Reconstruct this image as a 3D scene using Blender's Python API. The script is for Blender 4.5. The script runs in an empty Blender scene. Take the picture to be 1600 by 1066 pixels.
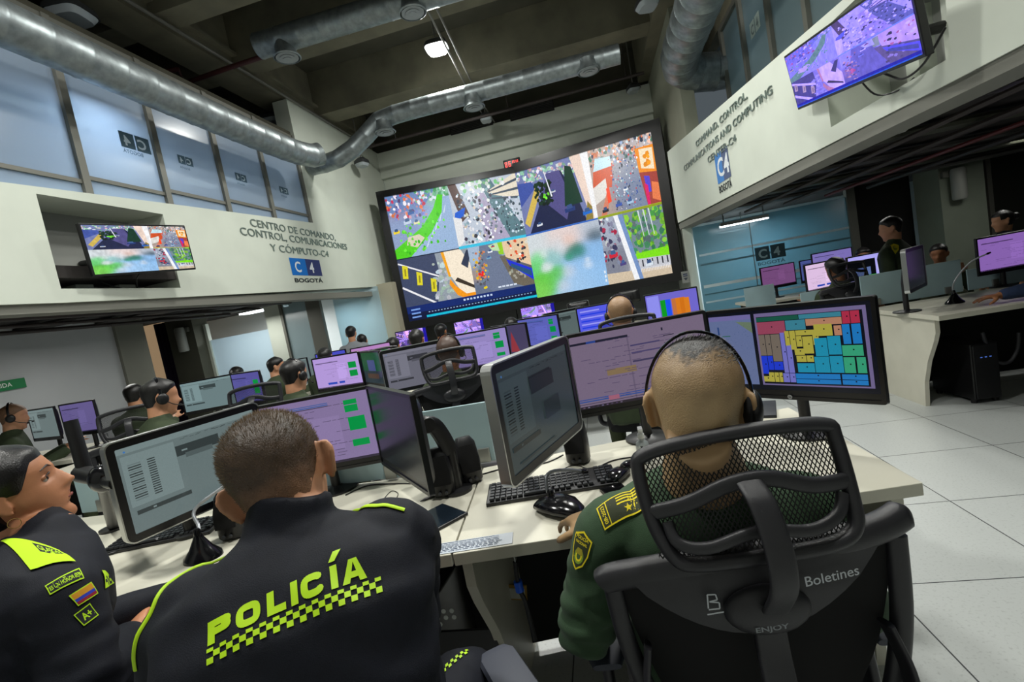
import bpy, bmesh, math, random
from math import sin, cos, pi, radians, sqrt, atan2
from mathutils import Vector, Matrix, noise
from mathutils.bvhtree import BVHTree
SC = bpy.context.scene
COL = SC.collection
V = Vector

# ------------------------------------------------------------------ camera
F = 746.0; EYE = V((0, 0, 1.38))
def _n(a): return a.normalized()
YC = _n(V((130., 88., -F))); ZC = -_n(V((1600., -8600., -F))); ZC = _n(ZC - YC * ZC.dot(YC)); XC = YC.cross(ZC)
RC = Matrix((XC, YC, ZC))                       # rows: world axes seen from the camera
cam = bpy.data.cameras.new('camera'); camo = bpy.data.objects.new('camera', cam); COL.objects.link(camo)
cam.sensor_width = 36.; cam.lens = F / 1600 * 36; cam.clip_start = .02; cam.clip_end = 100
camo.matrix_world = Matrix.Translation(EYE) @ RC.to_4x4()
SC.camera = camo
SC.view_settings.view_transform = 'Standard'; SC.view_settings.look = 'None'
SC.view_settings.gamma = 1; SC.view_settings.use_curve_mapping = False
SC.view_settings.exposure = 0.0
def ray(px, py): return RC @ V((px - 800., 533. - py, -F))
def wp(px, py, **k):                            # point of a real plane x=, y= or z= seen at a pixel
    d = ray(px, py); a, v = list(k.items())[0]; i = 'xyz'.index(a)
    return EYE + d * ((v - EYE[i]) / d[i])
def wd(px, py, dep): return EYE + ray(px, py) * (dep / F)

# ------------------------------------------------------------------ world, lamps
W = bpy.data.worlds.new('world'); SC.world = W; W.use_nodes = True
W.node_tree.nodes['Background'].inputs[0].default_value = (.75, .9, 1, 1)
W.node_tree.nodes['Background'].inputs[1].default_value = .10
def area(loc, size, power, col=(1, 1, .94), rot=(0, 0, 0), name='area_light'):
    l = bpy.data.lights.new(name, 'AREA'); l.shape = 'DISK'; l.size = size; l.energy = power; l.color = col
    o = bpy.data.objects.new(name, l); o.location = loc; o.rotation_euler = rot; COL.objects.link(o); return o
# hall: the one lit high-bay lamp first, then lights added without any fixture
area((-1.69, 7.2, 5.0), .28, 90)
area((-2.6, 1.2, 4.9), .35, 115)
area((.35, 1.0, 4.9), .35, 75)
area((1.2, 4.2, 4.8), .5, 120)
area((-1.2, 4.4, 4.8), .5, 90)
area((4.2, 2.4, 2.9), .8, 26)
area((3.2, 6.4, 2.0), .8, 6)  # this and the next two: added fill under the balconies, no lamp there
area((-5.6, 4.6, 1.9), .8, 16)
area((-6.0, 7.3, 1.9), .8, 14)
# upper floor rooms behind the glass, then lights added on the lower floor
area((-4.45, 3.82, 3.84), .35, 20, (.85, .93, 1))
area((-5.4, 6.7, 4.1), .5, 22, (.85, .93, 1))
area((-5.8, 5.2, 4.2), .8, 30, (.8, .9, 1))
area((-5.5, 2.9, 4.2), .8, 20, (.8, .9, 1))
area((3.2, 6.4, 4.5), .8, 34, (.85, .93, 1))
area((3.2, 4.4, 4.5), .8, 24, (.85, .93, 1))
area((2.7, 9.3, 1.95), .5, 42, (.75, .9, 1))
area((-6.6, 9.0, 2.0), .6, 34, (.95, .98, 1))  # added to brighten the frosted office window from behind
area((5.0, 6.6, 2.1), .6, 12)  # added fill for the grey column, no lamp there
area((-4.6, 9.0, 1.9), .5, 26, (.85, .95, 1))

# ------------------------------------------------------------------ materials
def lin(c): 
    c /= 255.; return c / 12.92 if c <= .04045 else ((c + .055) / 1.055) ** 2.4
def S(r, g, b): return (lin(r), lin(g), lin(b))
_M = {}
def mat(name, col=(.5, .5, .5), rough=.6, metal=0, ns=0, na=.25, bump=0, bs=200, emit=None, es=1, alpha=1, spec=.5, sheen=0, coat=0, trans=0):
    if name in _M: return _M[name]
    m = bpy.data.materials.new(name); m.use_nodes = True; nt = m.node_tree; b = nt.nodes['Principled BSDF']
    b.inputs['Base Color'].default_value = (*col, 1); b.inputs['Roughness'].default_value = rough
    b.inputs['Metallic'].default_value = metal; b.inputs['Specular IOR Level'].default_value = spec
    b.inputs['Sheen Weight'].default_value = sheen; b.inputs['Coat Weight'].default_value = coat
    b.inputs['Transmission Weight'].default_value = trans
    if alpha < 1: b.inputs['Alpha'].default_value = alpha
    if emit: b.inputs['Emission Color'].default_value = (*emit, 1); b.inputs['Emission Strength'].default_value = es
    tc = nt.nodes.new('ShaderNodeTexCoord')
    if ns:
        n = nt.nodes.new('ShaderNodeTexNoise'); n.inputs['Scale'].default_value = ns; n.inputs['Detail'].default_value = 6
        nt.links.new(tc.outputs['Object'], n.inputs['Vector'])
        r = nt.nodes.new('ShaderNodeMapRange'); r.inputs[1].default_value = .3; r.inputs[2].default_value = .7
        r.inputs[3].default_value = 1 - na; r.inputs[4].default_value = 1 + na
        mx = nt.nodes.new('ShaderNodeVectorMath'); mx.operation = 'SCALE'; mx.inputs[0].default_value = col
        nt.links.new(n.outputs[0], r.inputs[0]); nt.links.new(r.outputs[0], mx.inputs['Scale'])
        nt.links.new(mx.outputs[0], b.inputs['Base Color'])
    if bump:
        n2 = nt.nodes.new('ShaderNodeTexNoise'); n2.inputs['Scale'].default_value = bs; n2.inputs['Detail'].default_value = 4
        nt.links.new(tc.outputs['Object'], n2.inputs['Vector'])
        bp = nt.nodes.new('ShaderNodeBump'); bp.inputs['Strength'].default_value = bump; bp.inputs['Distance'].default_value = .002
        nt.links.new(n2.outputs[0], bp.inputs['Height']); nt.links.new(bp.outputs[0], b.inputs['Normal'])
    _M[name] = m; return m
def screen_mat(name, strength=1., jitter=0., js=60.):
    """the face colours of a lit screen, as emission"""
    if name in _M: return _M[name]
    m = mat(name, (.004, .004, .005), .22, spec=.3); nt = m.node_tree; b = nt.nodes['Principled BSDF']
    a = nt.nodes.new('ShaderNodeVertexColor'); a.layer_name = 'Col'
    out = a.outputs[0]
    if jitter:
        tc = nt.nodes.new('ShaderNodeTexCoord'); n = nt.nodes.new('ShaderNodeTexNoise'); n.inputs['Scale'].default_value = js
        n.inputs['Detail'].default_value = 5; nt.links.new(tc.outputs['Object'], n.inputs['Vector'])
        r = nt.nodes.new('ShaderNodeMapRange'); r.inputs[1].default_value = .35; r.inputs[2].default_value = .65
        r.inputs[3].default_value = 1 - jitter; r.inputs[4].default_value = 1 + jitter
        mx = nt.nodes.new('ShaderNodeVectorMath'); mx.operation = 'SCALE'
        nt.links.new(n.outputs[0], r.inputs[0]); nt.links.new(r.outputs[0], mx.inputs['Scale'])
        nt.links.new(out, mx.inputs[0]); out = mx.outputs[0]
    nt.links.new(out, b.inputs['Emission Color']); b.inputs['Emission Strength'].default_value = strength
    return m
def print_mat(name, rough=.7):
    """printed or embroidered face colours"""
    if name in _M: return _M[name]
    m = mat(name, (.5, .5, .5), rough); nt = m.node_tree
    a = nt.nodes.new('ShaderNodeVertexColor'); a.layer_name = 'Col'
    nt.links.new(a.outputs[0], nt.nodes['Principled BSDF'].inputs['Base Color']); return m
def frosted(name, col, tl=.4, tp=.2, gl=.12, rough=.25):
    if name in _M: return _M[name]
    m = bpy.data.materials.new(name); m.use_nodes = True; nt = m.node_tree; nt.nodes.clear(); N = nt.nodes.new; L = nt.links.new
    o = N('ShaderNodeOutputMaterial'); d = N('ShaderNodeBsdfDiffuse'); t = N('ShaderNodeBsdfTranslucent'); p = N('ShaderNodeBsdfTransparent'); g = N('ShaderNodeBsdfGlossy')
    d.inputs[0].default_value = (*col, 1); t.inputs[0].default_value = (*col, 1); p.inputs[0].default_value = (.85, .93, .95, 1)
    g.inputs['Roughness'].default_value = rough
    a = N('ShaderNodeMixShader'); b = N('ShaderNodeMixShader'); c = N('ShaderNodeMixShader')
    a.inputs[0].default_value = tl; L(d.outputs[0], a.inputs[1]); L(t.outputs[0], a.inputs[2])
    b.inputs[0].default_value = tp; L(a.outputs[0], b.inputs[1]); L(p.outputs[0], b.inputs[2])
    c.inputs[0].default_value = gl; L(b.outputs[0], c.inputs[1]); L(g.outputs[0], c.inputs[2]); L(c.outputs[0], o.inputs[0])
    _M[name] = m; return m

white_wall = mat('white_plaster', S(206, 212, 200), .75, ns=3, na=.04, bump=.05)
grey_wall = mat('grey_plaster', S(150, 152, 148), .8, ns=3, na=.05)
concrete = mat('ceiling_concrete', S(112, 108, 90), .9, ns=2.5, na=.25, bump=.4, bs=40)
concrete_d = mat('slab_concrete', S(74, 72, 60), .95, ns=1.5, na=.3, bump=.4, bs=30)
dark = mat('dark_paint', S(22, 21, 20), .85, ns=4, na=.3)
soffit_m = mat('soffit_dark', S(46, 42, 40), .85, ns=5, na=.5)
galv = mat('galvanised_steel', S(140, 148, 150), .42, .75, ns=14, na=.25, bump=.35, bs=30)
alu = mat('aluminium', S(160, 162, 158), .35, .8)
greyframe = mat('window_frame_grey', S(112, 112, 104), .5, .2)
blackp = mat('black_plastic', S(22, 22, 24), .38, spec=.5, bump=.12, bs=900)
blackg = mat('black_gloss_plastic', S(14, 14, 17), .16)
bezel_m = mat('bezel_black', S(15, 15, 18), .3)
chairp = mat('chair_plastic', S(38, 38, 42), .36, ns=60, na=.08, bump=.25, bs=1400)
silver = mat('silver_edge', S(190, 192, 190), .28, .85)
desk_m = mat('desk_laminate', S(205, 202, 186), .42, ns=6, na=.05)
desk_e = mat('desk_edge', S(150, 142, 110), .5, ns=20, na=.08)
tealp = frosted('teal_partition_glass', S(150, 190, 196), .35, .12, .06, .3)
navy = mat('navy_cloth', S(13, 17, 29), .75, ns=40, na=.15, bump=.35, bs=600, spec=.35)
olive = mat('olive_cloth', S(44, 70, 44), .85, ns=40, na=.12, bump=.35, bs=600, sheen=.05)
olive_d = mat('olive_cloth_dark', S(48, 56, 30), .85, ns=40, na=.15, bump=.2, bs=500)
grey_cloth = mat('grey_cloth', S(135, 138, 142), .9); black_cloth = mat('black_cloth', S(18, 18, 20), .85, ns=30, na=.2)
navy_b = mat('blue_cloth', S(34, 50, 82), .85, ns=30, na=.15)
skinA = mat('skin_light', S(196, 142, 108), .5, ns=18, na=.09, bump=.12, bs=300)
skinB = mat('skin_tan', S(184, 150, 110), .5, ns=18, na=.08, bump=.08, bs=300)
skinC = mat('skin_brown', S(150, 100, 68), .5, ns=18, na=.08)
hair_d = mat('hair_dark', S(20, 18, 18), .38, ns=90, na=.4, bump=.4, bs=400)
hair_b = mat('hair_brown_short', S(60, 48, 38), .6, ns=260, na=.35, bump=.8, bs=700)
lamp_on = mat('lamp_lit', (1, 1, 1), emit=(1, 1, .95), es=14)
tube_on = mat('tube_lit', (1, 1, 1), emit=(.9, .97, 1), es=5)
warm_on = mat('warm_opening_light', S(225, 190, 150), .8, emit=S(235, 200, 165), es=.55)
tealscr = None

# ------------------------------------------------------------------ mesh builder
class MB:
    vc = None
    def __init__(s): s.v = []; s.f = []; s.c = []; s.mi = []
    def add(s, vs, fs, col=None, mi=0):
        o = len(s.v); s.v += [tuple(v) for v in vs]
        for f in fs: s.f.append([i + o for i in f]); s.c.append(col); s.mi.append(mi)
        return s
    def box(s, c, d, R=None, mi=0, taper=1.):
        x, y, z = [k / 2 for k in d]; c = V(c)
        vs = [V((a * x * (taper if e > 0 else 1), b * y * (taper if e > 0 else 1), e * z)) for a, b, e in
              ((-1, -1, -1), (1, -1, -1), (1, 1, -1), (-1, 1, -1), (-1, -1, 1), (1, -1, 1), (1, 1, 1), (-1, 1, 1))]
        if R: vs = [R @ v for v in vs]
        return s.add([v + c for v in vs], [(3, 2, 1, 0), (4, 5, 6, 7), (0, 1, 5, 4), (1, 2, 6, 5), (2, 3, 7, 6), (3, 0, 4, 7)], mi=mi)
    def bb(s, a, b, mi=0):
        a = V(a); b = V(b); return s.box((a + b) / 2, [abs(k) for k in (b - a)], mi=mi)
    def sweep(s, path, ab, side=None, n=12, e=1., cap=True, closed=False, mi=0):
        """rings of half-axes (a along side, b along normal) along a path; e<1 squares the ring"""
        P = [V(p) for p in path]; m = len(P)
        if not isinstance(ab, list): ab = [ab] * m
        ab = [(k, k) if not isinstance(k, tuple) else k for k in ab]
        T = []
        for i in range(m):
            a = P[(i - 1) % m] if closed or i else P[0]; b = P[(i + 1) % m] if closed or i < m - 1 else P[-1]
            t = (b - a); T.append(t.normalized() if t.length > 1e-9 else V((0, 0, 1)))
        ms = side is not None and not isinstance(side[0], (int, float)); sd = V(side[0]) if ms else V(side) if side is not None else (V((0, 0, 1)) if abs(T[0].z) < .9 else V((1, 0, 0))).cross(T[0])
        vs = []
        for i in range(m):
            if ms: sd = V(side[i])
            u = sd - T[i] * sd.dot(T[i]); u = u.normalized() if u.length > 1e-6 else T[i].orthogonal().normalized()
            w = T[i].cross(u)
            if side is None: sd = u
            for k in range(n):
                q = 2 * pi * k / n; cx, sy = cos(q), sin(q)
                cx = math.copysign(abs(cx) ** e, cx); sy = math.copysign(abs(sy) ** e, sy)
                vs.append(P[i] + u * cx * ab[i][0] + w * sy * ab[i][1])
        fs = []
        for i in range(m if closed else m - 1):
            for k in range(n):
                a = i * n + k; b = i * n + (k + 1) % n; j = ((i + 1) % m) * n
                fs.append((a, b, j + (k + 1) % n, j + k))
        if cap and not closed: fs.append(tuple(range(n - 1, -1, -1))); fs.append(tuple(range((m - 1) * n, m * n)))
        return s.add(vs, fs, mi=mi)
    def ell(s, c, r, R=None, nu=20, nv=12, mi=0, e=1.):
        vs = []; c = V(c)
        if not isinstance(r, (tuple, list)): r = (r, r, r)
        pw = lambda x: math.copysign(abs(x) ** e, x)
        for j in range(1, nv):
            t = pi * j / nv
            for k in range(nu):
                q = 2 * pi * k / nu; v = V((r[0] * pw(sin(t)) * pw(cos(q)), r[1] * pw(sin(t)) * pw(sin(q)), r[2] * pw(cos(t)))); vs.append(c + (R @ v if R else v))
        a = V((0, 0, r[2])); b = V((0, 0, -r[2])); vs += [c + (R @ a if R else a), c + (R @ b if R else b)]; T = len(vs) - 2
        fs = []
        for j in range(nv - 2):
            for k in range(nu): fs.append((j * nu + k, (j + 1) * nu + k, (j + 1) * nu + (k + 1) % nu, j * nu + (k + 1) % nu))
        for k in range(nu):
            fs.append((T, k, (k + 1) % nu)); fs.append((T + 1, (nv - 2) * nu + (k + 1) % nu, (nv - 2) * nu + k))
        return s.add(vs, fs, mi=mi)
    def lathe(s, prof, c=(0, 0, 0), R=None, n=24, mi=0, sx=1, sy=1):
        c = V(c); vs = []
        for r, z in prof:
            for k in range(n):
                v = V((r * sx * cos(2 * pi * k / n), r * sy * sin(2 * pi * k / n), z)); vs.append(c + (R @ v if R else v))
        m = len(prof); fs = [(i * n + k, i * n + (k + 1) % n, (i + 1) * n + (k + 1) % n, (i + 1) * n + k) for i in range(m - 1) for k in range(n)]
        fs += [tuple(range(n - 1, -1, -1)), tuple(range((m - 1) * n, m * n))]
        return s.add(vs, fs, mi=mi)
    def prism(s, poly, d, O=(0, 0, 0), U=(1, 0, 0), Vv=(0, 1, 0), mi=0):
        """polygon in plane (U,V) at O, extruded by vector d"""
        O, U, Vv, d = V(O), V(U), V(Vv), V(d); n = len(poly)
        a = [O + U * x + Vv * y for x, y in poly]; b = [p + d for p in a]
        fs = [tuple(range(n - 1, -1, -1)), tuple(range(n, 2 * n))] + [(i, (i + 1) % n, n + (i + 1) % n, n + i) for i in range(n)]
        return s.add(a + b, fs, mi=mi)
    def build(s, name, mats, parent=None, smooth=True, bevel=0, seg=2, M=None, offset=0):
        me = bpy.data.meshes.new(name); me.from_pydata(s.v, [], s.f)
        if not isinstance(mats, (list, tuple)): mats = [mats]
        for m in mats: me.materials.append(m)
        me.polygons.foreach_set('material_index', s.mi)
        if any(c is not None for c in s.c):
            at = me.color_attributes.new('Col', 'FLOAT_COLOR', 'CORNER'); d = []
            for p, c in zip(me.polygons, s.c):
                if s.vc:
                    for k in p.vertices: d += (*s.vc[k], 1.)
                else: d += list((*(c or (0, 0, 0)), 1.)) * len(p.vertices)
            at.data.foreach_set('color', d)
        if M is not None: me.transform(M)
        bm = bmesh.new(); bm.from_mesh(me)
        if not any(c is not None for c in s.c): bmesh.ops.recalc_face_normals(bm, faces=bm.faces)
        if bevel:
            ed = [e for e in bm.edges if len(e.link_faces) == 2 and e.calc_face_angle(0) > .6]
            bmesh.ops.bevel(bm, geom=ed, offset=bevel, segments=seg, affect='EDGES', profile=.5, clamp_overlap=True)
        for f in bm.faces: f.smooth = smooth
        if smooth:
            for e in bm.edges:
                if len(e.link_faces) == 2 and e.calc_face_angle(0) > .75: e.smooth = False
        bm.to_mesh(me); bm.free(); me.update()
        return link(name, me, parent)
def link(name, me, parent=None):
    o = bpy.data.objects.new(name, me); COL.objects.link(o)
    if parent: o.parent = parent
    return o
def tag(o, label, cat, group=None):
    o['label'] = label; o['category'] = cat
    if group: o['group'] = group
    return o
def thing(name, label, cat, loc=(0, 0, 0), rz=0, group=None):
    o = bpy.data.objects.new(name, None); COL.objects.link(o); o.location = loc; o.rotation_euler = (0, 0, rz); o.empty_display_size = .1
    return tag(o, label, cat, group)
def struct(name, mb, m, **k):
    o = mb.build(name, m, smooth=k.pop('smooth', False), **k); o['kind'] = 'structure'; return o
def copy_tree(o, parent=None):
    c = o.copy(); COL.objects.link(c)
    if parent: c.parent = parent
    for ch in o.children: copy_tree(ch, c)
    return c
def bez(pts, n=8, closed=False):
    """Catmull-Rom through points"""
    P = [V(p) for p in pts]; m = len(P); out = []
    for i in range(m if closed else m - 1):
        g = lambda k: P[k % m] if closed else P[max(0, min(m - 1, k))]
        a, b, c, d = g(i - 1), g(i), g(i + 1), g(i + 2)
        for j in range(n):
            t = j / n; out.append(.5 * ((2 * b) + (c - a) * t + (2 * a - 5 * b + 4 * c - d) * t * t + (3 * b - a - 3 * c + d) * t ** 3))
    if not closed: out.append(P[-1])
    return out
def Rz(a): return Matrix.Rotation(a, 3, 'Z')
def Rx(a): return Matrix.Rotation(a, 3, 'X')
def Ry(a): return Matrix.Rotation(a, 3, 'Y')

# ------------------------------------------------------------------ flat pictures: screens, prints, lettering
_F = {}
def text_tris(txt, bold=.0):
    k = (txt, bold)
    if k in _F: return _F[k]
    cu = bpy.data.curves.new('t', 'FONT'); cu.body = txt; cu.size = 1; cu.offset = bold; cu.resolution_u = 3
    o = bpy.data.objects.new('t', cu); me = bpy.data.meshes.new_from_object(o)
    me.calc_loop_triangles(); vs = [v.co.copy() for v in me.vertices]
    t = [[(vs[i].x, vs[i].y) for i in tr.vertices] for tr in me.loop_triangles]
    bpy.data.objects.remove(o); bpy.data.curves.remove(cu); bpy.data.meshes.remove(me)
    xs = [p[0] for q in t for p in q] or [0, 1]; ys = [p[1] for q in t for p in q] or [0, 1]
    _F[k] = (t, min(xs), max(xs), min(ys), max(ys)); return _F[k]
class Cv:
    """polygons in a W x H rectangle, (0,0) lower left; later ones lie a hair in front"""
    def __init__(s, w, h, bg=None): s.w = w; s.h = h; s.p = []; s.lay = 0; s.clip = (0, 0, w, h); 
    hold = False
    def poly(s, pts, c, lay=None):
        if not s.hold: s.lay += 1
        x0, y0, x1, y1 = s.clip; P = list(pts)
        for ax, lim, sg in ((0, x0, 1), (0, x1, -1), (1, y0, 1), (1, y1, -1)):   # clip to the frame
            Q = []
            for i in range(len(P)):
                a, b = P[i - 1], P[i]; ia = (a[ax] - lim) * sg >= 0; ib = (b[ax] - lim) * sg >= 0
                if ia != ib:
                    t = (lim - a[ax]) / (b[ax] - a[ax]); Q.append((a[0] + (b[0] - a[0]) * t, a[1] + (b[1] - a[1]) * t))
                if ib: Q.append(b)
            P = Q
            if len(P) < 3: return s
        s.p.append((P, c, s.lay)); return s
    def rect(s, x, y, w, h, c): return s.poly([(x, y), (x + w, y), (x + w, y + h), (x, y + h)], c)
    def line(s, a, b, w, c):
        a = V((*a, 0)); b = V((*b, 0)); d = (b - a); d = V((-d.y, d.x, 0)).normalized() * w / 2
        return s.poly([(a - d)[:2], (b - d)[:2], (b + d)[:2], (a + d)[:2]], c)
    def disc(s, x, y, r, c, ry=None, n=12): return s.poly([(x + r * cos(2 * pi * k / n), y + (ry or r) * sin(2 * pi * k / n)) for k in range(n)], c)
    def text(s, txt, x, y, h, c, w=None, bold=.01, mirror=False, shear=0):
        t, a, b, y0, y1 = text_tris(txt, bold); k = h / .72; kx = (w / (b - a)) if w else k
        s.lay += 1; L = s.lay
        for q in t:
            P = [(x + ((b - p[0]) if mirror else (p[0] - a)) * kx + shear * p[1] * k, y + p[1] * k) for p in q]
            s.p.append((P, c, L))
        return s
    def mesh(s, name, m, place, parent=None, dz=.00025, sub=0, cap=.0035):
        """place(x,y,height) -> world/local point"""
        mb = MB()
        for P, c, L in s.p: mb.add([V((x, y, L)) for x, y in P], [tuple(range(len(P)))], col=c)
        if sub:
            bm = bmesh.new(); me = bpy.data.meshes.new('x'); me.from_pydata(mb.v, [], mb.f)
            bm.from_mesh(me); lay = bm.faces.layers.int.new('ci')
            bm.faces.ensure_lookup_table()
            for i, f in enumerate(bm.faces): f[lay] = i
            bmesh.ops.triangulate(bm, faces=bm.faces)
            for it in range(8):
                E = [e for e in bm.edges if e.calc_length() > sub]
                if not E: break
                bmesh.ops.subdivide_edges(bm, edges=E, cuts=1); bmesh.ops.triangulate(bm, faces=[f for f in bm.faces if len(f.verts) > 3])
            bm.verts.index_update(); nm = MB(); nm.v = [tuple(v.co) for v in bm.verts]
            for f in bm.faces: nm.f.append([v.index for v in f.verts]); nm.c.append(mb.c[f[lay]]); nm.mi.append(0)
            mb = nm; bm.free(); bpy.data.meshes.remove(me)
        mx = max([p[2] for p in s.p] + [1]); k = min(dz, cap / mx)
        mb.v = [tuple(place(v[0], v[1], v[2] * k)) for v in mb.v]
        return mb.build(name, m, parent, smooth=bool(sub))
def plane_place(O, U, Vv, N):
    O, U, Vv, N = V(O), V(U), V(Vv), V(N); return lambda x, y, h: O + U * x + Vv * y + N * (h + .0008)

rnd = random.Random(5)
def jit(c, a, r=rnd): k = 1 + r.uniform(-a, a); return tuple(max(0, x * k * (1 + r.uniform(-a, a) * .4)) for x in c)
# the traffic-camera pictures of the video wall; u,v run 0..1 in each picture
def feed(cv, x, y, w, h, kind, tint=None, r=None):
    r = r or random.Random(kind * 7 + 3); old = cv.clip; cv.clip = (x, y, x + w, y + h)
    def T(c):
        if not tint: return c
        g = sum(c) / 3; return tuple(max(0, (c[i] * .55 + g * .45)) * tint[i] + tint[i] * .03 for i in range(3))
    P = lambda pts, c: cv.poly([(x + a * w, y + b * h) for a, b in pts], T(c))
    R = lambda a, b, c_, d, c: P([(a, b), (a + c_, b), (a + c_, b + d), (a, b + d)], c)
    def blobs(n, x0, x1, y0, y1, s0, s1, cols, asp=1.):
        FB = .62; n = int(n * (2.0 if not tint else 1.5)) if n > 10 else n; FB = FB if n > 10 else .95
        for _ in range(n):
            a = r.uniform(x0, x1); b = r.uniform(y0, y1); s = r.uniform(s0, s1) * FB; c = jit(r.choice(cols), .22, r); m = r.choice((5, 6, 7)); o = r.random() * 6
            P([(a + s * cos(o + 2 * pi * k / m) * r.uniform(.6, 1.1), b + s * asp * 1.3 * sin(o + 2 * pi * k / m) * r.uniform(.6, 1.1)) for k in range(m)], c)
    def car(a, b, s, c):
        P([(a - s, b), (a + s, b + s * .2), (a + s, b + s * 1.1), (a - s, b + s * .9)], c); P([(a - s * .6, b + s * .7), (a + s * .6, b + s * .8), (a + s * .45, b + s * 1.7), (a - s * .45, b + s * 1.6)], jit(S(60, 90, 140), .2, r))
    def soft(ctrl, nx=26, ny=20):
        cv.lay += 1; cv.hold = True
        for i in range(nx):
            for j in range(ny):
                u, v_ = (i + .5) / nx, (j + .5) / ny; W_ = 1e-4; C_ = [0, 0, 0]
                for cx, cy, rr_, col in ctrl:
                    g = math.exp(-((u - cx) ** 2 + (v_ - cy) ** 2) / rr_ ** 2) + 1e-5; W_ += g
                    for q in range(3): C_[q] += g * col[q]
                P([(i / nx, j / ny), ((i + 1) / nx, j / ny), ((i + 1) / nx, (j + 1) / ny), (i / nx, (j + 1) / ny)], tuple(q / W_ for q in C_))
        cv.hold = False
    if kind == 0:      # curved road with a green median
        soft([(.2, .9, .2, S(150, 120, 150)), (.8, .95, .15, S(150, 200, 170)), (.4, .5, .25, S(126, 150, 196)), (.8, .3, .3, S(170, 196, 230)), (.1, .4, .2, S(150, 168, 205))]); P([(0, .72), (.55, .72), (.8, 1), (0, 1)], S(110, 140, 190))
        blobs(46, 0, .62, .62, 1, .02, .06, [S(230, 120, 70), S(200, 60, 90), S(240, 235, 245), S(120, 130, 200), S(90, 70, 120), S(200, 150, 170)])
        blobs(30, .45, 1, .84, 1, .02, .05, [S(90, 170, 110), S(220, 230, 240), S(120, 190, 150)])
        P([(.2, 0), (1, .0), (1, .85), (.86, .86), (.8, .6), (.55, .3)], S(158, 186, 222)); 
        for k in range(5): P([(.5 + k * .09, .12 + k * .12), (.52 + k * .09, .12 + k * .12), (.58 + k * .085, .24 + k * .12), (.57 + k * .085, .24 + k * .12)], S(215, 230, 250))
        P([(0, 0), (.22, 0), (.36, .12), (.62, .33), (.84, .62), (.9, .88), (.82, .9), (.72, .7), (.5, .45), (.28, .32), (0, .16)], S(84, 214, 30))
        P([(.2, .2), (.36, .14), (.5, .27), (.42, .34), (.24, .32)], S(224, 214, 190)); blobs(26, .1, .85, .05, .6, .02, .05, [S(60, 190, 24), S(110, 230, 60)])
        for q in ((.28, .52, .06, S(200, 215, 235)), (.42, .5, .045, S(230, 225, 170)), (.08, .4, .05, S(245, 215, 40)), (.36, .66, .05, S(50, 100, 170))): car(*q)
    if kind == 1:      # market street from above
        R(0, 0, 1, 1, S(196, 206, 220)); P([(.45, 1), (.62, 1), (1, .12), (1, 0), (.75, 0)], S(92, 128, 138)); P([(.4, .8), (.5, .8), (.78, 0), (.4, 0)], S(176, 168, 196))
        P([(.55, .8), (1, 1.02), (1, .62), (.6, .74)], S(236, 226, 206))
        for k in range(3): P([(.56, .8 - k * .05), (1, .93 - k * .14), (1, .89 - k * .14), (.56, .78 - k * .05)], S(70, 84, 100))
        P([(.0, 1), (.12, 1), (.24, .5), (.12, .4)], S(92, 70, 66)); blobs(85, .1, .6, .02, .85, .015, .05, [S(240, 244, 250), S(225, 215, 190), S(120, 130, 150), S(60, 60, 74), S(250, 250, 255), S(150, 180, 190)])
        blobs(60, .6, 1, .1, .65, .012, .04, [S(90, 120, 130), S(210, 225, 240), S(50, 70, 84)]); P([(.0, .4), (.16, .5), (.2, .62), (.04, .56)], S(24, 96, 214)); blobs(14, .2, .8, .85, 1, .03, .06, [S(120, 190, 130), S(220, 230, 220)])
        P([(.0, .0), (.1, .1), (.12, .45), (0, .5)], S(236, 236, 236)); R(0, 0, 1, .03, S(60, 190, 220))
    if kind == 2:      # avenue seen past a pole, dark trees
        R(0, 0, 1, 1, S(120, 130, 180)); blobs(60, 0, .8, .78, 1, .02, .05, [S(160, 210, 180), S(230, 235, 240), S(120, 170, 140), S(210, 170, 180)])
        P([(0, .45), (.25, .7), (.2, .8), (0, .82)], S(70, 90, 170)); P([(.08, .12), (.3, .62), (.24, .7), (.02, .2)], S(220, 190, 90))
        P([(.06, 0), (.3, .5), (.45, .82), (.62, .85), (.8, .3), (.86, 0)], S(34, 40, 74)); P([(.3, .5), (.42, .86), (.6, .86), (.7, .4), (.6, .1)], S(88, 84, 140))
        blobs(26, .22, .46, .42, .74, .03, .07, [S(24, 40, 30), S(30, 60, 40)]); blobs(5, .3, .42, .5, .56, .02, .03, [S(120, 230, 60)])
        P([(.6, .3), (.68, .9), (.76, .86), (.84, .3)], S(24, 60, 44)); P([(.76, 1), (1, 1), (1, .0), (.92, 0)], S(244, 220, 205)); P([(.9, 1), (1, 1), (1, .0), (.96, 0)], S(250, 250, 252)); P([(.84, .0), (.9, .3), (.95, .2), (.94, 0)], S(150, 130, 60))
        for q in ((.22, .1, .04, S(220, 225, 235)), (.66, .2, .07, S(40, 60, 120)), (.88, .1, .06, S(30, 110, 210)), (.48, .55, .03, S(200, 205, 215))): car(*q)
        P([(.44, .5), (.46, .5), (.4, .9), (.39, .9)], S(235, 240, 250))
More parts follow.
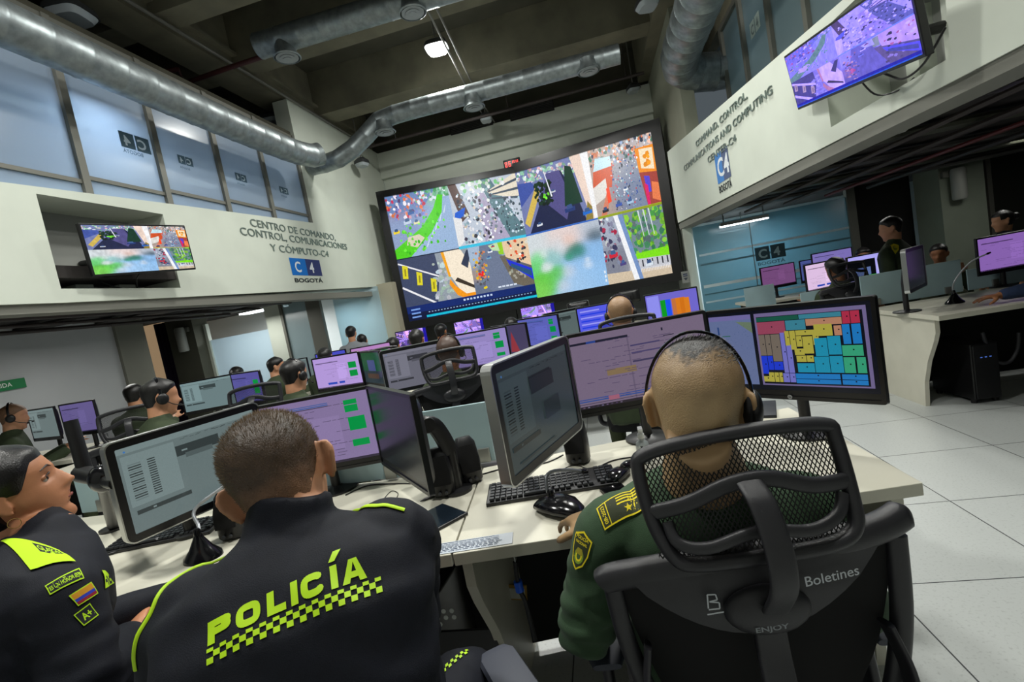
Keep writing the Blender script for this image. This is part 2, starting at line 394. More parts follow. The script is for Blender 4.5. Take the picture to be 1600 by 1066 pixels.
    if kind == 3:      # crowded street, orange billboard
        soft([(.2, .9, .3, S(190, 170, 160)), (.5, .3, .2, S(128, 140, 168)), (.5, .7, .2, S(150, 160, 180)), (.9, .9, .2, S(200, 190, 190)), (.1, .2, .2, S(180, 160, 150))]); blobs(95, 0, 1, .72, 1, .015, .05, [S(240, 200, 180), S(235, 240, 245), S(150, 170, 200), S(220, 130, 90), S(80, 130, 110), S(60, 70, 90)])
        P([(.0, .45), (.3, .4), (.36, .74), (.06, .8)], S(214, 84, 40)); P([(.04, .68), (.34, .7), (.34, .84), (.1, .86)], S(200, 235, 245)); P([(0, .2), (.22, .3), (.22, .55), (0, .45)], S(230, 226, 220)); P([(.05, 0), (.2, .34), (.26, .3), (.14, 0)], S(220, 130, 100)); P([(.2, .18), (.26, .2), (.25, .42), (.2, .4)], S(255, 70, 24))
        P([(.74, .5), (1, .46), (1, .84), (.72, .84)], S(250, 150, 40)); P([(.78, .55), (.97, .5), (.98, .8), (.78, .82)], S(255, 236, 200)); blobs(6, .82, .93, .58, .74, .03, .05, [S(250, 160, 30)])
        P([(.74, .5), (.8, .0), (1, .0), (1, .46)], S(170, 70, 60)); P([(.82, .2), (.88, .2), (.88, .42), (.8, .44)], S(90, 70, 220)); P([(.8, .0), (.84, .0), (.84, .3), (.79, .34)], S(230, 30, 110)); P([(.88, .1), (1, .04), (1, .3), (.9, .34)], S(240, 130, 80))
        blobs(70, .3, .74, .04, .8, .01, .026, [S(60, 90, 160), S(240, 244, 250), S(220, 60, 70), S(40, 50, 70), S(150, 200, 220)])
        for q in ((.36, .1, .05, S(60, 90, 180)), (.54, .1, .05, S(170, 200, 230)), (.5, .3, .035, S(240, 245, 250)), (.14, .06, .05, S(40, 40, 50))): car(*q)
        R(0, 0, 1, .025, S(190, 200, 40))
    if kind == 4:      # parked bays, curved orange bridge
        R(0, 0, 1, 1, S(150, 160, 170)); P([(0, 0), (.42, .0), (.52, .62), (.5, 1), (0, 1)], S(64, 74, 104)); blobs(20, .42, .66, .1, .8, .03, .08, [S(170, 190, 180), S(190, 200, 210)])
        cv.line((x, y + .92 * h), (x + .5 * w, y + .55 * h), .02 * w, T(S(240, 240, 245))); cv.line((x, y + .45 * h), (x + .4 * w, y + .05 * h), .025 * w, T(S(240, 240, 245)))
        for k in range(3): P([(.03 + k * .17, .62 - k * .17), (.1 + k * .17, .6 - k * .17), (.12 + k * .17, .84 - k * .17), (.05 + k * .17, .88 - k * .17)], S(226, 216, 40)); P([(.06 + k * .17, .66 - k * .17), (.08 + k * .17, .66 - k * .17), (.09 + k * .17, .8 - k * .17), (.07 + k * .17, .8 - k * .17)], S(150, 140, 30))
        P([(.58, 1), (.84, 1), (1, .5), (1, .1), (.92, .02), (.78, .1), (.66, .5)], S(252, 238, 215)); P([(.64, .46), (.7, .3), (.82, .12), (1, .12), (.98, 0), (.85, -.02), (.7, .12), (.62, .35)], S(250, 156, 20))
        P([(.7, .4), (.98, .16), (.98, .22), (.74, .46)], S(60, 50, 40)); P([(.82, .7), (.92, .95), (.98, .95), (.9, .6)], S(50, 60, 84)); P([(.58, 1), (.62, 1), (.66, .5), (.63, .5)], S(250, 170, 30))
    if kind == 5:      # wet street, blue awning
        soft([(.5, .2, .3, S(104, 116, 140)), (.3, .8, .2, S(170, 190, 214)), (.15, .4, .1, S(170, 150, 140)), (.9, .2, .2, S(96, 92, 84)), (.4, .5, .15, S(130, 146, 172))]); P([(.3, 0), (.1, .3), (.2, 1), (.42, 1), (.84, 0)], S(112, 124, 150)); P([(.5, .7), (.62, .7), (1, .05), (.84, 0), (.66, .1)], S(112, 104, 90)); blobs(12, .62, .86, .18, .45, .02, .06, [S(170, 166, 150), S(90, 84, 74)])
        P([(.6, .62), (1, .34), (1, .1), (.64, .48)], S(30, 50, 220)); P([(.66, .52), (.98, .3), (.98, .18), (.66, .44)], S(40, 84, 130)); P([(.56, 1), (1, 1), (1, .4), (.6, .66)], S(236, 206, 170)); blobs(14, .64, .98, .5, .95, .03, .06, [S(40, 40, 46), S(230, 90, 50), S(250, 240, 220), S(60, 60, 70)]); P([(.46, .98), (.58, .98), (.58, .72), (.5, .74)], S(150, 210, 40)); P([(.34, .95), (.5, .98), (.52, .8), (.4, .84)], S(200, 230, 180))
        blobs(30, .05, .26, .2, .9, .02, .05, [S(210, 130, 90), S(120, 140, 160), S(240, 190, 30), S(90, 90, 100)]); blobs(4, .12, .18, .36, .44, .03, .04, [S(240, 30, 30)]); blobs(3, .16, .2, .1, .14, .02, .03, [S(240, 210, 0)])
        for q in ((.36, .8, .04, S(240, 245, 250)), (.32, .68, .04, S(120, 170, 200)), (.42, .9, .03, S(200, 40, 60))): car(*q)
    if kind == 6:      # blurred park corner
        soft([(.1, .9, .2, S(214, 222, 226)), (.5, .95, .2, S(232, 214, 210)), (.55, .8, .07, S(238, 196, 178)), (.9, .95, .15, S(190, 200, 214)), (.92, .8, .08, S(40, 74, 92)), (.8, .2, .3, S(150, 196, 240)), (.6, .1, .2, S(170, 206, 240)), (.12, .62, .08, S(120, 220, 140)), (.05, .5, .08, S(110, 214, 120)),
              (.2, .66, .05, S(226, 238, 238)), (.22, .45, .06, S(220, 232, 232)), (.32, .6, .1, S(150, 200, 200)), (.22, .22, .13, S(104, 205, 70)), (.36, .32, .09, S(96, 200, 80)), (.12, .12, .1, S(130, 214, 90)), (.62, .62, .09, S(20, 120, 92)), (.70, .58, .07, S(24, 130, 96)), (.55, .54, .05, S(40, 150, 110)), (.5, .3, .08, S(210, 216, 226)),
              (.42, .12, .08, S(206, 214, 226)), (.78, .36, .05, S(238, 246, 252)), (.78, .44, .03, S(240, 248, 252)), (.9, .5, .15, S(140, 186, 232)), (.45, .75, .1, S(214, 222, 228))], 44, 34)
    if kind == 7:      # tree park with grass, white pole
        soft([(.1, .8, .2, S(170, 178, 196)), (.15, .3, .2, S(130, 134, 150)), (.7, .2, .2, S(206, 204, 206)), (.7, .8, .2, S(110, 150, 140))]); blobs(30, 0, .28, .25, 1, .03, .07, [S(150, 160, 180), S(60, 60, 90), S(220, 225, 235), S(170, 40, 70), S(110, 110, 130)]); R(.36, .3, .64, .7, S(120, 140, 150)); blobs(60, .38, 1, .36, .98, .04, .09, [S(70, 150, 70), S(110, 180, 50), S(60, 130, 90), S(140, 200, 60), S(90, 110, 110)])
        P([(.42, .3), (1, .26), (1, .4), (.42, .37)], S(130, 230, 20)); P([(.36, .12), (1, .08), (1, .27), (.4, .3)], S(200, 202, 210)); P([(0, 0), (1, -.02), (1, .12), (0, .16)], S(214, 196, 170))
        for k in range(24): R(.42 + k * .024, .09, .008, .06, S(245, 240, 240))
        for k in range(7): R(.5 + k * .075, .17, .02, .1, S(40, 42, 52))
        P([(.24, 1), (.32, 1), (.5, 0), (.42, .0)], S(246, 248, 252)); P([(.31, 1), (.38, 1), (.56, .0), (.5, 0)], S(120, 150, 200)); car(.15, .38, .07, S(214, 40, 60)); car(.68, .16, .06, S(220, 230, 240)); car(.28, .24, .05, S(80, 70, 130))
        for k in range(3): P([(.62 + .08 * k, .98), (.64 + .08 * k, .98), (.67 + .08 * k, .6), (.66 + .08 * k, .6)], S(215, 225, 230))
    cv.clip = old
def desk_ui(cv, seed, bg, fg, bars=(), blocks=(), lines=26, taskbar=True):
    """an office program: header bars, blocks of colour, rows of text"""
    r = random.Random(seed); w, h = cv.w, cv.h; cv.rect(0, 0, w, h, bg)
    for (a, b, c, d, col) in blocks: cv.rect(a * w, b * h, c * w, d * h, col)
    for k in range(lines):
        a = r.uniform(.04, .7) * w; b = (.1 + .8 * k / lines) * h
        x = a
        for _ in range(r.randint(1, 4)):
            l = r.uniform(.02, .09) * w; cv.rect(x, b, l, .008 * h, fg); x += l + .012 * w
    for (a, b, c, d, col) in bars: cv.rect(a * w, b * h, c * w, d * h, col)
    if taskbar:
        cv.rect(0, 0, w, .035 * h, tuple(k * .12 for k in bg))
        for k in range(9): cv.rect((.02 + .035 * k) * w, .01 * h, .015 * w, .016 * h, jit(fg, .6, r))

# ------------------------------------------------------------------ the setting
# floor of square tiles with dark joints
fm = mat('floor_tiles', S(190, 194, 192), .3, ns=2.5, na=.05); nt = fm.node_tree; b = nt.nodes['Principled BSDF']
tc = nt.nodes.new('ShaderNodeTexCoord'); mp = nt.nodes.new('ShaderNodeMapping'); br = nt.nodes.new('ShaderNodeTexBrick')
T_ = .6165; mp.inputs['Location'].default_value = (-(1.537 % T_), -(2.612 % T_), 0)
br.offset = 0; br.squash = 1; br.inputs['Scale'].default_value = 1; br.inputs['Brick Width'].default_value = T_; br.inputs['Row Height'].default_value = T_
br.inputs['Mortar Size'].default_value = .0028; br.inputs['Mortar Smooth'].default_value = .1
br.inputs['Color1'].default_value = (*S(186, 190, 188), 1); br.inputs['Color2'].default_value = (*S(192, 196, 194), 1); br.inputs['Mortar'].default_value = (*S(70, 72, 74), 1)
sp = nt.nodes.new('ShaderNodeTexNoise'); sp.inputs['Scale'].default_value = 90; sp.inputs['Detail'].default_value = 3
rp = nt.nodes.new('ShaderNodeMapRange'); rp.inputs[1].default_value = .55; rp.inputs[2].default_value = .75; rp.inputs[3].default_value = 1; rp.inputs[4].default_value = .78
mu = nt.nodes.new('ShaderNodeVectorMath'); mu.operation = 'SCALE'
nt.links.new(tc.outputs['Object'], mp.inputs[0]); nt.links.new(mp.outputs[0], br.inputs[0]); nt.links.new(tc.outputs['Object'], sp.inputs[0]); nt.links.new(sp.outputs[0], rp.inputs[0])
nt.links.new(br.outputs[0], mu.inputs[0]); nt.links.new(rp.outputs[0], mu.inputs['Scale']); nt.links.new(mu.outputs[0], b.inputs['Base Color'])
struct('floor', MB().bb((-10, -1.5, -.08), (8.5, 12.5, 0)), fm)

# waffle ceiling: slab and two ways of deep beams
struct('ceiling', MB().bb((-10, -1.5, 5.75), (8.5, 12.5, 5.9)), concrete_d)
n = 1
for a, c in (((-4.55, -1.4, 5.0), (-4.12, 9.9, 5.75)), ((1.42, -1.4, 5.0), (1.78, 9.9, 5.75))):
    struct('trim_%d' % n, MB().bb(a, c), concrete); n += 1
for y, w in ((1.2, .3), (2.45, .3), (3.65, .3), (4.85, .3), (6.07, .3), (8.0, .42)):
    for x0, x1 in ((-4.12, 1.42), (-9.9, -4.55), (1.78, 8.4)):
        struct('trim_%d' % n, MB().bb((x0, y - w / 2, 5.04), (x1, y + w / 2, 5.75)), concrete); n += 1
# a ledge strip and conduits fixed along the left beam
struct('trim_%d' % n, MB().bb((-4.12, -1.4, 5.16), (-4.04, 9.9, 5.2)), concrete); n += 1

# far wall: upper white band with a ledge, grey fascia under the video wall
yb = 10.0
wb = MB().bb((-4.05, yb, 0), (1.9, yb + .15, 4.95))
struct('wall_back', wb, white_wall)
struct('wall_back_upper', MB().bb((-9.9, yb + .25, 4.9), (8.4, yb + .4, 5.75)), concrete_d)
struct('trim_%d' % n, MB().bb((-4.05, yb - .1, 4.42), (1.75, yb, 4.95)), white_wall); n += 1
pan = MB()
for k in range(5): pan.bb((-3.9 + k * 1.11, yb - .12, .1), (-2.81 + k * 1.11, yb, 1.28))
struct('wall_back_lower', pan, mat('lower_panel', S(104, 106, 104), .6, ns=3, na=.06), bevel=.006)
for (x0, x1) in ((705, 770), (798, 866)):
    a = wp(x0, 212 if x0 < 750 else 190, y=yb - .1); c = wp(x1, 190 if x0 < 750 else 168, y=yb - .1)
    o = thing('wall_vent', 'dark slotted air vent high on the far wall, ' + ('left' if x0 < 750 else 'right') + ' of the two', 'air vent', (a.x, yb - .1, a.z))
    w = c.x - a.x; MB().bb((0, -.02, 0), (w, .01, .24)).build('vent_frame', dark, o, smooth=False)
    sl = MB(); [sl.box((w / 2, -.03, .03 + .03 * k), (w - .03, .02, .008), Rx(.5)) for k in range(7)]; sl.build('vent_slats', mat('vent_slat', S(48, 46, 44), .6), o, smooth=False)

# ---- left side: balcony band, windows above it, dark space under it
XL = -4.05
zb = lambda y: 2.0 + .022 * max(0, y - 3.5)
zt = lambda y: 2.89 + .055 * (y - 2.8)
def yz_prism(mb, pts, x0, x1): return mb.prism(pts, (x1 - x0, 0, 0), (x0, 0, 0), (0, 1, 0), (0, 0, 1))
N0, N1, NZ0, NZ1 = 3.1, 4.2, 2.11, 2.85                  # the niche of the television
lb = MB()
for pts in ([(.8, zb(.8)), (N0, zb(N0)), (N0, zt(N0)), (.8, zt(.8))], [(N1, zb(N1)), (9.9, zb(9.5)), (9.9, zt(9.5)), (N1, zt(N1))],
            [(N0, zb(N0)), (N1, zb(N1)), (N1, NZ0), (N0, NZ0)], [(N0, NZ1), (N1, NZ1), (N1, zt(N1)), (N0, zt(N0))]): yz_prism(lb, pts, XL - .5, XL)
struct('wall_left_balcony', lb, white_wall)
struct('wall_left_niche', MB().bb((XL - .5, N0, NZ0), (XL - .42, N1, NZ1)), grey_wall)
struct('wall_left_niche_step', MB().bb((XL - .42, N0 + .35, NZ0), (XL - .3, N0 + .5, NZ0 + .25)).bb((XL - .42, N0 + .74, NZ0), (XL - .3, N0 + .9, NZ0 + .25)), white_wall)
struct('wall_left_upper', MB().bb((XL - .25, 6.89, zt(6.9) - .1), (XL - .004, 10, 4.98)), white_wall)
struct('wall_left_head', MB().bb((XL - .12, -1.4, 4.40), (XL - .06, 6.93, 4.5)), concrete_d)
# each window is glass set between grey mullions, with a low rail
mull = [1.0, 1.86, 2.7, 3.53, 4.34, 5.17, 6.0, 6.86]
for i in range(7):
    y0, y1 = mull[i], mull[i + 1]; z0 = zt(y0) - .02
    gl = MB().bb((XL - .05, y0, z0), (XL - .04, y1, 4.42))
    o = struct('window_%d' % (i + 1), gl, frosted('frosted_window', S(182, 196, 212), .58, .12, .08, .2))
    fr = MB(); w = .032
    fr.bb((XL - .08, y1 - w, z0), (XL - .006, y1 + w, 4.42)); fr.bb((XL - .07, y0 + w, zt(y0) + .13), (XL - .02, y1 - w, zt(y0) + .165)); fr.bb((XL - .07, y0 + w, 4.36), (XL - .02, y1 - w, 4.42))
    fr.build('window_frame', greyframe, o, smooth=False)
    if i in (3, 4, 5, 6):
        s_ = (1.0, .62, .62, .62)[i - 3]; cvs = Cv(.5, .4); fc = S(70, 96, 112)
        yc = (y0 + y1) / 2 - (.16 if i != 3 else -.03); h = .15 * s_; w2 = .31 * s_
        cvs.rect(0, .1, w2 * .48, h, fc).rect(w2 * .52, .1, w2 * .48, h, fc).text('C', w2 * .58, .1 + h * .18, h * .62, S(190, 208, 222), mirror=True, bold=.03).text('4', w2 * .12, .1 + h * .18, h * .62, S(190, 208, 222), mirror=True, bold=.03)
        cvs.text('BOGOTÁ', w2 * .02, .05, .035 * s_, fc, mirror=True)
        cvs.mesh('logo_film', print_mat('film_print'), plane_place((XL - .036, yc, 3.36), (0, 1, 0), (0, 0, 1), (1, 0, 0)), o)
# upper left room seen through the glass
struct('floor_upper_left', MB().bb((-9.5, -1, 2.5), (XL - .5, 9.9, 2.62)), grey_wall)
struct('wall_upper_left_room', MB().bb((-7.6, -1, 2.6), (-7.5, 9.9, 4.7)), mat('blue_grey_wall', S(120, 138, 158), .8))
struct('ceiling_upper_left', MB().bb((-7.6, -1, 4.44), (XL - .12, 9.9, 4.5)), mat('room_ceiling', S(98, 108, 116), .8))
for k, (px, py, L) in enumerate(((20, 243, .5), (75, 232, .5), (160, 200, .9), (360, 315, .5), (470, 290, .5), (20, 70, .4))):
    c = (-4.75 - .25 * (k % 3) + (.55 if k == 2 else 0), (2.9, 3.3, 3.95, 5.6, 6.6, 2.7)[k], (3.2, 3.3, 3.92, 3.6, 3.9, 4.36)[k])
    o = thing('ceiling_fluorescent', ('faint tube light behind the leftmost upper window', 'faint tube light low behind the leftmost upper window edge', 'bright lamp glowing behind the upper window with the large reversed logo', 'small tube light behind the third upper window', 'bright lamp glowing behind the last upper window before the white wall', 'pale square lamp at the top of the leftmost upper window')[k], 'light', c)
    MB().box((0, 0, .03), (.16, L, .05)).build('housing', alu, o, smooth=False); MB().box((0, 0, -.005), (.12, L - .04, .02)).build('diffuser', tube_on, o, smooth=False)
    if c[2] < 4.4:
        MB().sweep([(0, 0, .05), (0, 0, 4.44 - c[2])], .006, n=6).build('hanging_rod', alu, o)

# under the left balcony
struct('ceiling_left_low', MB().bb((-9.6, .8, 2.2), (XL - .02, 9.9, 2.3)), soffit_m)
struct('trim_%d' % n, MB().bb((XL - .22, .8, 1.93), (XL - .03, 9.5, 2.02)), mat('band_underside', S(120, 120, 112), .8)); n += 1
struct('wall_left', MB().bb((-7.15, .8, 0), (-7.0, 5.9, 2.2)), mat('left_wall_paint', S(186, 188, 190), .8, ns=3, na=.03))
struct('wall_left_far', MB().bb((-9.7, .8, 0), (-9.6, 10, 2.3)), grey_wall)
colm = mat('column_paint', S(118, 118, 108), .8, ns=3, na=.06)
struct('column_left', MB().bb((-7.15, 5.9, 0), (-6.95, 6.35, 2.2)), colm)
# far end under the balcony, all on the plane y = 8
def xat(px, py, y=8.): return wp(px, py, y=y).x
struct('door_1', MB().bb((-9.2, 8.02, 0), (-8.35, 8.1, 2.2)), mat('lit_doorway', S(214, 186, 150), .8, ns=2, na=.05, emit=S(214, 180, 140), es=.35))
cu = MB(); cpath = []
for k in range(40):
    u = k / 39; x = -8.45 + .55 * u; cpath.append((x, 7.93 + .03 * sin(u * 40)))
cu.add([(x, y, 0.02) for x, y in cpath] + [(x, y, 2.18) for x, y in cpath], [(i, i + 1, i + 41, i + 40) for i in range(39)])
o = cu.build('curtain', mat('purple_curtain', S(44, 30, 60), .9)); sm = o.modifiers.new('s', 'SOLIDIFY'); sm.thickness = .006
tag(o, 'dark purple floor-length curtain beside the warm lit doorway', 'curtain')
struct('column_back_left', MB().bb((-8.0, 7.75, 0), (-7.42, 8.1, 2.2)), mat('column_dark', S(84, 84, 72), .85, ns=3, na=.08))
# bright office behind
struct('wall_office_back', MB().bb((-9.6, 9.9, 0), (-4.05, 10.0, 2.3)), mat('office_wall', S(205, 208, 205), .8, emit=S(200, 205, 205), es=.0))
brw = frosted('office_frosted_glass', S(215, 228, 235), .5, .2, .05)
o = struct('window_8', MB().bb((-7.36, 8.02, .6), (-6.05, 8.03, 1.68)), brw)
MB().bb((-7.42, 7.98, 0), (-7.36, 8.06, 2.0)).bb((-6.06, 7.98, 0), (-5.75, 8.06, 2.1)).bb((-7.4, 7.98, .55), (-6.05, 8.06, .6)).build('window_frame', white_wall, o, smooth=False)
o = struct('window_9', MB().bb((-5.7, 8.02, .1), (-4.95, 8.03, 2.1)), frosted('grey_glass', S(150, 165, 168), .3, .25, .1))
MB().bb((-5.2, 7.98, 0), (-4.92, 8.06, 2.15)).bb((-5.75, 7.98, 0), (-5.7, 8.06, 2.15)).build('window_frame', greyframe, o, smooth=False)
o = struct('window_10', MB().bb((-4.9, 8.42, .1), (-3.95, 8.43, 2.1)), frosted('pale_glass', S(196, 216, 222), .45, .2, .12))
MB().bb((-4.92, 8.38, .0), (-3.95, 8.46, .1)).build('window_frame', white_wall, o, smooth=False)
struct('wall_left_pier', MB().bb((-4.06, 8.6, 0), (-3.75, 9.1, 2.14)).bb((-3.98, 9.2, 0), (-3.85, 10, 2.14)), mat('beige_pier', S(168, 162, 142), .8))
# glow of the office: ceiling lamps behind the glass
for k, (x, y, L) in enumerate(((-6.6, 8.7, 1.0), (-4.45, 9.2, .35))):
    o = thing('ceiling_panel_light', ('long bright ceiling lamp in the office behind the frosted window', 'short bright ceiling lamp behind the pale glass near the video wall')[k], 'light', (x, y, 2.1))
    MB().box((0, 0, .04), (L, .3, .05)).build('housing', alu, o, smooth=False); MB().box((0, 0, .0), (L - .05, .26, .03)).build('diffuser', tube_on, o, smooth=False)
# cable trays, pipes and duct runs under both balconies
trm = mat('tray_metal', S(88, 86, 84), .5, .5); pipem = mat('pipe_dark', S(52, 44, 42), .6)
for k in range(6):
    y = 2.6 + k * 1.05; m = MB(); rr = random.Random(k)
    m.sweep([(-4.72 - .1 * (k % 2), y + .2, 2.12), (-5.6, y + .1 * rr.random(), 2.12), ((-9.4 if k < 4 else -7.9) if k < 5 else -6.8, y + .15 * rr.random(), 2.13)], (.13, .03), side=(0, 1, 0), n=8, e=.4)
    tag(m.build('duct_run', trm if k % 2 else soffit_m), 'flat grey duct crossing the dark underside of the left balcony, number %s from the near end' % 'first second third fourth fifth sixth'.split()[k], 'duct', 'flat ducts under the left balcony')['label'] = ('nearest', 'second nearest', 'third nearest', 'fourth nearest', 'second farthest', 'farthest')[k] + ' flat duct crossing the dark underside of the left balcony'
for k in range(4):
    x = -4.6 - k * .62; m = MB(); m.sweep([(x, 1.5, 2.05), (x - .05, 5, 2.05), (x, 7.6, 2.05)], .02 + .006 * (k % 2), n=8)
    tag(m.build('pipe', pipem), ('pipe nearest the band', 'second pipe from the band', 'third pipe from the band', 'pipe farthest from the band')[k] + ' running under the left balcony', 'pipe', 'pipes under the left balcony')
o = thing('wall_lamp', 'white cylindrical emergency lamp on the dark column under the left balcony', 'wall lamp', (-7.62, 7.75, 1.55))
MB().lathe([(.07, 0), (.085, .02), (.085, .42), (.07, .45)], (0, -.1, 0)).build('lamp_body', mat('lamp_body_white', S(150, 152, 146), .5), o); MB().box((0, -.03, .4), (.26, .06, .09)).build('lamp_bracket', greyframe, o, bevel=.01)
o = thing('exit_sign', 'small green exit sign on the white wall at the far left', 'sign', (-6.98, 4.45, 1.42))
MB().box((0, 0, .06), (.03, .42, .12)).build('sign_plate', mat('sign_green', S(18, 120, 66), .5), o, bevel=.005)
Cv(.4, .1).text('SALIDA', .04, .03, .05, S(235, 240, 235)).mesh('sign_text', print_mat('print'), plane_place((.016, -.2, .01), (0, 1, 0), (0, 0, 1), (1, 0, 0)), o)

# ---- right side: splayed balcony band
RX = lambda y: 2.08 - .1 * y
Dn = V((-.1, 1, 0)).normalized(); Nf = V((-1, -.1, 0)).normalized()          # along the band, towards the hall
def RP(y, z, d=0.): return V((RX(y), y, z)) - Nf * d
rzt = lambda y: 2.80 + .068 * (y - 3.4)
def band(mb, y0, y1, za0, za1, zc0, zc1, d=.5, d0=0):
    return mb.add([RP(y0, za0, d0), RP(y1, za1, d0), RP(y1, zc1, d0), RP(y0, zc0, d0), RP(y0, za0, d), RP(y1, za1, d), RP(y1, zc1, d), RP(y0, zc0, d)],
                  [(0, 1, 2, 3), (7, 6, 5, 4), (0, 4, 5, 1), (1, 5, 6, 2), (2, 6, 7, 3), (3, 7, 4, 0)])
Q0, Q1, QZ0, QZ1 = 2.72, 3.68, 2.13, 2.74
rb = MB()
band(rb, .3, Q0, 2.02, 2.02, rzt(.3), rzt(Q0)); band(rb, Q1, 7.5, 2.03, 2.05, rzt(Q1), rzt(7.5)); band(rb, Q0, Q1, 2.02, 2.03, QZ0, QZ0); band(rb, Q0, Q1, QZ1, QZ1, rzt(Q0), rzt(Q1))
struct('wall_right_balcony', rb, white_wall)
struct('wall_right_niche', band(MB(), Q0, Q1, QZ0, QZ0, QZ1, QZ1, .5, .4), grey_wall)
struct('wall_right_niche_step', band(band(MB(), 3.0, 3.12, QZ0, QZ0, QZ0 + .5, QZ0 + .5, .4, .3), 3.3, 3.4, QZ0, QZ0, QZ0 + .5, QZ0 + .5, .4, .3), white_wall)
struct('wall_right_upper', MB().bb((1.62, 7.45, 2.9), (1.8, 10, 5.0)).bb((1.62, 8.55, 2.04), (1.8, 10, 2.9)), mat('olive_grey_wall', S(140, 142, 126), .85, ns=3, na=.05))
struct('wall_right_pier', MB().bb((1.6, 8.7, 0), (1.74, 10, 2.1)), white_wall)
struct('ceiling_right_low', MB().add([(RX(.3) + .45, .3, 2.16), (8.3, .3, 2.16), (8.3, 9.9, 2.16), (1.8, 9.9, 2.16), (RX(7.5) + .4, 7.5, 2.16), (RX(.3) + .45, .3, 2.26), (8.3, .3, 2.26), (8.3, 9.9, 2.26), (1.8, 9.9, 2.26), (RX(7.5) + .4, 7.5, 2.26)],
       [(0, 1, 2, 3, 4), (9, 8, 7, 6, 5), (0, 5, 6, 1), (1, 6, 7, 2), (2, 7, 8, 3), (3, 8, 9, 4), (4, 9, 5, 0)]), soffit_m)
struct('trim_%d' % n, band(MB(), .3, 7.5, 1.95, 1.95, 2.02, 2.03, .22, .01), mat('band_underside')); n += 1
rm = [1.5, 2.4, 3.3, 4.15, 4.95, 5.75, 6.55, 7.35]
struct('wall_right_head', MB().bb((2.2, -1.4, 4.5), (2.35, 9.9, 5.75)), concrete)
for i in range(7):
    y0, y1 = rm[i], rm[i + 1]; z0 = rzt(y0) - .12
    o = struct('window_%d' % (11 + i), MB().bb((2.24, y0, z0), (2.25, y1, 4.5)), frosted('frosted_window_right', S(128, 146, 150), .4, .16, .12, .2))
    MB().bb((2.2, y1 - .04, z0), (2.28, y1 + .04, 4.5)).bb((2.2, y0 + .04, 4.44), (2.28, y1 - .04, 4.5)).build('window_frame', greyframe, o, smooth=False)
    if i in (5, 4):
        cvs = Cv(.5, .4); cvs.rect(0, 0, .15, .17, S(190, 205, 200)).rect(.17, 0, .15, .17, S(190, 205, 200)).text('C', .03, .03, .1, S(110, 126, 126), bold=.03).text('4', .2, .03, .1, S(110, 126, 126), bold=.03)
        cvs.mesh('logo_film', print_mat('film_print'), plane_place((2.238, y1 - .2, 3.85), (0, -1, 0), (0, 0, 1), (-1, 0, 0)), o)
struct('floor_upper_right', MB().bb((2.2, -1, 2.5), (8.3, 9.9, 2.62)), grey_wall)
struct('wall_upper_right_room', MB().bb((5.5, -1, 2.6), (5.6, 9.9, 4.7)), mat('blue_grey_wall'))
struct('ceiling_upper_right', MB().bb((2.3, -1, 4.62), (5.6, 9.9, 4.7)), mat('room_ceiling'))
# under the right balcony
gy = 8.6
o = struct('window_18', MB().bb((1.74, gy, .1), (4.1, gy + .01, 2.02)), frosted('blue_glass_partition', S(128, 172, 186), .5, .18, .12, .25))
MB().bb((4.08, gy - .04, 0), (4.2, gy + .05, 2.16)).bb((2.62, gy - .005, .1), (2.63, gy + .015, 2.0)).build('window_frame', greyframe, o, smooth=False)
cvs = Cv(2.4, 2)
for k, (z, h, c) in enumerate(((.98, .05, (210, 228, 232)), (1.36, .03, (84, 120, 132)), (1.52, .035, (200, 222, 230)), (.86, .02, (70, 110, 120)), (.72, .03, (190, 214, 222)))): cvs.rect(.02, z, 2.3, h, S(*c))
cvs.mesh('film_bands', print_mat('film_print'), plane_place((1.76, gy - .002, 0), (1, 0, 0), (0, 0, 1), (0, -1, 0)), o)
cvs = Cv(.6, .5); cvs.rect(0, .1, .22, .22, S(40, 70, 80)).rect(.24, .1, .22, .22, S(40, 70, 80)).text('C', .05, .14, .14, S(150, 180, 186), bold=.03).text('4', .28, .14, .14, S(150, 180, 186), bold=.03).text('BOGOTÁ', .02, .02, .055, S(40, 70, 80), w=.42)
lp_ = wp(1183, 418, y=gy - .01); cvs.mesh('logo_film', print_mat('film_print'), plane_place((lp_.x, gy - .008, lp_.z), (1, 0, 0), (0, 0, 1), (0, -1, 0)), o)
struct('wall_back_right', MB().bb((1.8, 9.9, 0), (8.3, 10, 2.2)), mat('office_wall'))
struct('wall_right_dark', MB().bb((4.2, 8.62, 0), (5.0, 8.7, 2.16)), dark)
struct('column_right', MB().bb((4.95, 7.9, 0), (5.5, 8.45, 2.16)), mat('column_right_paint', S(128, 136, 122), .85, ns=3, na=.06))
struct('wall_right_dark_far', MB().bb((5.5, 8.3, 0), (8.3, 8.4, 2.16)), mat('dark_olive_wall', S(30, 32, 24), .85))
struct('trim_%d' % n, MB().bb((5.74, 8.2, 0), (5.8, 8.3, 2.16)), greyframe); n += 1
struct('wall_right', MB().bb((8.3, -1.4, 0), (8.4, 10, 5.75)), dark)
struct('trim_%d' % n, MB().bb((6.4, 7.2, 0), (6.5, 7.3, 2.16)).bb((6.6, 7.2, 0), (6.66, 7.3, 2.16)), mat('column_right_paint')); n += 1
o = thing('wall_lamp', 'white cylindrical emergency lamp on the grey column under the right balcony', 'wall lamp', (5.12, 7.9, 1.62))
MB().lathe([(.07, 0), (.085, .02), (.085, .4), (.07, .43)], (0, -.1, 0)).build('lamp_body', mat('lamp_body_white'), o); MB().box((0, -.03, .38), (.3, .06, .09)).build('lamp_bracket', greyframe, o, bevel=.01)
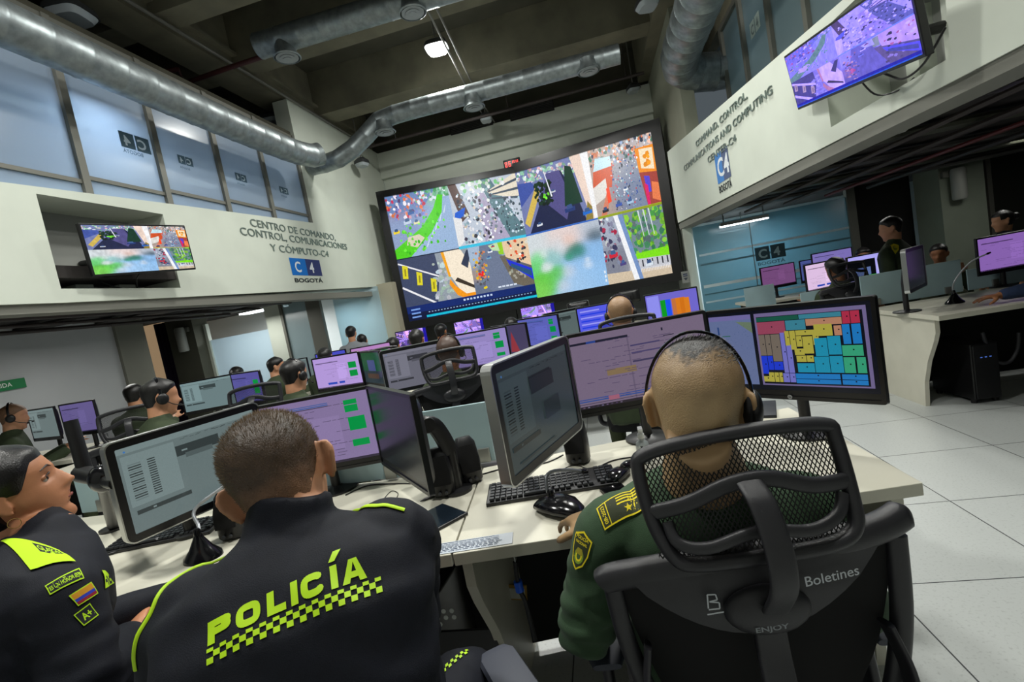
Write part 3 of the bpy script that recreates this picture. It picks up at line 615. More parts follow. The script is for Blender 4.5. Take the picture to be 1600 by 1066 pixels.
for k, (px0, py0, px1, py1) in enumerate(((1125, 355, 1200, 340), (1128, 364, 1165, 355))):
    a = wp(px0, py0, z=1.99); c = wp(px1, py1, z=1.99); yy = 8.3 + .8 * k
    a = wp(px0, py0, y=yy); c = wp(px1, py1, y=yy)
    o = thing('tube_light', ('long bright white tube light over the blue glass partition', 'short bright tube light behind the blue glass, below the long one')[k], 'light', (a.x, yy, min(a.z, 2.06)))
    MB().box(((c.x - a.x) / 2, 0, .03), (c.x - a.x, .1, .05)).box((.06, 0, .1 + (2.06 - min(a.z, 2.06)) / 2), (.012, .012, .12 + 2.06 - min(a.z, 2.06))).box((c.x - a.x - .06, 0, .1 + (2.06 - min(a.z, 2.06)) / 2), (.012, .012, .12 + 2.06 - min(a.z, 2.06))).build('housing', alu, o, smooth=False); MB().box(((c.x - a.x) / 2, 0, 0), (c.x - a.x, .06, .03)).build('tube', tube_on, o, smooth=False)
lst = ('nearest', 'second nearest', 'third nearest', 'fourth nearest', 'second farthest', 'farthest')
for k in range(6):
    y = 2.4 + k * 1.0; m = MB(); m.sweep([(RX(y) + .75, y, 2.1), (4, y + .15, 2.1), (8.2, y + .1, 2.1)], (.11, .028), side=(0, 1, 0), n=8, e=.4)
    tag(m.build('duct_run', trm if k % 2 else mat('olive_duct', S(64, 66, 54), .6)), lst[k] + ' flat duct crossing the dark underside of the right balcony', 'duct', 'flat ducts under the right balcony')
for k in range(4):
    m = MB(); x0 = 2.35 + k * .55; m.sweep([(x0 + .2, 1.2, 2.035), (x0 + .1, 5, 2.035), (x0, 7.8, 2.035)], .02 + .006 * (k % 2), n=8)
    tag(m.build('pipe', pipem if k != 2 else mat('pipe_red', S(96, 34, 34), .5)), ('pipe nearest the band', 'second pipe from the band', 'dark red pipe third from the band', 'pipe farthest from the band')[k] + ' running under the right balcony', 'pipe', 'pipes under the right balcony')
m = wp(1405, 203, z=2.06)
o = thing('smoke_detector', 'small round smoke detector under the right balcony', 'smoke detector', (m.x, m.y, 2.05)); MB().lathe([(.06, .05), (.07, .02), (.04, -.01)]).build('detector_body', mat('lamp_body_white'), o)

# room behind the camera so light stays in
struct('wall_front', MB().bb((-10, -1.5, 0), (8.4, -1.4, 5.75)), grey_wall)

# ------------------------------------------------------------------ ceiling services
def duct(name, label, path, r, seams=.28, hangers=()):
    o = thing(name, label, 'duct', path[0])
    O = V(path[0]); P = bez([V(p) - O for p in path], 14)
    m = MB(); d = 0; L = []
    for i, p in enumerate(P):
        if i: d += (p - P[i - 1]).length
        L.append(d)
    pts = []; rad = []; k = 0; total = L[-1]; 
    def at(s):
        for i in range(1, len(P)):
            if L[i] >= s: t = (s - L[i - 1]) / max(1e-9, L[i] - L[i - 1]); return P[i - 1].lerp(P[i], t)
        return P[-1]
    s = 0
    while s < total:
        pts += [at(s), at(min(total, s + .012)), at(min(total, s + .024))]; rad += [r, r * 1.025, r]; s += seams
    pts.append(P[-1]); rad.append(r)
    m.sweep(pts, rad, n=28); m.build('duct_tube', galv, o)
    return o
duct('ventilation_duct', 'long round galvanised duct running above the left upper windows', [(-3.62, -.6, 3.86), (-3.62, 2.5, 3.86), (-3.62, 5.9, 3.86), (-3.5, 6.5, 3.92)], .155)
duct('ventilation_duct', 'round galvanised duct bending up and crossing in front of the far wall', [(-4.0, 7.1, 4.0), (-3.5, 6.95, 3.95), (-3.1, 7.0, 4.12), (-2.75, 7.03, 4.36), (-2.4, 7.03, 4.4), (-1.0, 7.05, 4.4), (.83, 7.06, 4.4)], .13)
duct('ventilation_duct', 'round duct crossing the ceiling near the camera with a dark red pipe below it', [(-3.45, 5.5, 4.92), (-2.5, 5.52, 4.92), (-1.2, 5.55, 4.92), (.9, 5.6, 4.92)], .14)
duct('ventilation_duct', 'large round duct high beside the right upper windows', [(1.64, 2.0, 4.25), (1.62, 4.0, 4.22), (1.6, 6.2, 4.2), (1.62, 7.2, 4.15), (1.9, 7.5, 4.05), (2.6, 7.55, 4.0)], .25)
def diffuser(px, py, y, label, r=.16):
    c = wp(px, py, y=y); o = thing('duct_diffuser', label, 'air diffuser', c, group='round diffusers on the ducts')
    MB().lathe([(r * .75, .16), (r * .75, .05), (r, 0), (r * .9, -.01), (r * .8, .03), (.03, .03)], n=24).build('collar', galv, o)
    m = MB(); [m.lathe([(r * (.8 - .25 * k), -.005 - .01 * k), (r * (.72 - .25 * k), .015 - .01 * k)], n=24) for k in range(3)]; m.build('louvre_rings', mat('diffuser_paint', S(150, 156, 158), .5), o)
diffuser(741, 168, 7.0, 'round diffuser under the middle of the crossing duct'); diffuser(920, 112, 7.0, 'round diffuser near the right end of the crossing duct'); diffuser(602, 207, 7.0, 'round diffuser under the bend of the crossing duct')
diffuser(449, 90, 5.5, 'round diffuser on the near ceiling duct beside the red pipe'); diffuser(645, 20, 5.5, 'round diffuser on the near ceiling duct above the lit lamp')
redp = mat('red_pipe', S(70, 34, 34), .5)
m = MB(); a, b_ = wp(290, 130, z=4.82), wp(640, 12, z=4.78)
m.sweep([wp(240, 115, z=4.85), wp(278, 108, z=4.85), wp(290, 130, z=4.85), wp(360, 105, z=4.85), wp(540, 47, z=4.85), wp(660, 5, z=4.85)], .03, n=10)
tag(m.build('sprinkler_pipe', redp), 'dark red sprinkler pipe crossing below the near ceiling duct', 'pipe')
m = MB(); m.sweep([(-3.9, 8.9, 4.75), (-1, 8.9, 4.76), (1.4, 8.9, 4.78)], .028, n=8); [m.sweep([(x, 8.9, 4.76), (x, 8.9, 5.75)], .008, n=6) for x in (-3.2, -1, 1.1)]; tag(m.build('sprinkler_pipe', pipem), 'thin dark pipe running along the top of the far white wall', 'pipe')
for dx in (-.05, .06):
    m = MB(); m.sweep([wp(672, 10, z=4.95) + V((dx, 0, 0)), wp(745, 158, z=4.9) + V((dx, 0, 0)), wp(768, 192, z=4.9) + V((dx, 0, 0))], .014, n=8)
    tag(m.build('conduit', mat('conduit', S(120, 118, 112), .5, .4)), ('left' if dx < 0 else 'right') + ' thin steel conduit of the pair passing the lit ceiling lamp', 'conduit')
m = MB(); m.sweep([(-4.02, 1, 4.98), (-4.02, 9.2, 4.98)], .02, n=8); tag(m.build('conduit', mat('conduit')), 'long thin conduit fixed along the bottom of the left concrete beam', 'conduit')
def highbay(px, py, label, on=False, z=None, p=None, s=.3):
    c = V(p) if p else wp(px, py, z=z or 4.9)
    o = thing('ceiling_lamp', label, 'ceiling lamp', c, rnd.uniform(-.3, .3), group='square high-bay lamps of the hall')
    MB().sweep([(0, 0, .02), (0, 0, .08), (0, 0, .13)], [(s * .5, s * .5), (s * .46, s * .46), (s * .22, s * .22)], side=(1, 0, 0), n=24, e=.5).build('housing', mat('lamp_housing', S(70, 72, 74), .5, .4), o)
    MB().sweep([(0, 0, .02), (0, 0, -.03)], [(s * .46, s * .46), (s * .36, s * .36)], side=(1, 0, 0), n=24, e=.5).build('lens', lamp_on if on else mat('lamp_lens', S(176, 184, 190), .3), o)
    MB().sweep([(0, 0, .12), (0, 0, 5.75 - c.z)], .012, n=8).build('hanger', mat('conduit'), o)
    return o
highbay(683, 78, 'lit square ceiling lamp shining above the video wall', True, 5.08, s=.34)
highbay(112, 28, 'unlit square ceiling lamp in the upper left corner above the big duct', z=4.7, s=.36)
highbay(425, 190, 'unlit square ceiling lamp beside the left concrete beam near the far wall', z=4.85)
highbay(1012, 10, 'unlit square ceiling lamp at the top beside the right duct', z=4.8)
highbay(760, 188, 'unlit ceiling lamp hanging just above the two dark wall vents', z=4.78, s=.24)
highbay(990, 142, 'unlit ceiling lamp at the top right corner of the far wall', z=4.75, s=.24)
highbay(566, 258, 'unlit ceiling lamp low at the top left corner of the far wall', z=4.35, s=.24)

# ------------------------------------------------------------------ video wall (two halves meeting in a shallow V)
def D3(px, py, dep): return wd(px, py, dep)
dm = 9.3
def cd(p): return -(RC.transposed() @ (p - EYE)).z
A0 = D3(601.5, 312.5, dm * 191.5 / 191.5); A1 = D3(640.5, 504, dm)
B0 = D3(805, 270.5, dm); B1 = D3(839, 464, dm)
C0 = D3(1017, 210.5, dm * .89); C1 = D3(1052, 427, dm * .89)
xm, ym = (B0.x + B1.x) / 2, (B0.y + B1.y) / 2
xl, yl = (A0.x + A1.x) / 2, (A0.y + A1.y) / 2; xr, yr = (C0.x + C1.x) / 2, (C0.y + C1.y) / 2
zlo = (A1.z + B1.z + C1.z) / 3; zhi = (A0.z + B0.z + C0.z) / 3
0 and print('videowall', xl, yl, xm, ym, xr, yr, zlo, zhi, A0.z, B0.z, C0.z, A1.z, B1.z, C1.z)
VWH = zhi - zlo
WALL_FINE = True
vw = thing('video_wall', 'huge two-winged video wall showing street camera pictures on the far wall', 'video wall', (xm, ym, 0))
scrm = screen_mat('wall_screen', .95, .10, 45)
def wing(p, q, kinds):
    p = V((*p, 0)); q = V((*q, 0)); U = (q - p); w = U.length; U.normalize(); Nn = V((U.y, -U.x, 0))
    cv = Cv(w, VWH)
    hw, hh = w / 2, VWH / 2
    split = {0: .48, 2: .56}[kinds[0]]
    x1 = w * split
    feed(cv, 0, hh, x1, hh, kinds[0]); feed(cv, x1, hh, w - x1, hh, kinds[1])
    if kinds[0] == 0:
        feed(cv, 0, VWH * .09, x1 * 1.2, hh - VWH * .09, kinds[2]); feed(cv, x1 * 1.13, VWH * .11, w - x1 * 1.13, hh - VWH * .11, kinds[3])
        cv.rect(0, 0, w, VWH * .115, S(14, 40, 110)); cv.rect(0, 0, w, VWH * .06, S(10, 22, 60)); cv.rect(w * .14, .02, w * .86, VWH * .018, S(20, 190, 220))
        for k in range(34): cv.rect(w * (.16 + .024 * k), VWH * .045, .03, .018, S(150, 180, 220))
        for k in range(9): cv.rect(w * (.44 + .026 * k), VWH * .085, .04, .035, S(200, 220, 250))
        for k in range(3): cv.rect(w * .03, VWH * (.02 + .03 * k), .18, .03, S(120, 160, 230))
        for k in range(5): cv.rect(w * (.72 + .03 * k), VWH * .135, .06, .03, S(225, 235, 250))
        cv.rect(w * .48, hh - .02, w * .52, .045, S(60, 200, 235)); cv.rect(0, hh - .01, w * .48, .02, S(30, 40, 60))
    else:
        feed(cv, 0, 0, x1, hh, kinds[2]); feed(cv, x1, 0, w - x1, hh, kinds[3])
        cv.rect(x1, hh - .015, w - x1, .04, S(150, 165, 30)); cv.rect(0, hh - .01, x1, .03, S(60, 110, 200))
        for k in range(3): cv.rect(x1 - .05, .06 + .08 * k, .03, .05, S(230, 240, 250))
    O = V((p.x, p.y, zlo))
    loc = vw.location
    cv.mesh('screen', scrm, lambda x, y, h: O + U * x + V((0, 0, y)) + Nn * (h + .002) - loc, vw, cap=.03)
    return U, Nn, w
for (p, q, kk, first) in (((xl, yl), (xm, ym), (0, 1, 4, 5), True), ((xm, ym), (xr, yr), (2, 3, 6, 7), False)):
    U, Nn, w = wing(p, q, kk); p3 = V((*p, 0)); m = MB()
    fl = .14 if first else 0; fr = 0 if first else .17
    def bx(x0, x1, z0, z1, d0, d1): 
        c = p3 + U * (x0 + x1) / 2 + Nn * (d0 + d1) / 2 + V((0, 0, (z0 + z1) / 2)) - vw.location
        Rm = Matrix((U, -Nn, V((0, 0, 1)))).transposed(); m.box(c, (x1 - x0, d1 - d0, z1 - z0), Rm)
    bx(-fl, w + fr, zlo - .15, zhi + .12, -.25, -.004); bx(-fl, w + fr, zlo - .15, zlo, -.01, .05); bx(-fl, w + fr, zhi, zhi + .12 + .06 * (not first), -.01, .05)
    if fl: bx(-fl, 0, zlo, zhi, -.01, .05)
    if fr: bx(w, w + fr, zlo, zhi, -.01, .05)
    m.build('cabinet_frame', mat('video_frame', S(18, 18, 20), .3), vw, smooth=False)
o = thing('digital_clock', 'small red digital clock mounted above the middle of the video wall', 'clock', wp(801, 262, y=9.62))
MB().box((0, .03, .08), (.34, .05, .19)).build('clock_case', blackp, o, bevel=.01)
SEG = {'6': 'acdefg', '0': 'abcdef', '4': 'bcfg', '8': 'abcdefg'}
cv = Cv(.3, .16); red = (1.6, .03, .02)
for k, ch in enumerate('8604'):
    x = .01 + k * .07 + (.012 if k > 1 else 0); w, h = .045, .1
    for s_ in SEG[ch]:
        X0, Y0, W0, H0 = {'a': (0, h - .012, w, .014), 'd': (0, 0, w, .014), 'g': (0, h / 2 - .006, w, .014), 'b': (w - .014, h / 2, .014, h / 2), 'c': (w - .014, 0, .014, h / 2), 'e': (0, 0, .014, h / 2), 'f': (0, h / 2, .014, h / 2)}[s_]
        cv.rect(x + X0, .03 + Y0, W0, H0, red)
cv.mesh('digits', screen_mat('clock_digits', 1.2), plane_place((-.15, .003, .0), (1, 0, 0), (0, 0, 1), (0, -1, 0)), o)
for px, py, lab in ((573, 303, 'tiny black wall camera left of the video wall'), (1031, 183, 'tiny black wall camera right of the video wall top')):
    o = thing('wall_camera', lab, 'camera', wp(px, py, y=9.7)); MB().box((0, 0, 0), (.07, .1, .06)).build('camera_body', blackp, o, bevel=.01); MB().sweep([(0, .05, .03), (0, .1, .06), (0, .3, .06)], .012).build('camera_mount', alu, o)

# ------------------------------------------------------------------ wall lettering and logos
met = mat('brushed_letters', S(118, 132, 126), .35, .4)
def letters(o, rows, O, U, N, m, depth=.008):
    """raised letters as one sign per row"""
    for txt, x, z, h, w in rows:
        t, a, b, y0, y1 = text_tris(txt, .0); k = h / .72; kx = w / (b - a); G = []
        for q in sorted(t, key=lambda q: min(p[0] for p in q)):
            lo, hi = min(p[0] for p in q), max(p[0] for p in q)
            if G and lo < G[-1][0] - .004: G[-1][0] = max(G[-1][0], hi); G[-1][1].append(q)
            else: G.append([hi, [q]])
        for _, qs in G:
            mb = MB()
            for q in qs:
                P = [O + U * (x + (p[0] - a) * kx) + V((0, 0, z + p[1] * k)) for p in q]
                mb.add(P + [p + N * depth for p in P], [(0, 1, 2), (5, 4, 3), (0, 3, 4, 1), (1, 4, 5, 2), (2, 5, 3, 0)])
            mb.build('letter', m, o, smooth=False)
def logo(o, O, U, N, w, h, c1, c2):
    cv = Cv(w, h + .12); cv.rect(0, .1, w * .5, h, c1).rect(w * .5, .1, w * .5, h, c2)
    cv.text('C', w * .13, .1 + h * .2, h * .62, S(225, 230, 235), bold=.02).text('4', w * .6, .1 + h * .2, h * .62, S(225, 230, 235), bold=.03)
    cv.text('BOGOTÁ', w * .03, .0, h * .24, S(30, 38, 40), w=w * .94, bold=.03)
    cv.mesh('logo_panel', print_mat('print'), plane_place(O, U, (0, 0, 1), N), o)
# left: text runs along +Y on the plane x = XL
def lp(px, py): return wp(px, py, x=XL)
o = thing('wall_sign', 'metal letter sign reading CENTRO DE COMANDO on the left white balcony band', 'sign', (XL, 6.9, 2.6))
Uy = V((0, 1, 0)); Nx = V((1, 0, 0)); O = V((0, 0, 0)) 
rows = []
for txt, a, c, h in (('CENTRO DE COMANDO,', (393, 360), (523, 371), .1), ('CONTROL, COMUNICACIONES', (378, 376), (541, 384), .1), ('Y CÓMPUTO-C4', (424, 396), (513, 399), .1)):
    A, B = lp(*a), lp(*c); rows.append((txt, A.y, (A.z + B.z) / 2, h, B.y - A.y))
rows = [(t, x - 6.9, z - 2.6, h, w) for t, x, z, h, w in rows]; letters(o, rows, O + V((.002, 0, 0)), Uy, Nx, met)
A, B = lp(457, 430), lp(503, 428)
o = thing('wall_logo', 'blue and navy square logo C4 BOGOTÁ on the left white balcony band', 'logo', (XL, A.y, A.z)); logo(o, V((.002, 0, -.1)), Uy, Nx, B.y - A.y, .245, S(0, 110, 200), S(44, 54, 110))
# right: text runs towards the camera along the band
def rp_(px, py):
    d = ray(px, py); t = (2.08 - (EYE.x + .1 * EYE.y)) / (d.x + .1 * d.y); return EYE + d * t
o = thing('wall_sign', 'metal letter sign reading COMMAND, CONTROL on the right white balcony band', 'sign', (RX(5), 5, 2.6))
Ur = -Dn; O5 = RP(5, 0); rows = []
for txt, a, c, h in (('COMMAND, CONTROL,', (1088, 224), (1170, 161), .07), ('COMMUNICATIONS AND COMPUTING', (1069, 260), (1210, 158), .07), ('CENTER-C4', (1107, 252), (1152, 224), .07)):
    A, B = rp_(*a), rp_(*c); rows.append((txt, (A - O5).dot(Ur), (A.z + B.z) / 2 - 2.6, h, (B - A).dot(Ur)))
letters(o, rows, V((0, 0, 0)) + Nf * .002, Ur, Nf, met)
A, B = rp_(1122, 285), rp_(1153, 268)
o = thing('wall_logo', 'blue and grey square logo C4 BOGOTÁ on the right white balcony band', 'logo', RP(A.y, 2.22)); logo(o, Nf * .002 + V((0, 0, -.1)), Ur, Nf, .38, .31, S(70, 130, 200), S(84, 96, 130))

# ------------------------------------------------------------------ organic surfaces
def organic(mb, voxel, it=6, fac=.5):
    me = bpy.data.meshes.new('o'); me.from_pydata(mb.v, [], mb.f)
    bm = bmesh.new(); bm.from_mesh(me); bmesh.ops.recalc_face_normals(bm, faces=bm.faces); bm.to_mesh(me); bm.free()
    o = bpy.data.objects.new('o', me); COL.objects.link(o)
    r = o.modifiers.new('r', 'REMESH'); r.mode = 'VOXEL'; r.voxel_size = voxel; r.use_smooth_shade = True
    if it: s = o.modifiers.new('s', 'SMOOTH'); s.factor = fac; s.iterations = it
    bpy.context.view_layer.update()
    dg = bpy.context.evaluated_depsgraph_get(); m2 = bpy.data.meshes.new_from_object(o.evaluated_get(dg))
    bpy.data.objects.remove(o); bpy.data.meshes.remove(me); m2.polygons.foreach_set('use_smooth', [True] * len(m2.polygons)); return m2
def bvh(o):
    me = o.data; M = o.matrix_basis if not o.parent else Matrix.Translation(o.parent.location)
    return BVHTree.FromPolygons([M @ v.co for v in me.vertices], [p.vertices[:] for p in me.polygons])

# ------------------------------------------------------------------ heads
def _lerp(tab, z):
    if z <= tab[0][0]: return tab[0][1:]
    for i in range(len(tab) - 1):
        a, b = tab[i], tab[i + 1]
        if z <= b[0]:
            p, n_ = tab[max(0, i - 1)], tab[min(len(tab) - 1, i + 2)]; h = b[0] - a[0]; t = (z - a[0]) / h; out = []
            for k in range(1, len(a)):
                m0 = (b[k] - p[k]) / (b[0] - p[0]) * h; m1 = (n_[k] - a[k]) / (n_[0] - a[0]) * h
                out.append((2 * t ** 3 - 3 * t * t + 1) * a[k] + (t ** 3 - 2 * t * t + t) * m0 + (3 * t * t - 2 * t ** 3) * b[k] + (t ** 3 - t * t) * m1)
            return out
    return tab[-1][1:]
#        z      front   back   halfwidth
HEADP = [(-.118, .052, -.012, .014), (-.112, .068, -.03, .026), (-.10, .072, -.048, .036), (-.082, .073, -.066, .047), (-.06, .080, -.078, .055), (-.035, .083, -.086, .062),
         (-.005, .084, -.093, .068), (.02, .087, -.098, .0735), (.045, .087, -.099, .0755), (.068, .079, -.091, .071), (.088, .062, -.074, .060), (.103, .040, -.053, .045), (.114, .015, -.030, .027), (.120, -.002, -.012, .006)]
def g2(a, b, sa, sb): return math.exp(-(a / sa) ** 2 - (b / sb) ** 2)
def head_pt(z, ph, off=0., female=False):
    f, bk, w = _lerp(HEADP, z); mid = (f + bk) / 2 + .004; fr = sin(ph)
    hy = (f - mid) if fr > 0 else (mid - bk); c, s_ = cos(ph), sin(ph)
    e = .92; x = w * math.copysign(abs(c) ** e, c) * (1 - .10 * max(0, fr) * (1 if z < .03 else .5)); y = mid + hy * math.copysign(abs(s_) ** e, s_)
    if fr > 0:
        t = max(0, min(1, (.014 - z) / .05)) if z > -.036 else max(0, 1 - (-.036 - z) / .010)
        y += (.030 if not female else .031) * t * g2(x, 0, .009 + .006 * t, 1) * (1 if z < .014 else 0) + .004 * g2(x, z + .0, .008, .02)
        y += -.011 * (g2(x - .031, z - .004, .014, .010) + g2(x + .031, z - .004, .014, .010)) + .004 * g2(0, z - .024, 1, .009) * g2(x, 0, .045, 1)
        y += .0065 * g2(x, z + .053, .020, .0055) + .0065 * g2(x, z + .066, .017, .006) - .003 * g2(x, z + .0595, .022, .0025) - .004 * g2(x, z + .079, .02, .006) + .004 * g2(x, z + .1, .016, .012)
        x += math.copysign(.003, x) * g2(abs(x) - .055, z + .025, .02, .02)
    v = V((x, y, z))
    if off:
        n = V((x / (w + .02) ** 2, (y - mid) / (hy + .02) ** 2, z / .0145 if False else z / .12 ** 2)); v += n.normalized() * off
    return v
def head_mb(mb, Rm, c, n=44, m=34, female=False, ear=1., s=1., earout=.5):
    zs = [-.118 + .238 * (1 - cos(pi * k / m)) / 2 for k in range(m + 1)]
    vs = [c + Rm @ (head_pt(z, 2 * pi * k / n, 0, female) * s) for z in zs for k in range(n)]
    fs = [(i * n + k, i * n + (k + 1) % n, (i + 1) * n + (k + 1) % n, (i + 1) * n + k) for i in range(m) for k in range(n)]
    fs += [tuple(range(n - 1, -1, -1)), tuple(range(m * n, (m + 1) * n))]; mb.add(vs, fs)
    for sg in (-1, 1):
        if not ear: continue
        E0 = V((sg * .073, -.002, -.004)); A = Rz(sg * -earout * .9) if True else None
        u = (Rz(-sg * (pi / 2 - earout) if False else 0) @ V((0, -1, 0))); out = V((sg, 0, 0))
        u = (V((0, -1, 0)) * cos(earout) + out * sin(earout)); nn = V((0, 0, 1)).cross(u)          # ear blade leans back and out
        P = lambda a, b, q=0: c + Rm @ ((E0 + u * (a * ear) + V((0, 0, b * ear)) + nn * q) * s)
        rim = [P(.002, -.026), P(.009, -.029), P(.017, -.022), P(.026, -.004), P(.031, .012), P(.027, .025), P(.015, .031), P(.002, .026), P(-.002, .014)]
        mb.sweep(bez(rim, 4), .0045 * s * ear, n=8)
        mb.add(*_disc([P(.002, -.026), P(.012, -.024), P(.021, -.005), P(.026, .012), P(.022, .023), P(.011, .027), P(0, .02), P(-.004, -.01)], .0034 * s))
def _disc(pts, th):
    n = len(pts); c = sum(pts, V((0, 0, 0))) / n; nn = (pts[0] - c).cross(pts[2] - c).normalized() * th
    vs = [p + nn for p in pts] + [p - nn for p in pts]
    return vs, [tuple(range(n)), tuple(range(2 * n - 1, n - 1, -1))] + [(i, n + i, n + (i + 1) % n, (i + 1) % n) for i in range(n)]
def hair_cap(Rm, c, line, off, n=56, m=26, s=1., rough=0., seed=0, back=0):
    """a cap of hair with real thickness; line(phi) is the height where it starts"""
    vs = []; ph = [2 * pi * k / n for k in range(n)]
    for layer in (0, 1):
        for k in ph:
            z0 = line(k)
            for j in range(m + 1):
                t = j / m; z = z0 + (.1195 - z0) * (1 - cos(t * pi / 2)) ** .9 if False else z0 + (.1195 - z0) * sin(t * pi / 2)
                o = (off(k, z) * min(1, t * 5 + .15) if layer else -.004)
                if layer and rough: o += rough * (noise.noise(V((cos(k) * 6, sin(k) * 6, z * 60 + seed))) )
                v = head_pt(z, k, 0); d = V((v.x, v.y - .0, max(0, z) * .9)).normalized(); vs.append(c + Rm @ ((v + d * o) * s))
    N = (m + 1); L = n * N; fs = []
    for k in range(n):
        q = (k + 1) % n
        for j in range(m): fs.append((L + k * N + j, L + q * N + j, L + q * N + j + 1, L + k * N + j + 1)); fs.append((k * N + j, k * N + j + 1, q * N + j + 1, q * N + j))
        fs.append((k * N, q * N, L + q * N, L + k * N))
    fs.append(tuple(L + k * N + m for k in range(n)))
    return vs, fs
def std_line(front=.072, side=.022, backz=-.045):
    def f(ph):
        s_ = sin(ph)
        if s_ > .5: return front - .018 * (1 - (s_ - .5) * 2)
        if s_ > 0: return side + (front - .018 - side) * (s_ / .5) ** 1.3
        return side + (backz - side) * min(1, -s_ * 1.5) ** 1.2
    return f
def strands(Rm, c, N, line, length, mat_, name, parent, loc, seed=1, comb=V((0, .3, .3)), zr=(.0, .12), w=.0006, dens=None, lift=.6):
    r = random.Random(seed); mb = MB()
    for _ in range(N):
        ph = r.uniform(0, 2 * pi); z = r.uniform(*zr); z = min(.1185, z)
        if z < line(ph): continue
        if dens and r.random() > dens(ph, z): continue
        v = head_pt(z, ph, 0); nrm = V((v.x, v.y, v.z * .9)).normalized(); L = (length(ph, z) if callable(length) else length) * r.uniform(.6, 1.2)
        d = (nrm * lift + comb + V((r.uniform(-.25, .25), r.uniform(-.25, .25), r.uniform(-.25, .25)))).normalized()
        p0 = v - nrm * .001; p1 = v + d * L * .55 + nrm * L * .1; p2 = v + d * L; sd = d.cross(nrm)
        if sd.length < 1e-4: continue
        sd = sd.normalized() * w
        A = [c + Rm @ q for q in (p0 - sd, p0 + sd, p1 - sd * .7, p1 + sd * .7, p2)]
        mb.add([q - loc for q in A], [(0, 1, 3, 2), (2, 3, 4)])
    return mb.build(name, mat_, parent, smooth=True)

# ------------------------------------------------------------------ hands
def hand_mb(mb, W, D, Nn, thumb, curl=.5, s=1., spread=.10):
    """W wrist, D along the palm, Nn out of the back of the hand, thumb = +-1 side"""
    D = V(D).normalized(); Nn = (V(Nn) - D * V(Nn).dot(D)).normalized(); Sd = D.cross(Nn) * thumb
    P = lambda a, b, c: W + (D * a + Sd * b + Nn * c) * s
    mb.sweep([P(-.02, 0, 0), P(.01, 0, 0), P(.04, .002, .002), P(.07, 0, .004), P(.088, -.002, .002)], [(.024 * s, .018 * s), (.027 * s, .017 * s), (.037 * s, .015 * s), (.04 * s, .0135 * s), (.037 * s, .011 * s)], side=Sd, n=14, e=.8)
    for i, (b, L, r) in enumerate(((.030, .072, .0088), (.010, .080, .009), (-.010, .075, .0087), (-.029, .06, .0078))):
        a = P(.082 - abs(i - 1.3) * .004, b, .002); d = (D + Sd * spread * (1.2 - i * .8)).normalized(); cur = 0; pts = [a - d * .012 * s, a]; rr = [r * s, r * 1.04 * s]
        for k, fr in enumerate((.45, .32, .23)):
            cur += curl * (1.05 if k else .7) * (1 + .08 * i); dd = d * cos(cur) - Nn * sin(cur); a = a + dd * (L * fr * s)
            pts.append(a); rr.append(r * s * (.97, .88, .7)[k])
        pts.append(a + dd * .003 * s); rr.append(r * .35 * s); mb.sweep(pts, rr, n=10)
    a = P(.018, .022, -.004); d1 = (D * .62 + Sd * .72 - Nn * .3).normalized(); d2 = (D * .85 + Sd * .35 - Nn * .42).normalized(); d3 = (D * .95 - Nn * .4).normalized()
    b = a + d1 * .04 * s; c = b + d2 * .032 * s; e = c + d3 * .026 * s
    mb.sweep([a, b, c, e, e + d3 * .003 * s], [.014 * s, .0112 * s, .0105 * s, .008 * s, .004 * s], n=10)

def mixc(a, b, t): t = max(0, min(1, t)); return tuple(x + (y - x) * t for x, y in zip(a, b))
def fade_mat(name, rough=.5):
    m = print_mat(name, rough); nt = m.node_tree; tc = nt.nodes.new('ShaderNodeTexCoord'); n = nt.nodes.new('ShaderNodeTexNoise'); n.inputs['Scale'].default_value = 420; nt.links.new(tc.outputs['Object'], n.inputs[0])
    bp = nt.nodes.new('ShaderNodeBump'); bp.inputs['Strength'].default_value = .6; bp.inputs['Distance'].default_value = .002; nt.links.new(n.outputs[0], bp.inputs['Height']); nt.links.new(bp.outputs[0], nt.nodes['Principled BSDF'].inputs['Normal']); return m
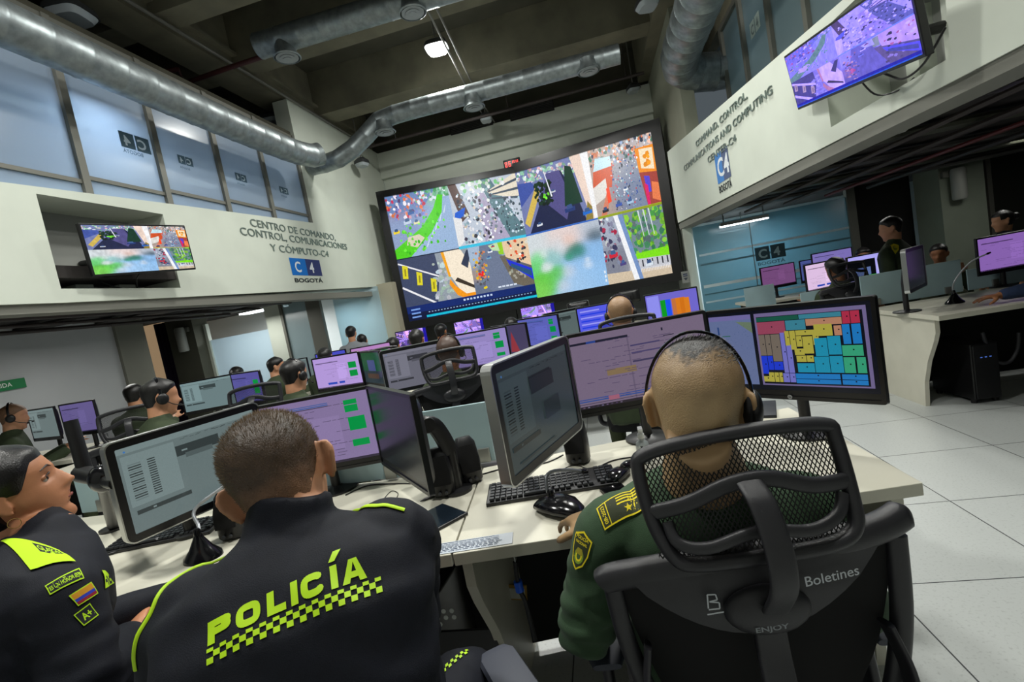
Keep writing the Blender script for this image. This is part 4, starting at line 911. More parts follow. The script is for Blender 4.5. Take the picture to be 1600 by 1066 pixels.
# ------------------------------------------------------------------ people
def eul(yaw, pitch=0, roll=0): return Rz(yaw) @ Rx(pitch) @ Ry(roll)     # pitch>0 looks up, roll>0 leans to own right
def person(label, group, J, look):
    """J: joints in world metres. Body is one surface; the clothes are its children."""
    vox = look.get('vox', .011); hero = look.get('hero', False); s = look.get('s', 1.); female = look.get('female', False)
    root = J['root']; o = thing('person', label, 'person', root, group=group)
    q = {k: v for k, v in J.items() if isinstance(v, Vector)}
    Hd, Rh = q['head'], J['Rh']; loc = root
    up = (q['chest'] - q['pelvis']).normalized(); shv = (q['shR'] - q['shL']).normalized(); hpv = V(J.get('hipv', shv)); 
    neck = q['chest'] + up * .065 * s; hb = Hd + Rh @ V((0, -.032 - .014 * (look.get('neck', 1) > 1.1), -.066)) * s
    def torso(mb, g, top=True):
        sp = [q['pelvis'] - up * .10 * s, q['pelvis'], q['pelvis'].lerp(q['chest'], .3), q['pelvis'].lerp(q['chest'], .62), q['chest'] - up * .07 * s, q['chest'] - up * .005 * s, q['chest'] + up * .04 * s, q['chest'] + up * .07 * s]
        for i, k in enumerate((0, 0, .6, 1, .7, .2, 0, 0)): sp[i] = sp[i] - up.cross(shv) * (J.get('bend', 0) * k)
        k = .93 if female else 1.
        ab = [(.15, .12), (.175, .135), (.155 * k, .12), (.17 * k, .125), (.195 * k, .125), (.190 * k, .100), (.125 * k, .078), (.066, .062)]
        ab = [((a + g) * s * look.get('bulk', 1), (b + g) * s * look.get('bulk', 1)) for a, b in ab]; sd = [hpv, hpv, hpv.lerp(shv, .3), hpv.lerp(shv, .7), shv, shv, shv, shv]
        mb.sweep(sp, ab, side=sd, n=28, e=.86)
    def limb(mb, pts, rad, n=14): mb.sweep(bez(pts, 5), [rad_at(rad, i / (5 * (len(pts) - 1))) for i in range(5 * (len(pts) - 1) + 1)], n=n)
    def rad_at(r, t): t *= len(r) - 1; i = min(int(t), len(r) - 2); return r[i] + (r[i + 1] - r[i]) * (t - i)
    sk = MB(); nk = look.get('neck', 1.)
    for m_, g in ((sk, -.032 if hero else -.018),):
        torso(m_, g)
    sk.sweep([neck - up * .03, neck + up * .01, neck.lerp(hb, .5), hb + (hb - neck).normalized() * .035], [(.064 * s * nk, .06 * s * nk), (.06 * s * nk, .058 * s * nk), (.056 * s * (nk * .85 + .15), .057 * s * (nk * .85 + .15)), (.05 * s, .044 * s)] if not female else [(.055, .05), (.049, .05), (.046, .05), (.045, .05)], side=Rh @ V((1, 0, 0)), n=20)
    head_mb(sk, Rh, Hd, female=female, ear=look.get('ear', 1.), s=s, earout=look.get('earout', .55))
    for S_ in 'LR':
        if 'wr' + S_ in q:
            sh, el, wr = q['sh' + S_], q['el' + S_], q['wr' + S_]; limb(sk, [sh, el, wr], [.045 * s, .038 * s, .025 * s])
            hd = J.get('hd' + S_, (wr - el)); hn = J.get('hn' + S_, V((0, 0, 1))); hand_mb(sk, wr, hd, hn, -1 if S_ == 'L' else 1, J.get('curl' + S_, .35), s * (.92 if female else 1), J.get('spread', .1))
        if 'kn' + S_ in q: limb(sk, [q['hip' + S_], q['kn' + S_], q['an' + S_]], [.07 * s, .05 * s, .035 * s])
    me = organic(sk, vox, look.get('sm', 2), look.get('smf', .5)); me.transform(Matrix.Translation(-loc)); me.materials.append(look['skin']); body = link('body', me, o)
    # jacket with sleeves and collar
    jk = MB(); torso(jk, .012)
    sw = look.get('sleeve', 1.)
    for S_ in 'LR':
        if 'wr' + S_ in q:
            sh, el, wr = q['sh' + S_], q['el' + S_], q['wr' + S_]; cuff = wr + (el - wr).normalized() * .012
            inn = sh + (q['chest'] - sh) * .3 + up * .012
            P = bez([inn, sh, sh.lerp(el, .5) , el, el.lerp(cuff, .5), cuff], 5); R_ = [.06, .070, .064, .055, .05, .038]
            jk.sweep(P, [rad_at(R_, i / (len(P) - 1)) * s * sw for i in range(len(P))], n=18)
        else:
            sh = q['sh' + S_]; jk.ell(sh, .07 * s)
    if look.get('collar', True):
        cn = neck + up * .008; ax = (hb - neck).normalized(); jk.sweep([neck - up * .03, neck + ax * .02, neck + ax * look.get('collar_h', .045)], [(.085 * s, .082 * s), (.070 * s, .068 * s), (.064 * s, .064 * s)], side=shv, n=24)
    me = organic(jk, look.get('jvox', vox), look.get('jsm', 5))
    if hero:
        fold = look.get('fold', .004); amp = J.get('folds', [])
        for v in me.vertices:
            p = v.co; d = noise.noise(V((p.x * 9, p.y * 9, p.z * 5)) * 1.) * fold * .8 + noise.noise(V((p.x * 22 + p.z * 14, p.y * 20, p.z * 16))) * fold * .45
            for c_, dr, wl, rad_, a in amp:
                w = math.exp(-((p - c_).length / rad_) ** 2)
                if w > .02: d += a * w * sin((p - c_).dot(dr) * 2 * pi / wl + 2.5 * noise.noise(p * 9))
            v.co = p + v.normal * d
    me.transform(Matrix.Translation(-loc)); me.materials.append(look['jacket']); jacket = link(look.get('jname', 'jacket'), me, o)
    if 'knL' in q:
        tr = MB(); tr.sweep([q['pelvis'] - up * .1, q['pelvis'], q['pelvis'] + up * .06], [(.17 * s, .13 * s), (.175 * s, .14 * s), (.165 * s, .13 * s)], side=hpv, n=24)
        for S_ in 'LR': limb(tr, [q['hip' + S_], q['kn' + S_], q['an' + S_]], [.095 * s, .068 * s, .05 * s], 16)
        me = organic(tr, max(vox, .011), 3); me.transform(Matrix.Translation(-loc)); me.materials.append(look['trousers']); link('trousers', me, o)
        for S_ in 'LR':
            a = q['an' + S_]; fd = V(J['foot']); m = MB(); m.sweep([a + fd * -.06 + V((0, 0, .0)) * 1, a + fd * .02, a + fd * .12, a + fd * .19], [(.038, .045), (.042, .05), (.046, .034), (.03, .018)], side=fd.cross(V((0, 0, 1))), n=12, e=.8)
            m.v = [tuple(V(v) - loc) for v in m.v]; m.build('shoe', mat('boot_black', S(20, 20, 20), .35), o)
    # hair
    hs = look.get('hair', 'short')
    if hs:
        line = look.get('line', std_line()); off = look.get('off', lambda k, z: .006)
        m = MB(); m.add(*hair_cap(Rh, Hd, line, off, s=s, rough=look.get('hrough', .002), n=110 if look.get('haircol') else 56, m=60 if look.get('haircol') else 26))
        if hs == 'bun':
            bc = Hd + Rh @ V((0, -.125, look.get('bunz', .03))); m.ell(bc, (.042, .034, .04), Rh, e=.95); m.sweep([Hd + Rh @ V((0, -.08, .02)), bc], .03)
        hc_ = look.get('haircol')
        if hc_:
            m.vc = [hc_(Rh.transposed() @ (V(v) - Hd)) for v in m.v]; m.c = [(0, 0, 0)] * len(m.f)
        m.v = [tuple(V(v) - loc) for v in m.v]; m.build('hair', look.get('hairmat', hair_d), o)
    return o, body, jacket
def seated(head, yaw, lean=.18, **k):
    """joints of someone sitting at a desk, from the head down"""
    Hd = V(head); f = V((-sin(yaw), cos(yaw), 0)); r = V((cos(yaw), sin(yaw), 0)); z = V((0, 0, 1)); s = k.get('s', 1.)
    hy = k.get('hyaw', yaw); Rh = eul(hy, k.get('hpitch', -.08), k.get('hroll', 0))
    chest = Hd - z * .205 * s - f * (.03 + lean * .1); pel = V((chest.x, chest.y, 0)) - f * lean * .45 + z * min(.60, chest.z - .36); 
    sh = .17 * s
    J = dict(root=V((pel.x, pel.y, 0)), head=Hd, Rh=Rh, chest=chest, pelvis=pel, shL=chest - r * sh - z * .035, shR=chest + r * sh - z * .035, foot=f, bend=0)
    ea = k.get('reach', .34)
    for S_, g in (('L', -1), ('R', 1)):
        sp_ = J['sh' + S_]; el = sp_ + f * .10 - z * .25 + r * g * .04; J['el' + S_] = el
        J['wr' + S_] = V((el.x, el.y, .80)) + f * .24 - r * g * .05; J['hn' + S_] = z
        hip = pel + r * g * .09 - z * .03; J['hip' + S_] = hip; kn = hip + f * .42 + r * g * .05; kn.z = .52; J['kn' + S_] = kn; an = kn + f * .02; an.z = .09; J['an' + S_] = an
    return J
def standing(head, yaw, **k):
    Hd = V(head); f = V((-sin(yaw), cos(yaw), 0)); r = V((cos(yaw), sin(yaw), 0)); z = V((0, 0, 1)); s = k.get('s', 1.)
    Rh = eul(k.get('hyaw', yaw), k.get('hpitch', -.05), 0); chest = Hd - z * .21 * s - f * .02; pel = chest - z * .45; top = Hd.z + .12
    J = dict(root=V((pel.x, pel.y, 0)), head=Hd, Rh=Rh, chest=chest, pelvis=pel, shL=chest - r * .175 * s - z * .03, shR=chest + r * .175 * s - z * .03, foot=f)
    for S_, g in (('L', -1), ('R', 1)):
        el = J['sh' + S_] - z * .27 + r * g * .06 - f * .02; J['el' + S_] = el; J['wr' + S_] = el - z * .2 + f * (.10 if k.get('arms') != 'front' else .2) - r * g * (.0 if k.get('arms') != 'front' else .14)
        J['hn' + S_] = r * g; hip = pel + r * g * .09; J['hip' + S_] = hip; kn = V((hip.x, hip.y, pel.z * .53)) + f * .01; J['kn' + S_] = kn; an = V((hip.x, hip.y, .09)) - f * .02; J['an' + S_] = an
    return J
def headset(label, Hd, Rh, s=1., cup='R', mic=True, n_=None, big=1.):
    Hd = V(Hd); o = thing('headset', label, 'headset', Hd, group=None)
    P = lambda x, y, z: Rh @ (V((x, y, z)) * s)
    arc = [P(.087 * sin(t), -.004 - .012 * cos(t / 1.2), .012 + .121 * cos(t)) for t in [(-1.45 + 2.9 * k / 22) for k in range(23)]]
    MB().sweep(arc, (.009 * big, .0028 * big), side=Rh @ V((0, 1, 0)), n=10, e=.7).build('headband', blackg, o)
    for sg in (1, -1):
        full = (cup == 'both') or (sg == (1 if cup == 'R' else -1))
        if full:
            MB().ell(P(sg * .090, 0, -.004), (.014, .032 * big, .034 * big), Rh).build('ear_cup', blackp, o); MB().ell(P(sg * .080, 0, -.004), (.010, .034 * big, .036 * big), Rh).build('ear_cushion', mat('ear_foam', S(24, 24, 26), .9), o)
            if mic:
                MB().sweep(bez([P(sg * .094, .01, -.015), P(sg * .09, .05, -.045), P(sg * .06, .095, -.062)], 6), .0028, n=8).build('microphone_boom', blackp, o); MB().ell(P(sg * .056, .1, -.064), (.008, .01, .007), Rh).build('microphone', mat('ear_foam'), o)
        else: MB().sweep([P(sg * .086, -.006, .03), P(sg * .088, -.014, .015), P(sg * .086, -.022, .002)], [(.006, .003), (.012, .004), (.010, .004)], side=Rh @ V((0, 1, 0)), n=10).build('temple_pad', blackg, o)
    return o
def decal(cv, quad, body, name, m, parent, lift=.0018, sub=.012, dz=.00006):
    """fit a flat print onto a garment; quad = lower left, lower right, upper right, upper left, in world metres"""
    T = bvh(body); a, b, c, d = [V(p) for p in quad]; loc = parent.location if parent else V((0, 0, 0)); AX = (c - a).cross(d - b).normalized()
    def place(x, y, h):
        s_, t = x / cv.w, y / cv.h; p = a * (1 - s_) * (1 - t) + b * s_ * (1 - t) + c * s_ * t + d * (1 - s_) * t
        q, nn, i, dist = T.ray_cast(p + AX * .12, -AX, .3)
        if q is None or (q - p).length > .09: q, nn, i, dist = T.find_nearest(p)
        return q + (nn + AX).normalized() * (lift + h) - loc
    return cv.mesh(name, m, place, parent, dz=dz, sub=sub)
def on_body(T, px, py, fallback=1.):
    r = ray(px, py).normalized(); h = T.ray_cast(EYE, r)
    return h[0] if h[0] is not None else EYE + r * fallback

# ------------------------------------------------------------------ furniture
def panel_profile(y0, y1, z=.70): return [(y1, 0), (y1, z), (y0, z), (y0, z - .10), (y0 + .03, z - .17), (y0 + .12, z - .33), (y0 + .18, z - .5), (y0 + .20, 0)]
def desk(label, poly, z=.73, th=.035, panels=(), group=None, screens=()):
    c = sum((V((*p, 0)) for p in poly), V((0, 0, 0))) / len(poly)
    o = thing('desk', label, 'desk', c, group=group); q = [(x - c.x, y - c.y) for x, y in poly]
    MB().prism(q, (0, 0, th), (0, 0, z - th)).build('desk_top', desk_m, o, smooth=False, bevel=.002)
    for (x, y0, y1) in panels:
        MB().prism(panel_profile(y0 - c.y, y1 - c.y, z - th), (.03, 0, 0), (x - c.x, 0, 0), (0, 1, 0), (0, 0, 1)).build('side_panel', desk_m, o, smooth=False)
    (xa, ya), (xb, yb_) = q[-1], q[-2]
    d = V((xb - xa, yb_ - ya, 0)); L = d.length; Rr = Rz(atan2(d.y, d.x)); m_ = V(((xa + xb) / 2, (ya + yb_) / 2, .45)) + Rr @ V((0, -.12, 0))
    MB().box(m_ + V((0, 0, -.08)), (L - .1, .02, .66), Rr).build('modesty_panel', mat('modesty_shade_black', S(16, 16, 16), .7), o, smooth=False)  # made black and tall to stand in for the shade under the desk
    return o
def partition(label, p, q, z0, z1, group='frosted screens between the desks', th=.012):
    p, q = V((*p, 0)), V((*q, 0)); d = q - p; c = (p + q) / 2; o = thing('desk_screen', label, 'desk divider', (c.x, c.y, z0), atan2(d.y, d.x), group)
    MB().box((0, 0, (z1 - z0) / 2), (d.length, th, z1 - z0)).build('glass_panel', tealp2, o, smooth=False, bevel=.002)
    for x in (-.35, .35): MB().box((x * d.length, 0, .03), (.05, .035, .06)).build('clamp', alu, o, smooth=False, bevel=.003)
    return o
tealp2 = mat('teal_divider', S(164, 190, 196), .35, ns=5, na=.06)
def monitor(label, x, y, zc, yaw, w, h, ui, style='black', stand='post', base=.73, group=None, strength=.6, logo_=False, tilt=0, side_edge=.02):
    o = thing('monitor', label, 'monitor', (x, y, base), radians(yaw), group); z = zc - base; T = Rx(-tilt)
    bz = .014 if style != 'silver' else .024; e = silver if style == 'silver' else bezel_m
    m = MB(); d = .018
    # frame ring with a recess for the screen
    def rr(w_, h_, r, yy): 
        out = []
        for cx, cz, a0 in ((w_ / 2 - r, h_ / 2 - r, 0), (-w_ / 2 + r, h_ / 2 - r, 90), (-w_ / 2 + r, -h_ / 2 + r, 180), (w_ / 2 - r, -h_ / 2 + r, 270)):
            for k in range(5): a = radians(a0 + k * 22.5); out.append(T @ V((cx + r * cos(a), yy, cz + r * sin(a))) + V((0, 0, z)))
        return out
    R0 = .022 if style == 'silver' else .008
    A, B, C_, D_ = rr(w, h, R0, -.0), rr(w - .004, h - .004, R0, -d), rr(w - 2 * bz, h - 2 * bz, .004, -d), rr(w - 2 * bz, h - 2 * bz, .004, -d + .004)
    k = 20; vs = A + B + C_ + D_; fs = [(i, (i + 1) % k, k + (i + 1) % k, k + i) for i in range(k)] + [(k + i, k + (i + 1) % k, 2 * k + (i + 1) % k, 2 * k + i) for i in range(k)] + [(2 * k + i, 2 * k + (i + 1) % k, 3 * k + (i + 1) % k, 3 * k + i) for i in range(k)] + [tuple(range(3 * k, 4 * k)), tuple(range(k - 1, -1, -1))]
    m.add(vs, fs); m.build('bezel', bezel_m, o, smooth=False)
    if style == 'silver':
        m = MB(); A2, B2, C2, D2 = rr(w + .006, h + .006, R0 + .003, .012), rr(w + .006, h + .006, R0 + .003, -d - .002), rr(w - .002, h - .002, R0, -d - .002), rr(w - .002, h - .002, R0, .012)
        m.add(A2 + B2 + C2 + D2, [(j * k + i, j * k + (i + 1) % k, ((j + 1) % 4) * k + (i + 1) % k, ((j + 1) % 4) * k + i) for j in range(4) for i in range(k)]); m.build('metal_edge', silver, o, smooth=False)
    MB().sweep([T @ V((0, -.002, 0)) + V((0, 0, z)), T @ V((0, .018, 0)) + V((0, 0, z)), T @ V((0, .034, 0)) + V((0, 0, z))], [(w * .497, h * .493), (w * .46, h * .45), (w * .3, h * .28)], side=(1, 0, 0), n=24, e=.28).build('back_shell', blackp, o)
    cv = Cv(w - 2 * bz, h - 2 * bz - (.02 if style != 'silver' else 0)); ui(cv)
    ox, oz = -(w / 2 - bz), -(h / 2 - bz) + (.02 if style != 'silver' else 0)
    cv.mesh('screen', screen_mat('screen_%.2f' % strength, strength, .03, 300), lambda a, b, q: T @ V((ox + a, -d + .0035 - q - .0002, oz + b)) + V((0, 0, z)), o)
    if logo_:
        lg = Cv(.016, .016); lg.disc(.008, .008, .0075, S(150, 152, 154), n=20).text('hp', .0035, .005, .007, S(20, 22, 26), w=.009, bold=.02, shear=.2); lg.mesh('badge', print_mat('badge_print', .3), lambda a, b, q: T @ V((-.008 + a, -d - .0006 - q, -h / 2 + .004 + b)) + V((0, 0, z)), o)
    # stand
    if stand == 'post':
        MB().lathe([(.09, 0), (.09, .008), (.03, .014), (.022, .02)], (0, .07, 0)).build('stand_base', blackp, o)
        MB().sweep([(0, .07, .01), (0, .07, z * .7), (0, .055, z)], [.019, .018, .02]).build('stand_post', blackp, o); MB().box((0, .04, z), (.1, .03, .1)).build('mount_plate', blackp, o, bevel=.004)
    elif stand == 'foot':
        MB().box((0, .06, .008), (.24, .17, .016)).build('stand_base', blackp, o, bevel=.005); MB().sweep([(0, .08, .01), (0, .07, z * .6), (0, .04, z - .02)], [(.035, .012), (.03, .012), (.04, .012)], side=(1, 0, 0), e=.6).build('stand_neck', blackp, o)
    elif stand == 'swing':
        MB().lathe([(.05, 0), (.05, .01), (.02, .016), (.018, .12)], (.33, .31, 0)).build('stand_base', blackp, o)
        MB().sweep([(.33, .31, .10), (.30, .25, z * .9), (.12, .10, z), (0, .05, z)], [.018, .02, .02, .02]).build('swing_arm', blackp, o)
    elif stand == 'arm':
        MB().lathe([(.055, 0), (.055, .012), (.022, .018), (.02, .14), (.02, .16)], (.0, .17, 0)).build('stand_post', blackp, o)
        MB().sweep(bez([(0, .17, .15), (0, .15, z * .8), (0, .12, z * .98), (.0, .05, z)], 5), (.03, .022), e=.6).build('arm_joint', blackp, o)
        MB().box((0, .035, z), (.1, .018, .1)).build('mount_plate', blackp, o, bevel=.004); MB().lathe([(.026, -.03), (.03, -.02), (.03, .02), (.026, .03)], (0, .1, z), Ry(pi / 2)).build('arm_knuckle', blackp, o)
    return o

def make_chair(label, headrest=True, hero=False, group=None, writing=False, low=False):
    o = thing('office_chair', label, 'chair', group=group); mesh_m = chair_mesh
    B = lambda name, mb, m=chairp, **k: mb.build(name, m, o, **k)
    n = 24 if hero else 10
    base = MB(); base.lathe([(.05, .07), (.055, .09), (.04, .13), (.03, .14)])
    for k in range(5):
        a = 2 * pi * k / 5 + .3; d = V((cos(a), sin(a), 0)); base.sweep([d * .03 + V((0, 0, .105)), d * .16 + V((0, 0, .10)), d * .30 + V((0, 0, .07))], [(.03, .022), (.025, .018), (.018, .012)], side=V((-d.y, d.x, 0)), e=.7)
    B('star_base', base)
    for k in range(5):
        a = 2 * pi * k / 5 + .3; d = V((cos(a), sin(a), 0)); m = MB(); t = V((-d.y, d.x, 0))
        for sg in (-1, 1): m.lathe([(.008, -.009), (.028, -.009), (.03, 0), (.028, .009), (.008, .009)], d * .30 + t * .014 * sg + V((0, 0, .03)), Matrix((d, V((0, 0, 1)), t)).transposed(), n=16)
        m.box(d * .30 + V((0, 0, .045)), (.02, .02, .04)); B('caster', m)
    B('gas_column', MB().lathe([(.03, .12), (.03, .28), (.018, .285), (.018, .4)]), mat('chrome_dark', S(90, 92, 96), .25, .9))
    B('mechanism', MB().box((0, -.03, .41), (.18, .26, .05)), bevel=.01)
    B('seat', MB().sweep([(0, -.22, .455), (0, -.12, .465), (0, .1, .47), (0, .22, .46), (0, .26, .44)], [(.21, .03), (.24, .035), (.245, .035), (.23, .032), (.19, .016)], side=(1, 0, 0), n=24, e=.6), mat('seat_mesh', S(20, 20, 22), .9, bump=.3, bs=900))
    yb_ = lambda x, z: -.275 + .45 * x * x - .03 * math.exp(-((z - .62) / .12) ** 2) * 0 + (-.03 * (z - .9))
    if not low:
        # back frame: swept-back top bar with lifted tips, side rails running down and in
        top = [(-.262, .905), (-.235, .918), (-.12, .935), (0, .942), (.12, .944), (.22, .955), (.27, .972)]
        P = bez([(x, yb_(x, z) + .01, z) for x, z in top], 6)
        R_ = []
        for i in range(len(P)): t = i / (len(P) - 1); e_ = min(t, 1 - t) * 10; R_.append((.021 * min(1, .45 + e_), .024 * min(1, .45 + e_)))
        B('top_bar', MB().sweep(P, R_, side=(0, 1, 0), n=n, e=.85))
        for sg in (-1, 1):
            pts = [(sg * .245, yb_(.24, .9) + .01, .905 + .03 * (sg > 0)), (sg * .235, yb_(.235, .8), .8), (sg * .205, yb_(.2, .68) - .005, .68), (sg * .16, yb_(.15, .56), .56), (sg * .09, -.25, .5)]
            B('side_rail', MB().sweep(bez(pts, 6), (.017, .013), side=(1, 0, 0), n=n, e=.8))
            if hero:
                pts = [(sg * .20, -.262, .80), (sg * .215, -.285, .72), (sg * .19, -.315, .64), (sg * .12, -.335, .60), (sg * .03, -.34, .60)]
                B('lumbar_arm', MB().sweep(bez(pts, 6), (.006, .022), side=(1, 0, 0), n=n, e=.8))
        pl = [];  # D-shaped plate under the top bar
        for k in range(13): t = k / 12; pl.append((-.215 + .43 * t, .925 + .03 * t))
        for k in range(1, 16): t = k / 16; pl.append((.215 - .43 * t, .955 - .03 * t - .118 * sin(pi * t) ** .8))
        m = MB(); c0 = V((0, yb_(0, .9) + .0, .9)); F_ = [V((x, yb_(x, z) - .006 - .008 * (1 if .9 > z else .4), z)) for x, z in pl]; Bk = [V((x, yb_(x, z) + .012, z)) for x, z in pl]; N_ = len(pl)
        cf = V((0, yb_(0, .9) - .026, .895)); cb = V((0, yb_(0, .9) + .012, .895)); m.add(F_ + Bk + [cf, cb], [(i, (i + 1) % N_, 2 * N_) for i in range(N_)] + [(N_ + (i + 1) % N_, N_ + i, 2 * N_ + 1) for i in range(N_)] + [(i, N_ + i, N_ + (i + 1) % N_, (i + 1) % N_) for i in range(N_)]); B('yoke_plate', m)
        m = MB(); m.ell((.0, yb_(0, .88) - .026, .872), (.07, .022, .042)); B('bracket_boss', m)
        if writing:
            def wr(cv, O, name):
                U = V((1, 0, .06)).normalized(); Vv = V((-.06, 0, 1)).normalized()
                cv.mesh(name, print_mat('marker'), lambda a, b, h: V((O[0], 0, O[1])) + U * a + Vv * b + V((0, yb_(O[0] + a, O[1]) - .031 - h - (0.016 if name == 'maker_name' else -.004), 0)), o)
            mk = S(200, 205, 210)
            cv = Cv(.06, .04)
            for a, b_ in (((.006, .012), (.009, .036)), ((.009, .036), (.022, .035)), ((.022, .035), (.023, .026)), ((.023, .026), (.01, .024)), ((.01, .024), (.025, .021)), ((.025, .021), (.024, .011)), ((.024, .011), (.006, .011)), ((.002, .003), (.034, .005))): cv.line(a, b_, .0024, mk)
            wr(cv, (-.098, .868), 'marker_letter')
            cv = Cv(.12, .03); cv.text('Boletines', .004, .004, .017, mk, w=.088, bold=.006); wr(cv, (.062, .898), 'marker_word')
            cv = Cv(.06, .02); cv.text('ENJOY', .002, .002, .0085, S(140, 145, 150), w=.052, bold=.02); wr(cv, (-.03, .846), 'maker_name')
        B('spine', MB().sweep(bez([(0, -.12, .42), (0, -.26, .46), (0, -.335, .56), (0, -.33, .68), (0, -.30, .80), (0, -.295, .90)], 6), (.026, .011), side=(1, 0, 0), n=n, e=.5))
        m = MB(); nx, nz = 10, 10; vs = []
        for j in range(nz + 1):
            z = .50 + .43 * j / nz; hw = .09 + (.235 - .09) * min(1, (j / nz) ** .6 * 1.05)
            for i in range(nx + 1): x = -hw + 2 * hw * i / nx; vs.append((x, yb_(x, z) + .012 + .03 * math.exp(-((z - .62) / .1) ** 2), z))
        m.add(vs, [(j * (nx + 1) + i, j * (nx + 1) + i + 1, (j + 1) * (nx + 1) + i + 1, (j + 1) * (nx + 1) + i) for j in range(nz) for i in range(nx)]); B('back_mesh', m, mat('back_weave', S(9, 9, 10), .9))
    if low:
        B('back_pad', MB().sweep([(0, -.24, .52), (0, -.26, .56), (0, -.27, .66), (0, -.28, .74), (0, -.28, .77)], [(.16, .012), (.2, .02), (.215, .022), (.20, .02), (.16, .01)], side=(1, 0, 0), n=24, e=.6))
        B('spine', MB().sweep([(0, -.12, .42), (0, -.28, .46), (0, -.30, .62)], (.03, .01), side=(1, 0, 0), n=n, e=.5))
    for sg in (-1, 1):
        B('arm_post', MB().sweep(bez([(sg * .2, -.02, .43), (sg * .28, -.02, .45), (sg * .29, -.0, .55), (sg * .285, 0, .64)], 5), (.03, .014), side=(0, 1, 0), n=n, e=.7))
        B('arm_pad', MB().sweep([(sg * .285, -.13, .655), (sg * .285, -.1, .66), (sg * .28, .1, .66), (sg * .28, .13, .655)], [(.03, .008), (.042, .014), (.042, .014), (.03, .008)], side=(1, 0, 0), n=n, e=.6), mat('arm_pad_grey', S(52, 56, 68), .6))
    if headrest:
        yh = lambda x, z: -.30 + .5 * x * x + .25 * (z - 1.0)
        def hp(x, z, d=0): return (x, yh(x, z) + d, z)
        loop = [(-.150, 1.135), (-.06, 1.150), (.06, 1.152), (.148, 1.142), (.160, 1.12), (.163, 1.03), (.155, .985), (.11, .968), (0, .965), (-.10, .962), (-.135, .975), (-.158, 1.03), (-.166, 1.11)]
        B('headrest_frame', MB().sweep(bez([hp(x, z) for x, z in loop], 6, True), [(.013, .012 + .006 * (0)) for _ in range(6 * len(loop))], n=n, closed=True, side=(0, 1, 0)))
        B('headrest_bar', MB().sweep(bez([hp(-.158, 1.045, -.004), hp(-.1, 1.058, -.012), hp(-.03, 1.083, -.018), hp(.03, 1.085, -.018), hp(.1, 1.062, -.012), hp(.158, 1.056, -.004)], 6), (.008, .013), side=(0, 1, 0), n=n, e=.8))
        B('headrest_bar', MB().sweep(bez([hp(-.135, 1.03, -.004), hp(-.125, 1.0, -.01), hp(-.08, .992, -.014), hp(.0, 1.01, -.016), hp(.08, 1.0, -.014), hp(.13, 1.012, -.008), hp(.148, 1.04, -.004)], 6), (.007, .010), side=(0, 1, 0), n=n, e=.8))
        m = MB(); vs = []; nx, nz = 14, 8
        for j in range(nz + 1):
            for i in range(nx + 1): x = -.158 + .316 * i / nx; z = .968 + .178 * j / nz; vs.append(hp(x, z, .008))
        m.add(vs, [(j * (nx + 1) + i, j * (nx + 1) + i + 1, (j + 1) * (nx + 1) + i + 1, (j + 1) * (nx + 1) + i) for j in range(nz) for i in range(nx)]); B('headrest_mesh', m, mesh_m)
        B('headrest_bracket', MB().sweep(bez([hp(0, 1.085, -.022), hp(.006, 1.06, -.05), (.012, -.355, 1.0), (.012, -.355, .94), (.004, -.325, .885)], 8), [(.021, .006)] * 33, side=(1, 0, 0), n=n, e=.6))
    return o
# open diamond weave of the headrest
chair_mesh = mat('headrest_weave', S(16, 16, 18), .6); nt = chair_mesh.node_tree; b = nt.nodes['Principled BSDF']
tc = nt.nodes.new('ShaderNodeTexCoord'); sx = nt.nodes.new('ShaderNodeSeparateXYZ'); nt.links.new(tc.outputs['Object'], sx.inputs[0])
def mth(op, a, b_=None):
    n_ = nt.nodes.new('ShaderNodeMath'); n_.operation = op
    for i, v in enumerate((a, b_)):
        if v is None: continue
        if isinstance(v, (int, float)): n_.inputs[i].default_value = v
        else: nt.links.new(v, n_.inputs[i])
    return n_.outputs[0]
xs = mth('MULTIPLY', sx.outputs[0], 2 * pi / .0078); zs = mth('MULTIPLY', sx.outputs[2], 2 * pi / .0125)
c1 = mth('ABSOLUTE', mth('SINE', mth('MULTIPLY', mth('ADD', xs, zs), .5))); c2 = mth('ABSOLUTE', mth('SINE', mth('MULTIPLY', mth('SUBTRACT', xs, zs), .5)))
al = mth('LESS_THAN', mth('MINIMUM', c1, c2), .46); nt.links.new(al, b.inputs['Alpha'])

# ------------------------------------------------------------------ desks
D1 = desk('long cream desk in front of the three nearest officers, left of the seam', [(-2.5, .93), (-.503, 1.18), (-.57, 1.83), (-2.65, 1.80)])
D2 = desk('cream desk with the keyboard, right of the seam, ending beside the tiled aisle', [(-.497, 1.18), (.73, 1.335), (.70, 2.12), (-.565, 1.83)], panels=((-.50, 1.24, 1.8), (.685, 1.40, 1.93)))
D3_ = desk('cream desk with a curved end panel beside the aisle at right', [(2.28, 3.78), (4.7, 3.84), (4.7, 4.78), (2.30, 4.72)], panels=((2.31, 3.88, 4.68),))
desk('cream desk of the second row behind the left wide gap', [(-4.3, 2.65), (-2.95, 2.75), (-3.0, 3.35), (-4.3, 3.3)])
desk('cream desk under the two far left teal and purple screens', [(-6.2, 3.2), (-4.6, 3.25), (-4.65, 3.95), (-6.2, 3.9)])
desk('cream desk of the second row left of the middle swivel chair', [(-3.9, 3.55), (-1.75, 3.6), (-1.8, 4.25), (-3.95, 4.2)])
desk('cream desk behind the middle swivel chair', [(-1.7, 3.15), (-.45, 3.5), (-.5, 4.15), (-1.75, 4.1)])
desk('cream desk of the third row under the bright floor plan screen', [(-.42, 4.45), (1.15, 4.55), (1.1, 5.3), (-.45, 5.3)])
